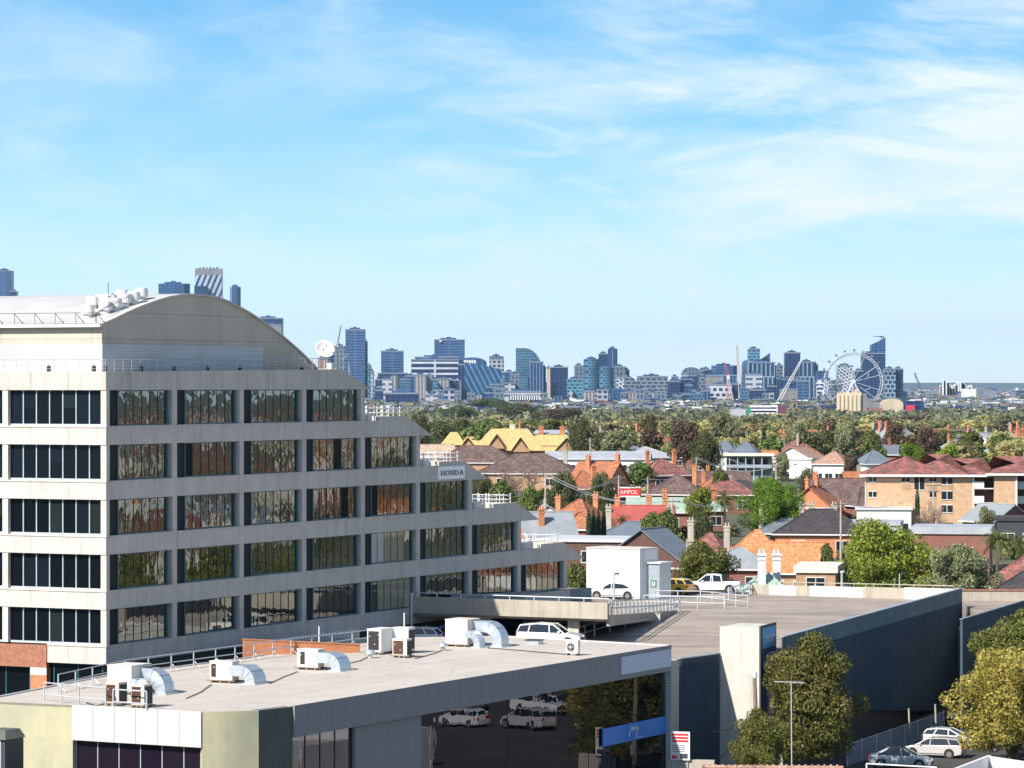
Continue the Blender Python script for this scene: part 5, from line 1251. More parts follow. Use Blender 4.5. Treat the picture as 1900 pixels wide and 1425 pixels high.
# near trees
tree('glossy', 'n', 1507, 1183, 10.2, 204, 'big dense dark green street tree in front of the navy wall and sign tower', D=246)
tree('gold', 'n', 1878, 1190, 8.6, 262, 'broad tree covered in yellow blossom in the lower right corner', D=258)
tree('glossy', 'n', 1895, 1150, 10.4, 200, 'dark green tree rising behind the yellow blossom tree at the right edge', D=268)
for px, py, H, wpx, kd, lab, D in ((1408, 1278, 5.6, 120, 'glossy', 'low bushy branches at the foot of the dark street tree, beside the timber pole', 240), (680, 1398, 4.2, 85, 'mid', 'small green shrub in front of the grey pier of the shop building', 206), (735, 1402, 4.0, 60, 'mid', 'smaller green shrub right of the one before the grey pier', 208), (950, 1414, 2.6, 110, 'lime', 'low yellow green shrub at the bottom edge before the black glass', 218)):
    tree(kd, 'n', px, py, H, wpx, lab, D=D, cat='shrub')
tree('lime', 'n', 1638, 968, 13, 215, 'large loose yellow green tree behind the back parapet of the parking deck')
tree('grey', 'n', 1778, 1012, 10.8, 150, 'grey olive tree right of the large yellow green tree')
tree('glossy', 'n', 1303, 1012, 9.2, 152, 'round dark green tree just behind the white pickup')
tree('bright', 'n', 1432, 889, 10, 134, 'vivid fresh green round tree in the middle of the suburb')
for k, (px, py) in enumerate(((1092, 925), (1101, 928), (1110, 927), (1120, 924))): tree('cyp', 'm', px, py, 8.6, 11, ['leftmost', 'second', 'third', 'rightmost'][k]+' of the four slim dark cypresses in a row', 'row of slim cypresses', D=455+k)
tree('cyp', 'm', 1702, 912, 9, 10, 'lone slim cypress before the cream brick flats', D=505)
for px, py, H, wpx, kd, lab in (
    (905, 739, 14.5, 105, 'fig', 'tallest dark fig tree on the skyline behind the yellow roofs'), (852, 752, 13, 85, 'fig', 'dark fig tree left of the tallest one behind the yellow roofs'), (958, 748, 13.5, 100, 'fig', 'dark fig tree right of the tallest one, under the curved tower'),
    (775, 768, 12, 60, 'fig', 'dark tree beside the stepped end of the office building'), (812, 778, 10, 70, 'fig', 'low dark tree left of the yellow roofs'), (1047, 757, 12.5, 95, 'rust', 'russet dark gum tree above the right end of the yellow roofs'), (1076, 775, 12, 52, 'fig', 'dark gum tree with a thin trunk at the right end of the yellow roofs'),
    (1150, 797, 9.5, 75, 'grey', 'grey green tree behind the long grey roof'), (1205, 768, 11, 38, 'fig', 'small dark round tree standing out of the olive belt'), (1270, 780, 12, 72, 'rust', 'tall russet tree left of the white weatherboard houses'), (1310, 800, 11, 70, 'fig', 'dark tree in front of the tall russet one'),
    (1335, 764, 11.5, 62, 'grey', 'hazy grey tree below the honeycomb tower'), (1418, 785, 11, 26, 'pine', 'dark pointed conifer in the middle of the olive belt'), (1478, 783, 11, 60, 'grey', 'grey green tree right of the dark conifer'), (1570, 782, 11, 60, 'grey', 'grey tree below the cream silos'),
    (1660, 785, 10.5, 55, 'rust', 'brown purple tree below the second cream silo'), (1720, 792, 10.5, 60, 'rust', 'brown purple tree right of the silos'), (1620, 800, 10, 55, 'mid', 'green tree above the flats'), (1785, 800, 10, 42, 'palm', 'feathery palm above the right end of the flats'),
    (1045, 874, 8.5, 68, 'fig', 'round dark tree left of the red filling station sign'), (1115, 876, 8.5, 62, 'fig', 'round dark tree touching the red filling station sign'), (935, 893, 8, 70, 'mid', 'green garden tree beside the second lowest terrace of the office'), (895, 878, 8, 50, 'fig', 'dark tree right below the lettered sign'), (985, 905, 7.5, 55, 'mid', 'green shrubby tree at the tip of the concrete band'),
    (960, 866, 8, 95, 'twig', 'pinkish leafless tree in front of the brown roof'), (1185, 858, 6, 75, 'mid', 'rounded green hedge tree among the terracotta roofs'), (1155, 950, 6.5, 36, 'palm', 'palm in front of the red sheet roof'), (1210, 952, 7, 60, 'mid', 'green tree right of the palm by the red roof'), (1345, 905, 9, 60, 'palm', 'tall palm left of the vivid green tree'),
    (1300, 905, 7, 70, 'lime', 'yellowish tree in the gap left of the tall palm'), (1335, 870, 7.5, 45, 'mid', 'green tree below the white flats'), (1240, 948, 8, 70, 'mid', 'green tree behind the stone chimney'), (1300, 948, 8, 55, 'fig', 'dark tree between the stone chimneys'), (1850, 978, 9, 75, 'palm', 'big palm at the right edge behind the grey olive tree'), (1890, 985, 8.5, 60, 'palm', 'palm cut by the right edge'),
    (1830, 940, 8, 50, 'grey', 'grey tree beside the dark brown roof at the right'), (1730, 930, 8, 62, 'twig', 'bare tree in front of the cream brick flats'), (1590, 1000, 6, 50, 'mid', 'green bush left of the large yellow green tree'), (1535, 1010, 6.5, 45, 'mid', 'bush behind the orange roof'), (1450, 840, 7, 40, 'grey', 'pale tree right of the white flats'),
    (1500, 868, 7, 45, 'fig', 'dark tree above the brown gabled roof'), (1580, 842, 7, 40, 'rust', 'brown tree right of the pink roofed cottage'), (1690, 822, 8, 60, 'bright', 'small bright tree behind the mottled red roofs'), (1760, 826, 8, 60, 'lime', 'light green tree behind the mottled red roofs'), (1860, 806, 8.5, 60, 'mid', 'green tree at the right edge behind the flats'),
    (1070, 1045, 6.5, 60, 'mid', 'green tree between the office tip and the white stair tower')):
    tree(kd, 'm', px, py, H, wpx, lab)
# ------------------------------------------------------------------ houses
def chimney(b, x, y, z0, z1, w_=0.75, pots=2):
    b.box(x-w_/2, x+w_/2, y-w_*0.35, y+w_*0.35, z0, z1); b.box(x-w_*0.62, x+w_*0.62, y-w_*0.47, y+w_*0.47, z1+0.002, z1+0.22)
    b.box(x-w_*0.58, x+w_*0.58, y-w_*0.43, y+w_*0.43, z1-0.45, z1-0.3)
    for k in range(pots): b.cyl((x-0.2+0.4*k, y), 0.12, z1+0.222, z1+0.6, 8)
def house(label, W_, D_, wh, rh, kind, roof, wall, loc, rz, chim=(), group=None, win=2, name='house', cat='house', fascia='white', gable_front=False, cmat=None):
    t = thing(name, label, cat, loc, rz, group); b = MB(); hw, hd = W_/2, D_/2
    b.box(-hw, hw, -hd, hd, -1.5, wh)
    if kind == 'gable': b.add([(-hw, -hd, wh), (-hw, hd, wh), (-hw, 0, wh+rh*0.97), (-hw+0.2, -hd, wh), (-hw+0.2, hd, wh), (-hw+0.2, 0, wh+rh*0.97)], [(0, 2, 1), (3, 4, 5), (0, 3, 5, 2), (1, 2, 5, 4)]); b.add([(hw, -hd, wh), (hw, hd, wh), (hw, 0, wh+rh*0.97), (hw-0.2, -hd, wh), (hw-0.2, hd, wh), (hw-0.2, 0, wh+rh*0.97)], [(0, 1, 2), (3, 5, 4), (0, 2, 5, 3), (1, 4, 5, 2)])
    b.build('wall', M[wall], t)
    o_ = 0.45; r = MB(); z = wh-0.05
    if kind == 'hip':
        rl = max(0.3, hw-hd); r.add([(-hw-o_, -hd-o_, z), (hw+o_, -hd-o_, z), (hw+o_, hd+o_, z), (-hw-o_, hd+o_, z), (-rl, 0, wh+rh), (rl, 0, wh+rh)], [(3, 2, 1, 0), (0, 1, 5, 4), (1, 2, 5), (2, 3, 4, 5), (3, 0, 4)])
    elif kind == 'gable':
        r.add([(-hw-o_, -hd-o_, z), (hw+o_, -hd-o_, z), (hw+o_, hd+o_, z), (-hw-o_, hd+o_, z), (-hw-o_, 0, wh+rh), (hw+o_, 0, wh+rh), (-hw-o_, -hd-o_, z-0.15), (hw+o_, -hd-o_, z-0.15), (hw+o_, hd+o_, z-0.15), (-hw-o_, hd+o_, z-0.15), (-hw-o_, 0, wh+rh-0.15), (hw+o_, 0, wh+rh-0.15)],
              [(0, 1, 5, 4), (2, 3, 4, 5), (7, 6, 10, 11), (9, 8, 11, 10), (0, 6, 7, 1), (3, 2, 8, 9), (0, 4, 10, 6), (4, 3, 9, 10), (1, 7, 11, 5), (5, 11, 8, 2)])
    else:
        r.box(-hw-0.25, hw+0.25, -hd-0.25, hd+0.25, wh+0.002, wh+max(0.25, rh))
    if gable_front:
        gx = hw*0.35; gw = hw*0.42; gy = -hd-1.4; gz = wh+rh*0.8
        r.add([(gx-gw-0.3, gy-0.3, z), (gx+gw+0.3, gy-0.3, z), (gx, gy-0.3, gz), (gx, 0, gz), (gx-gw-0.3, 0, z+0.02), (gx+gw+0.3, 0, z+0.02)], [(0, 2, 3, 4), (2, 1, 5, 3)])
    ro = r.build('roof', TR[roof] if roof in TR else M[roof], t)
    if gable_front:
        g2 = MB(); g2.box(gx-gw, gx+gw, gy, -hd+0.01, -1.5, wh-0.06); g2.add([(gx-gw, gy-0.05, z), (gx+gw, gy-0.05, z), (gx, gy-0.05, gz-0.15), (gx-gw, gy+0.1, z), (gx+gw, gy+0.1, z), (gx, gy+0.1, gz-0.15)], [(0, 1, 2), (5, 4, 3), (0, 3, 4, 1), (1, 4, 5, 2), (2, 5, 3, 0)])
        g2.build('front_gable', M['off_white'], t)
    if kind != 'flat':
        f = MB(); f.box(-hw-o_-0.02, hw+o_+0.02, -hd-o_-0.06, -hd-o_, z-0.16, z+0.02); f.box(-hw-o_-0.06, -hw-o_, -hd-o_, hd+o_, z-0.16, z+0.02); f.build('gutter', M[fascia], ro)
        rc = MB()
        if kind == 'hip': 
            rl = max(0.3, hw-hd); rc.tube([(-rl, 0, wh+rh+0.03), (rl, 0, wh+rh+0.03)], 0.1, 4)
            for sx in (-1, 1): rc.tube([(sx*rl, 0, wh+rh+0.03), (sx*(hw+o_), -hd-o_, z+0.05)], 0.09, 4)
        else: rc.tube([(-hw-o_, 0, wh+rh+0.03), (hw+o_, 0, wh+rh+0.03)], 0.1, 4)
        rc.build('ridge_capping', TR[roof] if roof in TR else M[roof], ro)
    for c in chim:
        cb = MB(); chimney(cb, c[0]*hw, c[1]*hd, wh-0.3, wh+rh+c[2]); cb.build('chimney', M[c[3] if len(c) > 3 else 'brick_red'], ro)
    nw = max(1, win)
    for k in range(nw):
        x = -hw+W_*(k+0.5)/nw; ww = min(0.9, W_/nw*0.35)
        for fl in range(max(1, int(wh//2.7))):
            zc = fl*2.9+1.55; wb = MB(); wb.box(x-ww, x+ww, -hd-0.04, -hd-0.012, zc-0.65, zc+0.65); wo = wb.build('window', M['win'], t)
            fb_ = MB()
            for (a, e, c_, d_) in ((x-ww-0.08, x+ww+0.08, zc+0.65, zc+0.73), (x-ww-0.08, x+ww+0.08, zc-0.75, zc-0.65), (x-ww-0.08, x-ww, zc-0.649, zc+0.649), (x+ww, x+ww+0.08, zc-0.649, zc+0.649), (x-0.03, x+0.03, zc-0.649, zc+0.649)):
                fb_.box(a, e, -hd-0.09, -hd-0.005, c_, d_)
            fb_.build('frame', M['white'], wo)
    return t
HS = []
def put(label, px, py, wpx, dpt, wh, rh, kind, roof, wall, rot, chim=(), name='house', cat='house', D=None, **kw):
    H = wh+rh; D = D or solveD(py, H); X = (px-950)/F*D; w_ = wpx/F*D; HS.append((X, D, w_/2)); NR.append((px-wpx*0.45, px+wpx*0.45, py, py+H*0.72/D*F, D, 0))
    return house(label, w_, dpt, wh, rh, kind, roof, wall, (X, D, HC-(py-712.5)*D/F-H), R(rot), chim, name=name, cat=cat, **kw)
put('bright orange hip roofed house behind the parking deck', 1405, 984, 125, 9, 3.4, 3.9, 'hip', 'orange', 'brick_tan', -12)
put('bright orange gabled wing right of the orange hip roof', 1474, 1006, 96, 8, 3.2, 3.4, 'gable', 'orange', 'brick_tan', -14)
put('low orange tiled wing at the left of the orange hip roof', 1345, 1003, 60, 7, 3.0, 2.2, 'hip', 'orange', 'brick_tan', -14)
put('grey sheet roofed wing in front of the bright orange roof', 1372, 1016, 130, 8, 3.2, 2.3, 'hip', 'grey', 'brick_red', -10)
put('steep blue grey roofed house right of the white stair tower', 1212, 980, 95, 12, 3.6, 4.4, 'gable', 'slate', 'brick_dark', 62)
put('flat white roofed dark brick building behind the white stair tower', 1110, 997, 190, 10, 6.2, 0.35, 'flat', 'white', 'brick_dark', -14, win=3)
put('charcoal hip roofed house below the brown gabled one', 1525, 945, 165, 9, 3.2, 3.2, 'hip', 'dark', 'brick_orange', -8, ((-0.25, 0.2, 0.5, 'conc_raw'),))
put('house with a long brown gabled roof and terracotta ridge', 1560, 888, 105, 9, 3.4, 3.8, 'gable', 'brown', 'brick_orange', -10, ((-0.9, 0, 0.6, 'brick_orange'),))
put('small terracotta roofed house in front of the long brown gabled roof', 1512, 902, 80, 7, 3.2, 3.2, 'gable', 'terra', 'brick_orange', 70, ((0.3, 0, 1.2, 'brick_orange'), (-0.6, 0.2, 1.0, 'brick_orange')))
put('terracotta hip roofed house left of the four cypresses', 1076, 927, 112, 11, 3.3, 3.9, 'hip', 'terra', 'brick_red', -25, ((-0.6, -0.3, 0.2, 'brick_orange'), (0.3, 0.5, 0.5, 'brick_orange')))
put('green grey gabled house beyond the lowest terrace of the office', 1012, 950, 92, 8, 3.3, 3.5, 'gable', 'grey', 'brick_orange', 12, ((-0.3, -0.5, 0.3, 'brick_orange'),))
put('terracotta gabled house with a tall chimney near the red sign', 1112, 857, 80, 9, 3.3, 4.0, 'gable', 'terra', 'brick_orange', -30, ((0.9, 0.1, 1.2, 'brick_orange'), (-0.4, -0.3, 0.9, 'brick_orange')))
put('red roofed house left of the terracotta gabled one', 1080, 874, 80, 9, 3.2, 3.0, 'hip', 'terra', 'brick_red', 20, ((0.3, -0.6, 0.8, 'brick_orange'),))
put('large dark brown hip roofed house with a long ridge', 985, 842, 180, 13, 3.3, 3.7, 'hip', 'brown', 'brick_tan', -10, ((0.7, 0.2, 0.4, 'conc_raw'),))
put('brown tiled house just below the yellow roofs', 885, 827, 150, 11, 3.3, 3.5, 'hip', 'brown', 'brick_tan', -8)
put('cream tiled house next to the office terrace', 800, 825, 80, 9, 3.2, 3.0, 'gable', 'cream', 'off_white', 8)
put('long pale grey roofed hall under the yellow roofs', 1110, 838, 190, 12, 3.6, 1.4, 'gable', 'lightgrey', 'white_wall', -4, name='hall', cat='hall')
put('pale grey roofed white building right of the long hall', 1195, 829, 92, 12, 3.4, 2.2, 'hip', 'lightgrey', 'white_wall', 12)
put('house with a dark red sheet roof behind the palm', 1192, 938, 110, 8, 3.4, 2.7, 'gable', 'redsheet', 'brick_orange', -6, ((-0.85, 0, 1.0, 'brick_orange'), (0.2, 0.3, 1.1, 'brick_orange'), (0.75, 0.3, 1.0, 'brick_orange')))
put('pale green sheet roofed house behind the dark red one', 1222, 924, 110, 8, 3.2, 2.0, 'gable', 'green', 'brick_red', -4, ((0.2, 0.2, 0.9, 'brick_orange'),))
put('pale green curved sheet roofed shed by the yellowish tree', 1305, 921, 58, 8, 3.2, 2.0, 'hip', 'green', 'brick_red', 8, ((0.7, 0, 1.0, 'brick_orange'),))
put('purple brown roofed house left of the white flats', 1258, 882, 105, 9, 3.2, 3.1, 'hip', 'brown', 'brick_red', -15, ((0.6, 0, 1.4, 'brick_orange'),))
put('mottled brown roofed house below the white flats', 1345, 884, 88, 9, 3.2, 3.0, 'hip', 'red', 'brick_red', 10)
put('red roofed house with two chimneys behind the hedge tree', 1225, 852, 90, 9, 3.2, 3.0, 'hip', 'red', 'brick_red', 25, ((-0.6, 0, 1.4, 'brick_orange'), (0.5, -0.3, 1.4, 'brick_orange')))
put('left one of the two white weatherboard houses with slate grey roofs', 1345, 818, 46, 10, 5.4, 2.4, 'hip', 'slate', 'white', -12, win=2)
put('right one of the two white weatherboard houses with slate grey roofs', 1384, 820, 44, 10, 5.4, 2.3, 'hip', 'slate', 'white', -12, win=2)
put('small terracotta roof just above the right end of the white flats', 1425, 836, 32, 8, 3.2, 2.4, 'gable', 'orange', 'white', 30)
put('white cottage with a faded pink gabled roof', 1480, 828, 46, 9, 4.4, 2.4, 'gable', 'pink', 'white', 60, win=1)
put('white cottage with a faded pink hip roof, right of the gabled one', 1548, 838, 58, 9, 4.2, 2.4, 'hip', 'pink', 'white', -20, win=3)
put('white garage with a flat white roof below the pink roofed cottages', 1515, 858, 75, 8, 3.0, 0.3, 'flat', 'white', 'white', -10)
put('blue grey roofed pavilion left of the mottled red roofs', 1620, 836, 48, 9, 4.2, 2.6, 'hip', 'slate', 'white', 10, win=3)
put('small house with red walls and chimneys behind the blue grey pavilion', 1640, 826, 50, 8, 4.0, 2.0, 'gable', 'slate', 'brick_red', -8, ((-0.5, 0, 1.2), (0.4, 0, 1.2)))
put('purple brown roofed house at the left foot of the cream brick flats', 1600, 905, 60, 8, 3.2, 2.7, 'hip', 'brown', 'brick_red', 20)
put('terracotta block with a white capped flat roof before the cream flats', 1655, 908, 72, 8, 6.0, 0.25, 'flat', 'white', 'brick_orange', -10, win=1)
put('low dark garage beside the terracotta block', 1715, 912, 42, 8, 5.0, 0.3, 'flat', 'lightgrey', 'dark_grey', -10)
put('white rendered house with a low curved front below the terracotta block', 1640, 941, 100, 7, 4.2, 0.3, 'flat', 'white', 'white_wall', -6, win=3)
put('white shed roof long and low behind the large yellow green tree', 1585, 966, 170, 9, 4.2, 0.5, 'flat', 'lightgrey', 'white_wall', -9)
put('flat roofed brick building with a dark deep fascia right of the yellow green tree', 1768, 975, 140, 10, 5.2, 0.9, 'flat', 'lightgrey', 'brick_red', -10, win=3)
put('dark brown hip roofed house at the right edge below the flats', 1890, 914, 120, 9, 3.2, 2.6, 'hip', 'dark', 'brick_red', -12)
put('weathered grey gabled roof at the right edge', 1850, 935, 80, 8, 3.2, 2.4, 'gable', 'grey', 'brick_red', -50)
put('dark flat roofed modern extension at the right edge', 1890, 958, 80, 8, 4.0, 0.5, 'flat', 'dark', 'dark_grey', -8)
put('mottled red hip roofed house in the right corner behind the concrete parapet', 1905, 1032, 150, 10, 3.2, 3.2, 'hip', 'red', 'brick_red', -14)
put('charcoal tiled roof in the right corner in front of the mottled red one', 1905, 1060, 150, 8, 3.2, 2.6, 'hip', 'dark', 'brick_red', -14, D=335)
put('pale green hip roofed house with two white chimneys behind the pickup', 1418, 1062, 88, 6, 5.0, 2.2, 'hip', 'green', 'brick_red', 0, ((-0.15, -0.5, 1.7, 'white_wall'), (0.55, 0.3, 1.6, 'white_wall')), D=338)
put('tan brick house with a flat cream fascia, left of the large tree', 1520, 1046, 72, 8, 5.6, 0.7, 'flat', 'off_white', 'brick_tan', -10, D=348, win=1)
put('mottled brown roofed house left of the bright orange one', 1318, 990, 90, 9, 3.3, 2.9, 'hip', 'red', 'brick_red', -18, ((0.8, -0.2, 0.8, 'conc_raw'), (-0.9, 0.2, 1.4, 'conc_raw')))
put('low grey roofed terrace with pale stone chimneys', 1480, 962, 150, 7, 2.7, 1.9, 'hip', 'slate', 'brick_tan', -8, ((-0.9, 0.2, 1.8, 'conc_raw'), (0.1, 0.2, 1.8, 'conc_raw'), (0.9, 0.2, 1.8, 'conc_raw')))
put('mossy roofed terrace with pale stone chimneys right of the four cypresses', 1180, 968, 130, 7, 3.6, 1.8, 'hip', 'slate', 'white_wall_dirty', -8, ((-0.8, 0.2, 1.8, 'conc_raw'), (0.95, 0.2, 1.8, 'conc_raw')))

# yellow roofed school
YD_ = 850; x0 = (965-950)/F*YD_; gz = ground_z(YD_)
t = thing('yellow_roof_building', 'long building with bright yellow tiled roofs and several gables', 'school', (x0, YD_, gz), R(-3)); HS.append((x0, YD_, 20)); NR.append((815, 1112, 796, 836, YD_, 0))
sc_ = YD_/F
def yx(px): return (px-965)*sc_
def yz(py): return HC-(py-712.5)*sc_-gz
b = MB(); b.box(yx(822), yx(1108), 0, 8, -2, yz(826)); b.build('wall', M['brick_tan'], t)
def hiproof(mb, a, e, y0, y1, z0, z1, k=0.35):
    h = (y1-y0)*k; mb.add([(a, y0, z0), (e, y0, z0), (e, y1, z0), (a, y1, z0), (a+h*1.1, (y0+y1)/2, z1), (e-h*1.1, (y0+y1)/2, z1)], [(3, 2, 1, 0), (0, 1, 5, 4), (1, 2, 5), (2, 3, 4, 5), (3, 0, 4)])
b = MB(); hiproof(b, yx(874), yx(1012), -2, 13, yz(836), yz(796), 0.28); hiproof(b, yx(816), yx(864), -0.5, 8, yz(826), yz(802), 0.25); hiproof(b, yx(850), yx(900), 0, 8, yz(828), yz(808), 0.25); hiproof(b, yx(975), yx(1068), -1.5, 9, yz(839), yz(807), 0.2); hiproof(b, yx(1062), yx(1120), -1, 9, yz(838), yz(804))
for a, c_, e, zt_2, zb_2 in ((904, 922, 940, 806, 832), (948, 966, 986, 812, 838), (1030, 1052, 1068, 812, 836), (858, 868, 880, 812, 826)):
    b.add([(yx(a), -3, yz(zb_2)), (yx(c_), -3.2, yz(zt_2)), (yx(e), -3, yz(zb_2)), (yx(a), 4, yz(zb_2)), (yx(c_), 5, yz(zt_2)), (yx(e), 4, yz(zb_2))], [(0, 1, 4, 3), (1, 2, 5, 4)])
b.build('roof', TR['yellow'], t)
b = MB()
for a, c_, e, zt_2, zb_2 in ((906, 922, 938, 809, 832), (950, 966, 984, 815, 838), (1032, 1052, 1066, 815, 836), (860, 868, 878, 814, 826)): b.add([(yx(a), -2.6, yz(zb_2)), (yx(e), -2.6, yz(zb_2)), (yx(c_), -2.6, yz(zt_2)), (yx(a), 1, yz(zb_2)), (yx(e), 1, yz(zb_2)), (yx(c_), 1, yz(zt_2)), ], [(0, 1, 2), (5, 4, 3), (0, 3, 4, 1), (1, 4, 5, 2), (2, 5, 3, 0)])
b.build('gable_end', M['brick_tan'], t)
b = MB(); chimney(b, yx(948), 6, yz(800), yz(790), 1.2, 0); b.build('chimney', M['off_white'], t)
for px in (1001, 1041):
    b = MB(); chimney(b, yx(px), 9, yz(812), yz(794), 1.2); b.build('chimney', M['brick_orange'], t)
b = MB(); b.add([(yx(985), 9.2, yz(806)), (yx(1058), 9.2, yz(806)), (yx(1050), 14, yz(799)), (yx(990), 14, yz(799))], [(0, 1, 2, 3)]); b.build('grey_roof', TR['lightgrey'], t); b = MB(); hiproof(b, yx(848), yx(888), 9, 16, yz(806), yz(793)); b.build('grey_roof', TR['lightgrey'], t)

# cream brick flats with mottled red roofs
D0 = 520; gz = ground_z(D0)
t = thing('cream_brick_flats', 'long three storey cream brick flats under several mottled red hip roofs', 'apartment building', ((1605-950)/F*D0, D0, gz), R(-6)); HS.append(((1750-950)/F*D0, D0, 14)); HS.append(((1850-950)/F*D0, D0, 14)); NR.append((1600, 1910, 845, 925, D0, 0)); s_ = D0/F
fx = lambda px: (px-1605)*s_; fz = lambda py: HC-(py-712.5)*s_-gz
b = MB(); b.box(fx(1605), fx(1805), 0, 10, -1, fz(881)); b.box(fx(1842), fx(1882), -1.5, 10, -1, fz(878)); b.build('wall', M['brick_yellow'], t)
b = MB(); b.box(fx(1806), fx(1841), 2.5, 10, -1, fz(881)); b.box(fx(1883), fx(1960), 2.5, 10, -1, fz(878)); b.build('recessed_wall', M['brick_dark'], t)
b = MB(); hiproof(b, fx(1596), fx(1760), -0.8, 12, fz(880), fz(847), 0.5); hiproof(b, fx(1680), fx(1800), -0.79, 12.4, fz(880.5), fz(844), 0.45); hiproof(b, fx(1745), fx(1845), -0.78, 11, fz(881), fz(851), 0.5); hiproof(b, fx(1825), fx(1940), -2.2, 12, fz(878), fz(847), 0.5); b.build('roof', TR['red'], t)
b = MB(); b.box(fx(1595), fx(1846), -0.95, -0.82, fz(884), fz(880)); b.box(fx(1826), fx(1945), -2.35, -2.22, fz(881), fz(877)); b.box(fx(1803), fx(1806), -0.1, 0.05, 0, fz(881)); b.box(fx(1881), fx(1884), -1.6, -1.45, 0, fz(880)); b.box(fx(1605), fx(1606.5), -0.1, 0, 0, fz(881)); b.build('white_trim', M['white'], t)
for (a, e, zt1, zb1) in ((1612, 1626, 886, 894), (1673, 1687, 886, 894), (1696, 1714, 885, 908), (1724, 1736, 886, 893), (1746, 1766, 886, 898), (1746, 1766, 911, 926), (1746, 1766, 937, 950), (1724, 1736, 912, 922), (1612, 1626, 912, 922)):
    w_ = MB(); w_.box(fx(a), fx(e), -0.06, -0.02, fz(zb1), fz(zt1)); o = w_.build('window', M['win'], t); w_ = MB(); mm = (fx(a)+fx(e))/2; w_.box(mm-0.04, mm+0.04, -0.1, -0.061, fz(zb1), fz(zt1)); w_.box(fx(a)-0.06, fx(e)+0.06, -0.1, -0.03, fz(zt1), fz(zt1)+0.1); w_.box(fx(a)-0.06, fx(e)+0.06, -0.1, -0.03, fz(zb1)-0.1, fz(zb1)); w_.build('frame', M['white'], o)
b = MB()
for (a, e) in ((1673, 1690), (1724, 1738), (1745, 1767)): b.box(fx(a), fx(e), -0.04, -0.01, fz(909), fz(899))
b.build('brown_spandrel', M['brick_tan'], t)
for z in (905, 932): 
    b = MB(); b.box(fx(1806), fx(1841), 0, 2.5, fz(z)-0.15, fz(z)); b.box(fx(1806), fx(1824), -0.05, 0.05, fz(z)+0.002, fz(z)+1.0); b.box(fx(1883), fx(1920), 0, 2.5, fz(z)-0.15, fz(z)); b.box(fx(1885), fx(1915), -0.05, 0.05, fz(z)+0.002, fz(z)+1.0); b.build('balcony', M['white'], t)

# white flats
D0 = 720; gz = ground_z(D0)-1
t = thing('white_flats', 'white two storey flats with a flat roof and a dark glazed right wing', 'apartment building', ((1295-950)/F*D0, D0, gz), R(-4)); HS.append(((1350-950)/F*D0, D0, 10)); NR.append((1292, 1436, 842, 874, D0, 0)); s_ = D0/F
fx = lambda px: (px-1295)*s_; fz = lambda py: HC-(py-712.5)*s_-gz
b = MB(); b.box(0, fx(1348), 0, 9, -1, fz(847)); b.build('wall', M['white'], t)
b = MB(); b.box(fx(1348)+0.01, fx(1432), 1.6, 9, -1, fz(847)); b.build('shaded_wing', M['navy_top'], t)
b = MB(); b.box(-0.4, fx(1436), -0.4, 9.5, fz(846), fz(842)); b.build('roof', M['off_white'], t)
for (a, e, z1, z0) in ((1312, 1320, 852, 857), (1323, 1331, 852, 857), (1312, 1320, 872, 877), (1323, 1331, 872, 877), (1308, 1316, 863, 868)):
    w_ = MB(); w_.box(fx(a), fx(e), -0.05, -0.01, fz(z0), fz(z1)); w_.build('window', M['win'], t)
for k in range(5):
    a = 1355+k*15; w_ = MB(); w_.box(fx(a), fx(a+9), 1.54, 1.59, fz(865), fz(851)); w_.build('window', M['win'], t); w_ = MB(); w_.box(fx(a-2), fx(a-1), 0.1, 0.25, 0, fz(847)-0.02); w_.build('post', M['white'], t)
b = MB(); b.box(fx(1349), fx(1432), 0.0, 1.59, fz(868), fz(867)); b.box(fx(1349), fx(1432), 0.0, 0.06, fz(867)+0.002, fz(862)); b.build('balcony', M['galv'], t)

# red filling station canopy
D0 = 600; t = thing('filling_station_sign', 'red and white filling station canopy sign among the houses', 'sign', tuple(pt(1150, 921, D0)), R(-4)); s_ = D0/F
b = MB(); b.box(0, 38*s_, 0, 4, 0, 15*s_); b.build('canopy', M['sign_red'], t); b = MB(); b.box(-0.1, 38.5*s_, -0.1, 4.1, 15*s_+0.002, 15*s_+0.12); b.box(0, 38*s_, -0.06, -0.01, -0.12, 0.1); b.build('white_edge', M['white'], t)
text('lettering', 'AMPOL', M['white'], t, (17*s_, -0.05, 7.5*s_), (R(90), 0, 0), 0.95, 0.01, 0.0, 1.0)
b = MB(); b.box(1, 1.3, 1, 1.3, -5, 0); b.box(3, 3.3, 3, 3.3, -5, 0); b.build('leg', M['white'], t)

# utility poles with cross arms and wires over the roofs
poles = [(1012, 878, 945, 480), (1148, 882, 945, 520), (1202, 885, 940, 560), (1292, 848, 905, 640), (1311, 825, 870, 760), (1440, 862, 900, 640), (1461, 905, 950, 520), (1247, 925, 965, 450), (1095, 812, 880, 700), (1560, 930, 975, 450), (1732, 895, 960, 470), (1275, 1000, 1020, 380)]
UPl = []
for k, (px, yt, yb, D0) in enumerate(poles):
    p = pt(px, yt, D0); bz = ground_z(D0)-0.5; h = p.z-bz
    t = thing('utility_pole', 'x', 'utility pole', (p.x, p.y, bz), 0.3, 'utility poles among the roofs'); PEND.append((t, 'thin utility pole', px))
    b = MB(); b.tube([(0, 0, 0), (0, 0, h)], [0.16, 0.11], 6); b.build('shaft', M['conc_raw'], t)
    b = MB(); b.tube([(-1.1, 0, h-0.4), (1.1, 0, h-0.4)], 0.07, 4); b.tube([(-0.9, 0, h-1.2), (0.9, 0, h-1.2)], 0.06, 4)
    for x in (-1, -0.4, 0.4, 1): b.tube([(x, 0, h-0.4), (x, 0, h-0.15)], 0.05, 4)
    b.build('cross_arm', M['wood'], t); UPl.append(Vector((p.x, p.y, p.z-0.3)))
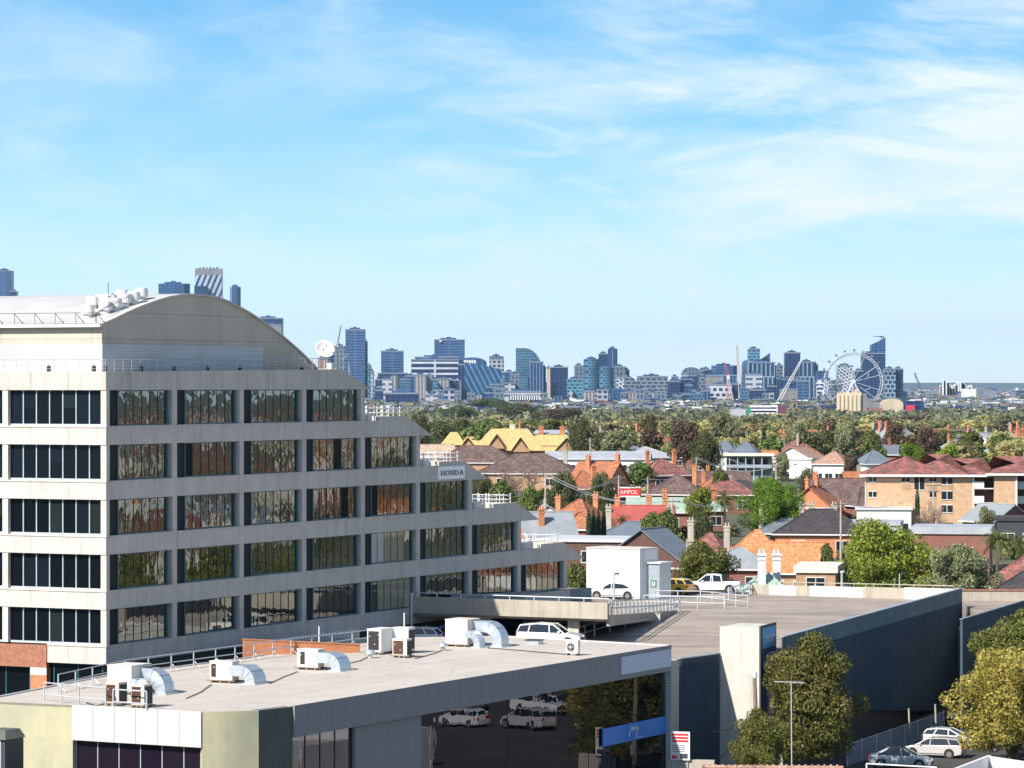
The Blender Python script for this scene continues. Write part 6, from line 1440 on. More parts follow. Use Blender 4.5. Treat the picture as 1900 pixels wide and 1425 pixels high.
for a, e in ((0, 1), (1, 2), (2, 3), (3, 5), (6, 9), (9, 10), (4, 5), (7, 6), (0, 7)):
    A_, E_ = UPl[a], UPl[e]; t = thing('overhead_wire', 'x', 'wire', tuple(A_), 0, 'overhead wires above the roofs'); PEND.append((t, 'thin overhead wire', 950+F*(A_.x+E_.x)/(A_.y+E_.y)))
    pts = [A_+(E_-A_)*k/12-Vector((0, 0, 1.6*math.sin(math.pi*k/12))) for k in range(13)]; b = MB(); b.tube(pts, 0.03, 4); b.tube([p+Vector((0.7, 0.2, 0)) for p in pts], 0.025, 4); b.build('strand', M['steel'], t, world=True)

rr = random.Random(5)
GRP = [('olive', 'olive street tree', 'olive street trees below the skyline'), ('grey', 'grey green tree', 'grey green trees below the skyline'), ('rust', 'russet tree', 'russet trees below the skyline'), ('fig', 'dark round tree', 'dark trees below the skyline'), ('mid', 'mid green tree', 'green trees below the skyline')]
for k in range(112):
    px = rr.uniform(750, 1960); py = rr.uniform(766, 812)+(4 if px > 1700 else 0)
    kd = GRP[rr.choices(range(5), (6, 2.4, 1.6, (5 if px < 1120 else 1.4), 1.8))[0]]
    if 820 < px < 1110: py = min(py, 790)
    H = rr.uniform(7, 9.5); D_b = solveD(py, H)
    if any(D_b < q[4] and px+25 > q[0] and px-25 < q[1] and py < q[3] and (q[5] == 0 or px < 1125) for q in NR): continue
    tree(kd[0], 'f', px, py, H, rr.uniform(45, 85), kd[1], kd[2], k=k, belt=True)

# infill houses and garden trees between the named ones
rr = random.Random(21)
HPROT = {}
INF = [('terra', 'brick_red', 'terracotta'), ('terra', 'off_white', 'terracotta'), ('red', 'brick_red', 'mottled red'), ('brown', 'brick_tan', 'brown'), ('dark', 'brick_red', 'charcoal'), ('grey', 'white', 'grey sheet'), ('lightgrey', 'off_white', 'pale sheet'), ('slate', 'white', 'blue grey')]
for k, (rf, wl, nm) in enumerate(INF):
    HPROT[k] = house('proto', 12.5, 9.5, 3.2, 2.9+0.2*(k % 3), 'hip' if k % 3 else 'gable', rf, wl, (0, 0, -600), 0, ((-0.5, 0.1, 0.9, 'brick_orange' if k % 2 else 'conc_raw'),), win=2)
def free(x, y, r, lst, pad=0.6):
    return all((x-a)**2+((y-b)*0.8)**2 > ((r+c)*pad)**2 for a, b, c in lst)
def clear_view(X, y, hw, H, slack=0):
    """true when a thing here hides none of the named things behind it"""
    px = 950+F*X/y; w_ = hw/y*F; top = 712.5+(HC-ground_z(y)-H)/y*F+slack; bot = 712.5+(HC-ground_z(y))/y*F
    return not any(y < D and px+w_ > a and px-w_ < b_ and top < d_ and bot > c_ for a, b_, c_, d_, D, _ in NR)
nh = 0
for row in range(18):
    Y = 440+row*21
    for c in range(28):
        X = -0.045*Y+c*13.5+rr.uniform(-3, 3)+(row % 3)*4; y = Y+rr.uniform(-5, 5)
        px = 950+F*X/y
        if px < 760 or px > 2900 or (px > 1980 and rr.random() < 0.6): continue
        if y < 470 and px < 1000: continue
        if not free(X, y, 5.2, HS) or not free(X, y, 2.5, TREES, 0.7) or not clear_view(X, y, 4.8, 4.9): continue
        k = rr.choices(range(8), (1.6, 1.2, 3, 4, 2.5, 2.5, 1.6, 1.8))[0]; nm = INF[k][2]
        o = dup(HPROT[k], (X, y, ground_z(y)), rr.choice((0, 0, math.pi/2))+rr.uniform(-0.3, 0.1), (rr.uniform(0.65, 0.9),)*3, 'x', 'small houses with '+nm+' roofs'); HS.append((X, y, 5.0)); nh += 1
        if px > 1920: o['label'] = 'small '+nm+' roofed house beyond the right edge, mirrored in the office glass'; o['group'] = nm+' roofed houses mirrored in the office glass'
        else: PEND.append((o, ('near ' if y < 560 else 'far ' if y > 690 else '')+nm+' roofed house', px))
for k in range(46):
    y = rr.uniform(740, 960); X = rr.uniform(-0.02*y, 0.152*y); px = 950+F*X/y
    if px < 860 or not free(X, y, 5, HS, 0.8) or not clear_view(X, y, 4.5, 4.9): continue
    k = rr.choices(range(8), (2, 2, 2, 3, 1.5, 2.5, 2.5, 1.5))[0]; nm = INF[k][2]; HS.append((X, y, 5.0)); sc = rr.uniform(0.75, 1.0)
    o = dup(HPROT[k], (X, y, ground_z(y)+0.8), rr.uniform(-0.5, 1.8), (sc, sc, sc*1.15), 'x', 'small houses with '+nm+' roofs'); PEND.append((o, 'very far '+nm+' roofed house', px))
nt_ = 0; tries = 0
while nt_ < 150 and tries < 2500:
    tries += 1
    far_ = nt_ >= 135
    y = rr.uniform(400, 960); X = rr.uniform(-0.04*y, 0.152*y) if not far_ else rr.uniform(0.16*y, 0.40*y)
    px = 950+F*X/y; H = rr.uniform(4.5, 7.5)
    if px < 770 or (y < 470 and px < 1000): continue
    if not free(X, y, 3, HS, 0.7) or not free(X, y, 2, TREES, 0.6) or not clear_view(X, y, 4.2, H): continue
    kd = rr.choices(('mid', 'fig', 'olive', 'grey', 'lime', 'rust', 'bright', 'twig', 'palm'), (4, 2.6, 5, 2.4, 1.8, 0.8, 0.3, 0.6, 0.6))[0]
    nmk = {'mid': 'green', 'fig': 'dark green', 'olive': 'olive', 'grey': 'grey green', 'lime': 'yellow green', 'rust': 'russet', 'bright': 'bright green', 'twig': 'leafless', 'palm': 'palm'}[kd]
    det = 'm' if (y < 620 and px < 1950) or kd in ('twig', 'palm') else 'f'
    pr_ = P(kd, det); s0 = H/10*rr.uniform(0.9, 1.35)
    o = dup(pr_[k % len(pr_)], (X, y, ground_z(y)-0.3), rr.uniform(0, 6.28), (s0, s0, H/10), 'x', 'small '+nmk+' garden trees'); nt_ += 1; TREES.append((X, y, 2.5))
    if px > 1920: o['label'] = nmk+' garden tree beyond the right edge, mirrored in the office glass'; o['group'] = nmk+' garden trees mirrored in the office glass'
    else: PEND.append((o, ('near ' if y < 540 else 'far ' if y > 740 else '')+nmk+' garden tree', px))
for k in range(130):
    for _ in range(12):
        y = rr.uniform(385, 640); X = rr.uniform(-0.02*y, 0.152*y); px = 950+F*X/y
        if px > 1000 and clear_view(X, y, 1.6, 2.2) and free(X, y, 1, HS, 0.75): break
    else: continue
    kd = rr.choice(('mid', 'lime', 'fig', 'grey', 'olive')); pr_ = P(kd, 'f'); s0 = rr.uniform(0.22, 0.36)
    o = dup(pr_[k % len(pr_)], (X, y, ground_z(y)-0.4), k, (s0*1.3, s0*1.3, s0), 'x', 'garden shrubs', 'shrub'); o.name = 'garden_shrub'
    PEND.append((o, ('near ' if y < 500 else '')+{'mid': 'green', 'lime': 'yellow green', 'fig': 'dark', 'grey': 'grey green', 'olive': 'olive'}[kd]+' garden shrub', px))
# the rest of the wooded belt, which no one could count
r_ = np.random.default_rng(8); n = 700; Yv = r_.uniform(880, 1560, n); pxv = np.where(np.arange(n) < 520, r_.uniform(735, 2050, n), r_.uniform(-500, 735, n)); gz_ = np.array([ground_z(y) for y in Yv])
hh_ = r_.uniform(2.0, 6.0, n); cs = []; rs = []
for k in range(n):
    x = (pxv[k]-950)/F*Yv[k]; R0 = r_.uniform(2.6, 5.0)
    for q in range(7):
        a = r_.uniform(0, 6.28); rr0 = R0*r_.uniform(0.2, 0.9); cs.append((x+math.cos(a)*rr0, Yv[k]+math.sin(a)*rr0, gz_[k]+hh_[k]*r_.uniform(0.35, 1.0))); rs.append(R0*r_.uniform(0.3, 0.55))
o = leaf_mesh('wooded_belt', leaf_cloud(cs, rs, 172000, 0.85, 0.8, 12, 0.5), FOL['belt'], None); tag(o, 'uncountable olive treetops filling the wooded belt below the skyline', 'trees', kind='stuff')
# wooded suburb beyond the right edge, mirrored in the office windows
n = 1300; Yv = r_.uniform(300, 1300, n); Xv = np.where(np.arange(n) < 900, 0.165*Yv+r_.uniform(10, 900, n), -0.05*Yv-r_.uniform(12, 160, n)); Yv = np.where(Xv < 0, np.maximum(Yv, 380), Yv); cs = []; rs = []
for k in range(n):
    R0 = r_.uniform(3, 6); h = r_.uniform(5, 11)
    for q in range(6):
        a = r_.uniform(0, 6.28); cs.append((Xv[k]+math.cos(a)*R0*0.6, Yv[k]+math.sin(a)*R0*0.6, ground_z(Yv[k])+h*r_.uniform(0.3, 1.0))); rs.append(R0*r_.uniform(0.35, 0.6))
o = leaf_mesh('outlying_trees', leaf_cloud(cs, rs, 105000, 1.2, 0.8, 14, 0.5), FOL['fig'], None); tag(o, 'uncountable trees of the suburb beyond the frame and behind the office', 'trees', kind='stuff')
b = MB()
for k in range(520):
    y = rr.uniform(300, 1300); x = 0.17*y+rr.uniform(20, 900) if k < 420 else -0.05*max(y, 400)-rr.uniform(15, 130); y = y if x > 0 else max(y, 400); g_ = ground_z(y); w_, d_ = rr.uniform(5, 8), rr.uniform(4, 6); mi = rr.randrange(5); h = rr.uniform(3, 5)
    b.add([(x-w_, y-d_, g_), (x+w_, y-d_, g_), (x+w_, y+d_, g_), (x-w_, y+d_, g_), (x-w_, y-d_, g_+h), (x+w_, y-d_, g_+h), (x+w_, y+d_, g_+h), (x-w_, y+d_, g_+h)], [(0, 1, 5, 4), (1, 2, 6, 5), (2, 3, 7, 6), (3, 0, 4, 7)], 5 if mi % 2 else 6)
    b.add([(x-w_, y-d_, g_+h), (x+w_, y-d_, g_+h), (x+w_, y+d_, g_+h), (x-w_, y+d_, g_+h), (x-w_*0.4, y, g_+h+2.8), (x+w_*0.4, y, g_+h+2.8)], [(0, 1, 5, 4), (1, 2, 5), (2, 3, 4, 5), (3, 0, 4)], mi)
tag(b.build('outlying_rooftops', [TR['terra'], TR['brown'], TR['red'], TR['lightgrey'], TR['slate'], M['brick_red'], M['off_white']]), 'uncountable roofs of the suburb beyond the frame and behind the office', 'rooftops', kind='stuff')
# trees at the street on the right, mirrored in the black glass
for (x, y, H) in ((50, 293, 12), (61, 291, 12.5), (73, 289, 12), (86, 284, 12), (44, 283, 9), (56, 279, 10), (68, 276, 9), (80, 268, 10), (62, 246, 7), (84, 252, 9)):
    dup(P('glossy', 'm')[0], (x, y, 0), x, (H/10,)*3, 'dark street tree beyond the right edge, mirrored in the black glass', 'street trees mirrored in the black glass')
# ------------------------------------------------------------------ far city
def facade(name, glass_c, frame_c, w_, h_, mort, rough=0.35, off=0.0, diag=None, nz=0.25, msm=0.1):
    m = Mat(name); vec = m.uz()
    if diag:
        mp = m.n('ShaderNodeMapping'); mp.inputs['Rotation'].default_value = (0, 0, diag); m.l(vec, mp.inputs[0]); vec = mp.outputs[0]
    br = m.n('ShaderNodeTexBrick'); br.offset = off; m.l(vec, br.inputs['Vector']); br.inputs['Scale'].default_value = 1
    br.inputs['Brick Width'].default_value = w_; br.inputs['Row Height'].default_value = h_; br.inputs['Mortar Size'].default_value = mort; br.inputs['Mortar Smooth'].default_value = msm
    br.inputs['Color1'].default_value = (*glass_c, 1); br.inputs['Color2'].default_value = (*mul(glass_c, 0.72), 1); br.inputs['Mortar'].default_value = (*frame_c, 1)
    a = m.noise(0.03, 5, 0.7); col = m.mix(1, br.outputs[0], m.ramp(a, [(0.3, 1-nz), (0.7, 1+nz)]), 'MULTIPLY')
    return m.set(col, rough)
FC = {
 'blueh': facade('blue_banded_glass', (0.0242, 0.054, 0.1427), (0.0713, 0.1416, 0.2611), 300, 4.5, 0.8),
 'bluev': facade('blue_ribbed_glass', (0.0224, 0.0447, 0.1285), (0.1053, 0.1794, 0.2839), 5, 300, 0.8),
 'navy': facade('navy_glass', (0.0108, 0.0204, 0.0714), (0.0254, 0.0581, 0.142), 7, 5, 0.6),
 'blue': facade('mid_blue_glass', (0.0192, 0.0447, 0.1285), (0.0451, 0.1145, 0.2385), 8, 5, 0.7),
 'teal': facade('teal_glass', (0.0232, 0.09, 0.1618), (0.1031, 0.2442, 0.3294), 8, 5, 0.9, off=0.5, nz=0.4),
 'mosaic': facade('teal_mosaic_facade', (0.0184, 0.0571, 0.1094), (0.0724, 0.1618, 0.2385), 5, 4.5, 0.9, off=0.5, nz=0.5),
 'tealh': facade('dark_teal_banded_glass', (0.0133, 0.0382, 0.0761), (0.0551, 0.1338, 0.1931), 300, 7, 0.9),
 'grey': facade('grey_punched_facade', (0.0296, 0.0472, 0.0808), (0.1319, 0.1714, 0.2158), 6, 7, 1.7),
 'grid': facade('pale_grid_facade', (0.0248, 0.0496, 0.0992), (0.333, 0.3552, 0.3996), 8, 7, 1.5),
 'balc': facade('grey_balcony_facade', (0.0394, 0.0516, 0.0808), (0.1543, 0.1934, 0.2385), 9, 5.5, 1.3, off=0.3, nz=0.4),
 'beige': facade('beige_ribbed_facade', (0.1612, 0.1612, 0.186), (0.3404, 0.3182, 0.3182), 5, 300, 1.0),
 'white': facade('white_banded_facade', (0.062, 0.0992, 0.1736), (0.3996, 0.4144, 0.444), 300, 8, 2.4),
 'stripe': facade('white_and_navy_stripes', (0.0124, 0.031, 0.093), (0.4588, 0.4884, 0.5328), 300, 9, 1.7),
 'vstripe': facade('white_vertical_stripes', (0.0195, 0.0438, 0.1047), (0.2165, 0.2981, 0.3635), 7, 40, 1.0, off=0.5),
 'diag': facade('blue_diagonal_facade', (0.0209, 0.0584, 0.1427), (0.0624, 0.1583, 0.2839), 200, 8, 1.7, diag=1.1),
 'diagw': facade('white_diagonal_stripes', (0.0124, 0.0434, 0.124), (0.3552, 0.4144, 0.4884), 400, 11, 3.2, diag=-1.15),
 'lattice': facade('white_lattice_facade', (0.0124, 0.0434, 0.1116), (0.4292, 0.444, 0.4884), 6, 5, 1.2, off=0.5, diag=0.7),
 'honey': facade('white_honeycomb_facade', (0.0074, 0.0217, 0.0868), (0.444, 0.4588, 0.4884), 9, 8, 1.9, off=0.5),
 'circ': facade('navy_facade_with_pale_cells', (0.0133, 0.0294, 0.0761), (0.2023, 0.3038, 0.3747), 7, 7, 1.1, off=0.5, nz=0.6),
 'cream': facade('plain_cream_concrete', (0.56, 0.47, 0.33), (0.47, 0.39, 0.28), 9, 300, 0.5),
 'creamb': facade('pale_blank_concrete', (0.2232, 0.2201, 0.2232), (0.222, 0.222, 0.2294), 40, 300, 0.6),
 'lowwhite': facade('low_white_wall', (0.2604, 0.2666, 0.279), (0.185, 0.2072, 0.2442), 12, 6, 0.9),
 'brick': facade('faded_brick', (0.30, 0.14, 0.11), (0.25, 0.12, 0.1), 10, 6, 0.5),
}
FC['roofgrey'] = plain('far_roof', (0.17, 0.20, 0.26), 0.8)
def tower(px0, px1, yt, fm, label, kind='box', Y=5500, plant=True, dep=30, cat='tower', yb=None, name='tower', tint=None):
    s = Y/F; w_ = (px1-px0)*s; cx = ((px0+px1)/2-950)*s; zt = HC-(yt-712.5)*s
    t = thing(name, label, cat, (cx, Y, 0)); b = MB(); hw = w_/2
    if kind == 'box': b.box(-hw, hw, 0, dep, -5, zt)
    elif kind == 'oct':
        c = hw*0.3; b.prism([(-hw+c, 0), (hw-c, 0), (hw, c), (hw, dep-c), (hw-c, dep), (-hw+c, dep), (-hw, dep-c), (-hw, c)], -5, zt)
    elif kind == 'round': b.cyl((0, hw), hw, -5, zt, 24)
    elif kind == 'curve':   # quarter round top falling to the right
        pr = [(-hw, -5), (hw, -5)]+[(-hw*0.35+(hw*1.35)*math.sin(a), zt-(58*s)*(1-math.cos(a))*0.8) for a in np.linspace(math.pi/2, 0, 10)]+[(-hw, zt)]
        b.xz(pr, 0, dep)
    elif kind == 'slantr': b.xz([(-hw, -5), (hw, -5), (hw, zt), (hw*0.2, zt-7*s), (-hw, zt-14*s)], 0, dep)
    elif kind == 'slantl': b.xz([(-hw, -5), (hw, -5), (hw, zt-14*s), (0, zt-5*s), (-hw, zt)], 0, dep)
    elif kind == 'arch': 
        b.xz([(-hw, -5), (hw, -5)]+[(hw*math.cos(a), zt-10*s+10*s*math.sin(a)) for a in np.linspace(0, math.pi, 9)], 0, dep)
    b.build('shaft', FC[fm], t)
    if plant and kind in ('box', 'oct', 'round'):
        q = MB(); q.box(-hw*0.6, hw*0.45, dep*0.25, dep*0.7, zt+0.01, zt+3.2*s); q.box(-hw*0.2, hw*0.1, dep*0.3, dep*0.5, zt+3.2*s+0.01, zt+5*s); q.build('roof_plant', FC['blue'], t)
        e = MB()
        if kind == 'box': e.box(-hw-0.6, hw+0.6, -0.6, 0.0, zt-1.6, zt+0.5); e.build('cornice', FC['roofgrey'], t)
    return t
T = [
 (-8, 22, 502, 'blueh', 'blue glass tower cut by the left edge above the white roof', 'box', 7200), (18, 30, 540, 'navy', 'low dark annex of the tower at the left edge', 'box', 7190),
 (293, 351, 526, 'blue', 'squat octagonal blue tower rising behind the curved roof', 'oct', 7000), (426, 446, 532, 'bluev', 'slim round blue tower right of the diagonally striped one', 'round', 7200),
 (472, 524, 590, 'navy', 'dark blue tower with a pale lower face behind the slope of the curved roof', 'box', 6500), (479, 522, 602, 'creamb', 'pale faced block in front of the dark blue tower behind the curved roof', 'box', 6480),
 (590, 608, 664, 'brick', 'brownish block behind the satellite dish', 'box', 5600), (603, 620, 652, 'navy', 'dark blue block right behind the satellite dish', 'box', 5650), (619, 641, 642, 'grey', 'grey gridded tower under the leaning crane', 'box', 5600), (641, 677, 611, 'blueh', 'tallest pale blue slab right of the satellite dish', 'box', 5500), (676, 681, 634, 'navy', 'dark side annex of the tallest pale blue slab', 'box', 5530),
 (681, 688, 678, 'teal', 'narrow tower right of the tallest blue slab', 'box', 5800), (687, 693, 688, 'grid', 'narrow pale tower with a lattice front', 'box', 5700), (707, 748, 651, 'blueh', 'blue office block with a flat top left of centre', 'box', 5700), (701, 756, 692, 'navy', 'wide navy block below the flat topped blue office block', 'box', 5500), (696, 708, 704, 'navy', 'small navy block left of the wide navy one', 'box', 5450),
 (709, 727, 703, 'white', 'white banded block among the low buildings', 'box', 5200), (724, 741, 697, 'beige', 'pale rounded apartment tower behind the white banded block', 'round', 5250), (741, 760, 703, 'mosaic', 'blue grey block between the pale towers', 'box', 5300), (752, 772, 697, 'blue', 'blue block left of the tall ribbed beige slab', 'box', 5350), (769, 791, 695, 'beige', 'tall beige ribbed slab in front of the striped building', 'box', 5100), (791, 802, 697, 'creamb', 'narrow white slab right of the beige ribbed one', 'box', 5120), (801, 813, 704, 'teal', 'small pointed teal tower', 'box', 5200), (812, 834, 702, 'beige', 'pair of pale apartment slabs below the striped building', 'box', 5150), (834, 852, 705, 'navy', 'dark block right of the pale apartment slabs', 'box', 5180),
 (715, 776, 729, 'navy', 'dark low apartment block in front of the beige towers', 'box', 4300), (790, 812, 732, 'white', 'low white banded building by the beige slab', 'box', 4700), (824, 843, 722, 'grid', 'pale block with black window slots', 'box', 4600), (812, 836, 742, 'cream', 'low cream house block at the left foot of the fig trees', 'box', 4200),
 (806, 862, 630, 'blueh', 'broad blue office tower standing on the striped building', 'box', 5900), (763, 851, 667, 'stripe', 'long white and navy striped building', 'box', 5600), (770, 850, 662, 'navy', 'dark top storey set back above the striped building', 'box', 5620), (850, 903, 663, 'blue', 'blue building with an arched roof behind the diagonal facade', 'arch', 5650), (850, 862, 676, 'navy', 'dark blue return wall right of the striped building', 'box', 5450), (862, 931, 672, 'diag', 'wide blue building with crossing diagonal stripes and a sloping top', 'slantl', 5400),
 (908, 935, 665, 'grid', 'pale gridded tower with a dark blue crown', 'box', 5900), (908, 934, 661, 'blue', 'dark blue crown behind the pale gridded tower', 'box', 5920), (928, 936, 700, 'grey', 'grey sliver right of the diagonal facade', 'box', 5500), (935, 955, 690, 'blue', 'small blue office block left of the curved tower', 'box', 5700), (935, 956, 710, 'white', 'banded block below the small blue office block', 'box', 5500), (957, 1007, 646, 'mosaic', 'grey green tower with a quarter round top', 'curve', 5800), (983, 1008, 671, 'bluev', 'ribbed blue tower in front of the quarter round one', 'box', 5500), (1007, 1013, 681, 'navy', 'dark sliver behind the ribbed blue tower', 'box', 5520), (936, 1004, 726, 'white', 'flat white roofed hall at the foot of the quarter round tower', 'box', 4900),
 (1015, 1021, 682, 'cream', 'narrow cream wall left of the square navy tower', 'box', 5620), (1021, 1054, 681, 'navy', 'square navy tower with small bright windows', 'box', 5600), (1052, 1081, 703, 'teal', 'bright teal block with pale bands', 'box', 5300), (1066, 1083, 678, 'grey', 'grey block peeping over the bright teal one', 'box', 5700), (1083, 1114, 666, 'mosaic', 'left one of the two rounded mosaic towers', 'round', 5400), (1112, 1139, 681, 'mosaic', 'right one of the two rounded mosaic towers', 'round', 5350), (1111, 1129, 656, 'navy', 'dark tower behind the rounded mosaic towers', 'box', 5800), (1128, 1146, 647, 'bluev', 'slim round grey tower, highest of the middle cluster', 'round', 5750), (1138, 1161, 680, 'grey', 'grey block right of the mosaic towers', 'box', 5600), (1160, 1168, 686, 'blue', 'narrow blue edge of the grey block', 'box', 5610), (1144, 1158, 700, 'lattice', 'narrow black and white patterned block', 'box', 5250), (1160, 1183, 694, 'balc', 'grey apartment slab with a sloping top', 'slantl', 5350), (1183, 1239, 698, 'balc', 'wide grey apartment slab full of balconies', 'box', 5300), (1184, 1241, 743, 'white', 'low white banded building below the wide apartment slab', 'box', 4800), (1169, 1184, 747, 'tealh', 'small green building by the low white banded one', 'box', 4700),
 (1239, 1262, 707, 'navy', 'navy block right of the wide apartment slab', 'box', 5450), (1259, 1285, 703, 'navy', 'dark stepped block below the curved grey tower', 'box', 5480), (1265, 1276, 692, 'grid', 'small pale top left of the curved grey tower', 'box', 5600), (1267, 1299, 681, 'grey', 'grey tower with a shallow curved top', 'arch', 5700), (1299, 1322, 685, 'navy', 'dark blue tower right of the curved grey one', 'box', 5680), (1321, 1368, 678, 'blueh', 'wide banded blue tower behind the red crane', 'oct', 5900), (1248, 1312, 731, 'tealh', 'long dark teal office block at the foot of the towers', 'box', 5100), (1311, 1341, 696, 'creamb', 'white concrete shoulder of the honeycomb tower', 'box', 5250), (1317, 1358, 713, 'honey', 'white honeycomb fronted tower', 'box', 5200), (1356, 1376, 712, 'navy', 'navy block right of the honeycomb tower', 'box', 5230), (1378, 1392, 668, 'mosaic', 'hazy grey building with a rounded shoulder', 'arch', 5900),
 (1389, 1410, 647, 'teal', 'tallest teal tower of the right cluster', 'box', 5600), (1408, 1429, 655, 'blue', 'stepped crown right of the tallest teal tower', 'slantr', 5620), (1388, 1438, 672, 'vstripe', 'wide tower with pale vertical stripes', 'box', 5500), (1434, 1440, 678, 'navy', 'dark edge of the vertically striped tower', 'box', 5520), (1385, 1414, 694, 'white', 'white block with dark balconies before the striped tower', 'box', 5200), (1391, 1426, 723, 'navy', 'navy building with a white frame', 'box', 5000), (1424, 1441, 716, 'navy', 'dark block right of the white framed building', 'box', 5300),
 (1457, 1485, 654, 'navy', 'dark tower left of the sloping crane', 'box', 5700), (1484, 1512, 671, 'vstripe', 'pale striped tower right of the sloping crane', 'box', 5600), (1511, 1518, 676, 'navy', 'dark edge of the pale striped tower', 'box', 5620), (1443, 1500, 703, 'navy', 'low wide navy mass below the dark tower', 'slantl', 5400), (1449, 1480, 722, 'creamb', 'blank pale concrete block with the crane behind it', 'box', 5000), (1480, 1500, 706, 'blueh', 'dark blue banded block right of the blank concrete one', 'box', 5050), (1515, 1552, 705, 'lattice', 'low tower wrapped in a white lattice', 'round', 5300), (1554, 1583, 678, 'lattice', 'white latticed tower seen through the wheel', 'box', 5900), (1600, 1642, 655, 'navy', 'dark blue slab behind the right half of the wheel', 'box', 5900), (1617, 1643, 626, 'blue', 'tallest right hand tower with a slanted top', 'slantr', 6000), (1642, 1662, 684, 'circ', 'navy building patterned with pale cells right of the wheel', 'box', 5600), (1661, 1676, 684, 'navy', 'plain navy building at the right end of the skyline', 'box', 5610),
]
for e in T:
    last_t = tower(e[0], e[1], e[2], e[3], e[4], e[5], e[6], yb=None)
    if e[2] == 626: BLT = last_t
rt = random.Random(31)
for k in range(140):
    px = rt.uniform(688, 1560) if k < 62 or k > 96 else rt.uniform(1240, 1600); wp = rt.uniform(8, 26); yt = rt.triangular(690, 742, 726) if k < 62 or k > 96 else rt.triangular(676, 735, 700); mt = rt.choice(('grey', 'navy', 'balc', 'blue', 'grid', 'mosaic', 'beige', 'bluev', 'navy', 'grey'))
    Yt = rt.uniform(5300, 6100) if yt < 720 else rt.uniform(4800, 5400)
    t = tower(px, px+wp, yt, mt, 'x', 'box', Yt, plant=rt.random() < 0.6); t['group'] = 'lesser towers of the skyline'
    PEND.append((t, ('slim ' if wp < 14 else 'broad ' if wp > 21 else '')+{'grey': 'grey', 'navy': 'navy', 'balc': 'grey balconied', 'blue': 'blue', 'grid': 'pale gridded', 'mosaic': 'teal grey', 'beige': 'beige', 'bluev': 'ribbed blue'}[mt]+' lesser tower', px+wp/2))
# diagonally striped landmark
Y = 7000; s = Y/F; cx = (386.5-950)*s; zt = HC-(498-712.5)*s; t = thing('striped_tower', 'tall tower with bold white diagonal stripes and a pale crown', 'tower', (cx, Y, 0)); hw = 24.5*s
b = MB(); b.prism([(-hw, 0), (hw, 4), (hw, 34), (-hw, 34)], -5, zt-12*s); b.build('shaft', FC['diagw'], t)
b = MB(); b.prism([(-hw, 0), (hw, 4), (hw, 34), (-hw, 34)], zt-12*s+0.01, zt); b.build('crown', FC['creamb'], t)
b = MB()
for k in range(6): b.box(-hw*0.7+k*hw*0.26, -hw*0.6+k*hw*0.26, 4, 10, zt+0.01, zt+3.0*s*(1 if k % 2 else 0.6))
b.build('roof_plant', FC['navy'], t)
b = MB(); b.box(-hw-0.5, -hw*0.1, -14, -0.6, -5, HC-(531-712.5)*s); b.build('front_wing', FC['navy'], t)
# logos too small to read are left as pale marks on the crowns
for px0, px1, y0, y1, Y, lab in ((815, 822, 632, 634, 5899, 'small white sign near the top of the broad blue tower'), (861, 884, 668, 674, 5640, 'white lettering strip on the arched blue building')):
    s = Y/F; t = thing('building_sign', lab, 'sign', ((px0-950)*s, Y-2, HC-(y1-712.5)*s)); b = MB(); n = max(1, int((px1-px0)/4))
    for k in range(n): b.box((px1-px0)*s*k/n, (px1-px0)*s*(k+0.7)/n, -0.4, 0.3, 0, (y1-y0)*s)
    b.build('mark', M['white'], t)
# black and white wave facade
Y = 4700; s = Y/F; t = thing('wave_car_park', 'low building with a black and white wavy fin facade above the fig trees', 'car park', ((945-950)*s, Y, 0)); b = MB(); zt = HC-(733-712.5)*s
b.box(0, 57*s, 1, 20, -5, zt); b.build('wall', FC['navy'], t); b = MB()
for k in range(13): x = (1.5+k*4.35)*s; b.add([(x, 0, zt-9*s), (x+2.1*s, 0, zt-9*s), (x+3.2*s, 0, zt-4.5*s), (x+1.3*s, 0, zt), (x-0.8*s, 0, zt), (x+1.1*s, 0, zt-4.5*s)], [(0, 1, 2, 5), (5, 2, 3, 4)])
o = b.build('fin', M['white'], t); sm = o.modifiers.new('s', 'SOLIDIFY'); sm.thickness = 0.6
# blade shaped beam on the slanted tower
s = 6000/F; zt = HC-(626-712.5)*s; b = MB(); b.xz([(-13*s, zt+1.6*s), (10*s, zt+0.9*s), (10*s, zt+2.8*s), (2*s, zt+2.6*s)], 2, 8); b.build('roof_blade', FC['navy'], BLT); b = MB(); b.box(5*s, 6.5*s, 3, 6, zt-2, zt+0.95*s); b.build('blade_stem', FC['navy'], BLT)

# observation wheel
Y = 5100; s = Y/F; cxw, cyw, r_ = 1583.5, 708.5, 54.5*Y/F; zc = HC-(cyw-712.5)*s; t = thing('observation_wheel', 'giant white observation wheel with cabins round its rim, above the cream silos', 'ferris wheel', ((cxw-950)*s, Y, 0))
whm = plain('wheel_white_steel', (0.50, 0.54, 0.59), 0.5)
b = MB(); n = 42
for rr_, yy in ((r_, -2.4), (r_, 2.4), (r_-3.4, 0)):
    pts = [(rr_*math.cos(2*math.pi*k/n), yy, zc+rr_*math.sin(2*math.pi*k/n)) for k in range(n+1)]; b.tube(pts, 0.45, 4, caps=False)
for k in range(n):
    a, a2 = 2*math.pi*k/n, 2*math.pi*(k+0.5)/n
    for yy in (-2.4, 2.4): b.tube([(r_*math.cos(a), yy, zc+r_*math.sin(a)), ((r_-3.4)*math.cos(a2), 0, zc+(r_-3.4)*math.sin(a2)), (r_*math.cos(a+2*math.pi/n), yy, zc+r_*math.sin(a+2*math.pi/n))], 0.32, 3, caps=False)
b.build('rim', whm, t)
b = MB()
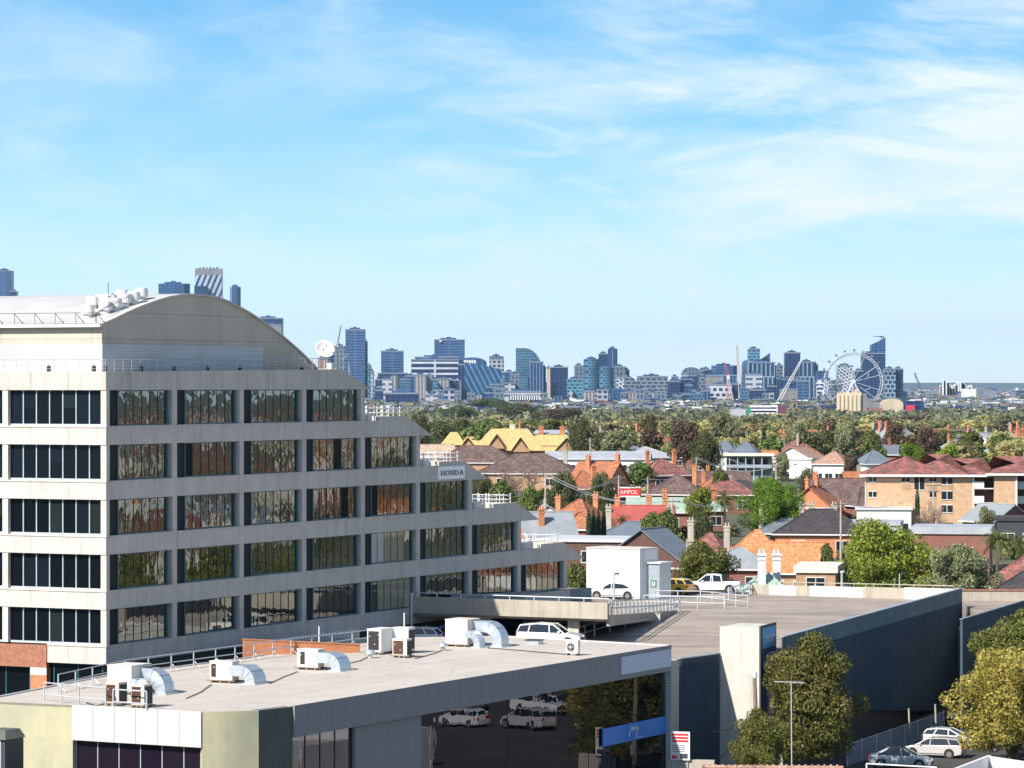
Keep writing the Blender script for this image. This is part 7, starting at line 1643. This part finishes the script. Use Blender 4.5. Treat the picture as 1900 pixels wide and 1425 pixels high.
for k in range(7):
    a = 2*math.pi*k/7+0.42
    for off_ in (-0.17, 0.17): b.tube([(0, -3 if off_ > 0 else 3, zc), ((r_-3.4)*math.cos(a+off_), 0, zc+(r_-3.4)*math.sin(a+off_))], 0.42, 4, caps=False)
    b.tube([(r_*0.5*math.cos(a-0.1), 0, zc+r_*0.5*math.sin(a-0.1)), (r_*0.62*math.cos(a+0.12), 0, zc+r_*0.62*math.sin(a+0.12))], 0.4, 4)
b.wheel((0, 0, zc), 3.2, 9, 16); b.build('spoke', whm, t)
for k in range(21):
    a = 2*math.pi*k/21+0.05; b = MB(); c = ((r_+3.4)*math.cos(a), 0, zc+(r_+3.4)*math.sin(a)); b.wheel(c, 1.7, 5.5, 10); b.tube([c, (r_*math.cos(a), 0, zc+r_*math.sin(a))], 0.35, 4); b.build('cabin', FC['grey'], t)
b = MB()
for sx in (-1, 1):
    for yy in (-9, 9): b.tube([(0, yy*0.5, zc), (sx*24*s, yy, -3)], [1.0, 1.5], 6)
b.build('support_leg', whm, t)

# cranes
def crane(px0, py0, px1, py1, Y, label, mat, tw=1.6, mast=None):
    s = Y/F; a = Vector(((px0-950)*s, Y, HC-(py0-712.5)*s)); e = Vector(((px1-950)*s, Y, HC-(py1-712.5)*s)); t = thing('tower_crane', label, 'crane', (e.x, Y, 0)); b = MB(); d = a-e; Lc = d.length; n = int(Lc/4)+1
    w_ = tw; sd_ = Vector((d.z, 0, -d.x)).normalized()*w_
    for sg in (-1, 1):
        for yy in (-w_, w_): b.tube([tuple(e+sd_*sg+Vector((0, yy, 0))), tuple(a+sd_*sg*0.4+Vector((0, yy*0.4, 0)))], 0.45, 4)
    for k in range(n):
        p = e+d*(k/n); q = e+d*((k+1)/n); f = 1-0.6*k/n; sg = 1 if k % 2 else -1; b.tube([tuple(p+sd_*sg*f), tuple(q-sd_*sg*f)], 0.3, 3)
    b.build('jib', mat, t, world=True); b = MB(); b.box(-tw*1.2, tw*1.2, -tw*1.2, tw*1.2, e.z-3, e.z+3); b.build('cab', M['white'], t); b = MB()
    for sx in (-1, 1):
        for sy in (-1, 1): b.tube([(sx*tw, sy*tw, -3), (sx*tw, sy*tw, e.z-3)], 0.5, 4)
    for k in range(int(e.z/4)): sg = 1 if k % 2 else -1; b.tube([(-tw*sg, -tw, k*4), (tw*sg, -tw, k*4+4)], 0.35, 3)
    b.build('mast', mat, t); return t
cr_r = plain('crane_red', (0.45, 0.10, 0.10), 0.5); cr_w = plain('crane_white', (0.62, 0.60, 0.60), 0.5); cr_p = plain('crane_faded_red', (0.52, 0.38, 0.38), 0.5)
crane(1367, 641, 1374, 735, 4950, 'tallest crane with a faded red and white jib, right of the honeycomb tower', cr_p, 2.2)
crane(1345, 673, 1351, 700, 5000, 'red topped crane jib over the honeycomb tower', cr_r, 1.6); crane(1350, 701, 1361, 756, 4990, 'white lower boom under the red topped crane', cr_w, 2.4)
crane(1489, 665, 1443, 748, 4900, 'long white crane boom sloping up to the right above the blank concrete block', cr_w, 2.0)
crane(1697, 692, 1716, 742, 5000, 'grey crane boom alone to the right of the skyline', FC['grey'], 2.0)
crane(633, 603, 626, 640, 5580, 'thin leaning crane above the gridded grey tower', FC['grey'], 0.7)

# silos, carpark and other mid distance landmarks
def block(px0, px1, yt, Y, mat, label, cat='building', dep=20, name='building', kind='box'):
    return tower(px0, px1, yt, mat, label, kind, Y, plant=False, dep=dep, cat=cat, name=name)
Y = 3000; s = Y/F; t = thing('grain_silo', 'block of ribbed cream grain silos at the foot of the observation wheel', 'silo', ((1553-950)*s, Y, 0)); b = MB(); zt = HC-(734-712.5)*s
for k in range(6): b.cyl(((4+k*7.6)*s, 4*s), 4.1*s, -3, zt, 16)
b.build('silo_drum', M['off_white'] if False else FC['cream'], t, smooth=False); b = MB(); b.box(0, 46*s, 2*s, 8*s, zt+0.01, zt+2.6); b.box(33*s, 38*s, 3*s, 8*s, zt+2.61, zt+5.5); b.build('head_house', FC['cream'], t)
b = MB(); b.box(46.2*s, 56*s, 5*s, 20*s, -3, HC-(730-712.5)*s); b.build('side_block', FC['creamb'], t)
tower(1637, 1676, 740, 'cream', 'second cream silo block with a rounded top and a dark opening', 'arch', 3000, plant=False, dep=20, cat='silo', name='grain_silo')
block(1608, 1638, 746, 3060, 'creamb', 'beige shed between the two cream silos'); block(1612, 1637, 757, 3000, 'brick', 'faded brick wall between the two cream silos')
Y = 2600; s = Y/F; t = thing('car_park_building', 'open sided white car park with dark levels and a green left edge', 'car park', ((1393-950)*s, Y, 0)); b = MB()
for k in range(6): z = HC-(788-6.5*k-712.5)*s; b.box(0, 48*s, 0, 14, z, z+1.3)
b.build('level', M['white'], t); b = MB(); b.box(1, 47*s, 1, 13, -3, HC-(757-712.5)*s); b.build('dark_interior', FC['navy'], t); b = MB(); b.box(-2.2, -0.02, 0, 14, -3, HC-(756-712.5)*s); b.build('green_edge', M['green_sign'], t); b = MB(); b.box(48.1*s, 50*s, -0.5, 14, -3, HC-(752-712.5)*s); b.build('white_pier', M['white'], t)
t = block(1443, 1459, 754, 2600, 'navy', 'maroon blank wall at the right end of the open sided car park', 'wall'); t.children[0].data.materials[0] = plain('maroon_wall', (0.14, 0.04, 0.08), 0.8)
block(1357, 1384, 758, 2500, 'white', 'white stepped building below the cranes'); block(1677, 1714, 744, 3100, 'navy', 'dark shed with a pink red panel right of the silos')
Y = 3090; s = Y/F; t = thing('red_panel', 'pink red advertising panel on the dark shed right of the silos', 'billboard', ((1681-950)*s, Y-1, HC-(762-712.5)*s)); b = MB(); b.box(0, 16*s, -0.3, 0.2, 0, 10*s); b.build('panel', plain('pink_red', (0.62, 0.03, 0.10), 0.5), t); b = MB(); b.box(-0.3, 16*s+0.3, 0.21, 0.6, -4, 10*s+0.4); b.build('backing', M['dark_grey'], t)
block(1678, 1735, 767, 2900, 'white', 'long low white banded shed right of the silos')
rr = random.Random(9)
for k in range(95):
    Y = rr.uniform(3000, 4600); px = rr.uniform(690, 1930) if k > 20 else rr.uniform(1600, 1900); wp = rr.uniform(10, 34)
    H = rr.uniform(2.5, 6); s = Y/F; mt = rr.choice(('lowwhite', 'white', 'creamb', 'grey', 'grey', 'brick', 'grey', 'lowwhite'))
    t = thing('low_building', 'x', 'building', ((px-950)*s, Y, 0), rr.uniform(-0.2, 0.2), 'low buildings at the foot of the skyline')
    PEND.append((t, ('long ' if wp > 24 else 'narrow ' if wp < 16 else '')+{'lowwhite': 'white', 'white': 'banded white', 'creamb': 'pale grey', 'grey': 'dark windowed', 'brick': 'brick', 'cream': 'cream'}[mt]+' low building', px)); b = MB(); b.box(-wp*s/2, wp*s/2, 0, 25, -3, H); b.build('wall', FC[mt], t); b = MB(); b.box(-wp*s/2-0.5, wp*s/2+0.5, -0.5, 25.5, H+0.01, H+0.7); b.box(-wp*s*0.2, wp*s*0.1, 6, 14, H+0.71, H+2.2); b.build('roof', M['white'] if rr.random() < 0.25 else FC['roofgrey'], t)
# far suburbs: countless roofs and trees
mats_ = [M['white'], FC['roofgrey'], FC['brick'], FC['creamb'], FC['navy']]
b = MB()
for k in range(5200):
    Y = 3200*math.exp(rr.random()*1.7); px = rr.uniform(560, 2100); s = Y/F; x = (px-950)*s; w_ = rr.uniform(6, 22)*(Y/5000)**0.5; h = rr.uniform(3.5, 7)+(rr.random() < 0.05 and Y > 5500)*rr.uniform(4, 14)
    b.box(x, x+w_, Y, Y+w_, -1, h, rr.choices(range(5), (1.2, 3.2, 1.2, 1.0, 4))[0])
tag(b.build('distant_rooftops', mats_), 'countless tiny roofs of the far flat suburbs', 'rooftops', kind='stuff')
n = 32000; r = np.random.default_rng(3); Yv = 1900*np.exp(r.random(n)*2.1); pxv = np.where(np.arange(n) < 26000, r.uniform(560, 2100, n), r.uniform(-300, 560, n)); c = np.stack([(pxv-950)/F*Yv, Yv, 1+3.5*r.random(n)], 1)
V = leaf_cloud(c, np.full(n, 5.0), n*3, 5.0, 0.7, 4, 0.2)
o = leaf_mesh('distant_tree_canopy', V, foliage('distant_leaves', (0.06, 0.075, 0.04), (0.13, 0.14, 0.07), (0.22, 0.20, 0.11)), None); tag(o, 'far off tree canopy spread over the flat suburbs', 'trees', kind='stuff')
b = MB()
for k in range(34):
    px = 1745+k*1.6+rr.uniform(-3, 3); Y = 7200; s = Y/F; x = (px-950)*s; b.box(x, x+rr.uniform(2, 6), Y, Y+10, -1, 24+6*math.sin(k*0.35)+rr.uniform(0, 8))
tag(b.build('white_storage_tank_farm', M['white']), 'pale cluster of tanks and sheds far off on the right plain', 'tanks', kind='stuff')
# low far range
b = MB(); n = 80
for k in range(n+1):
    x = -9000+k*300; h = 22+8*math.sin(k*0.21)+5*math.sin(k*0.53+1); b.v += [(x, 16000, -5), (x, 16600, h), (x, 17600, -5)]
for k in range(n): b.f += [(3*k, 3*k+3, 3*k+4, 3*k+1), (3*k+1, 3*k+4, 3*k+5, 3*k+2)]; b.m += [0, 0]
tag(b.build('distant_plain_ridge', plain('far_plain', (0.08, 0.11, 0.12), 0.9)), None, None, kind='structure')

# air
hz = MB(); hz.box(-6000, 6000, -80, 18500, -12, 330)
hm = bpy.data.materials.new('haze'); hm.use_nodes = True; t_ = hm.node_tree; t_.nodes.clear(); o_ = t_.nodes.new('ShaderNodeOutputMaterial'); pv = t_.nodes.new('ShaderNodeVolumePrincipled')
pv.inputs['Color'].default_value = (0.50, 0.78, 1.0, 1); pv.inputs['Density'].default_value = 2.6e-5; pv.inputs['Anisotropy'].default_value = 0.3
t_.links.new(pv.outputs[0], o_.inputs['Volume'])
tag(hz.build('haze', hm), 'thin blue haze in the air over the city', 'haze', kind='stuff')
# take the parked prototypes away
for lst in list(PROTO.values())+[list(HPROT.values())]:
    for t in lst:
        for c in list(t.children):
            for g2 in list(c.children): bpy.data.objects.remove(g2)
            bpy.data.objects.remove(c)
        bpy.data.objects.remove(t)

# labels of the repeated things, told apart by the landmark they stand under and their order from the left
LM = [(690, 'beside the stepped end of the office'), (790, 'below the striped building'), (850, 'left of the tallest fig'), (900, 'under the diagonal striped building'), (955, 'under the quarter round tower'), (1010, 'under the square navy tower'), (1050, 'under the bright teal block'), (1090, 'under the mosaic towers'), (1140, 'under the highest middle tower'), (1180, 'under the balcony slab'), (1230, 'right of the balcony slab'), (1270, 'under the curved grey tower'), (1310, 'under the honeycomb tower'), (1350, 'under the red topped crane'), (1390, 'under the tallest teal tower'), (1430, 'under the open car park'), (1470, 'under the white sloping crane'), (1510, 'under the lattice tower'), (1550, 'under the cream silos'), (1600, 'under the wheel rim'), (1645, 'under the arched silo'), (1690, 'under the pink red panel'), (1740, 'under the lone grey crane'), (1790, 'under the pale tank cluster'), (1840, 'near the right edge'), (1890, 'at the very right edge')]
def lm(px):
    return max((l for l in LM if l[0] <= max(px, 690)), key=lambda l: l[0])[1]
ORD = ['second', 'third', 'fourth', 'fifth', 'sixth', 'seventh', 'eighth', 'ninth']
D_ = {}
for o, ph, px in PEND: D_.setdefault((ph, lm(px)), []).append((px, o))
for (ph, l), lst in D_.items():
    lst.sort(key=lambda q: q[0]); n = len(lst)
    for k, (px, o) in enumerate(lst):
        pre = '' if n == 1 else 'leftmost ' if k == 0 else 'rightmost ' if k == n-1 else ORD[k-1]+' '
        o['label'] = pre+ph+' '+l
for o in COL.objects:
    lb = o.get('label')
    if lb and o.parent is None and len(lb.split()) > 16: print('LONGLABEL', len(lb.split()), o.name, lb)
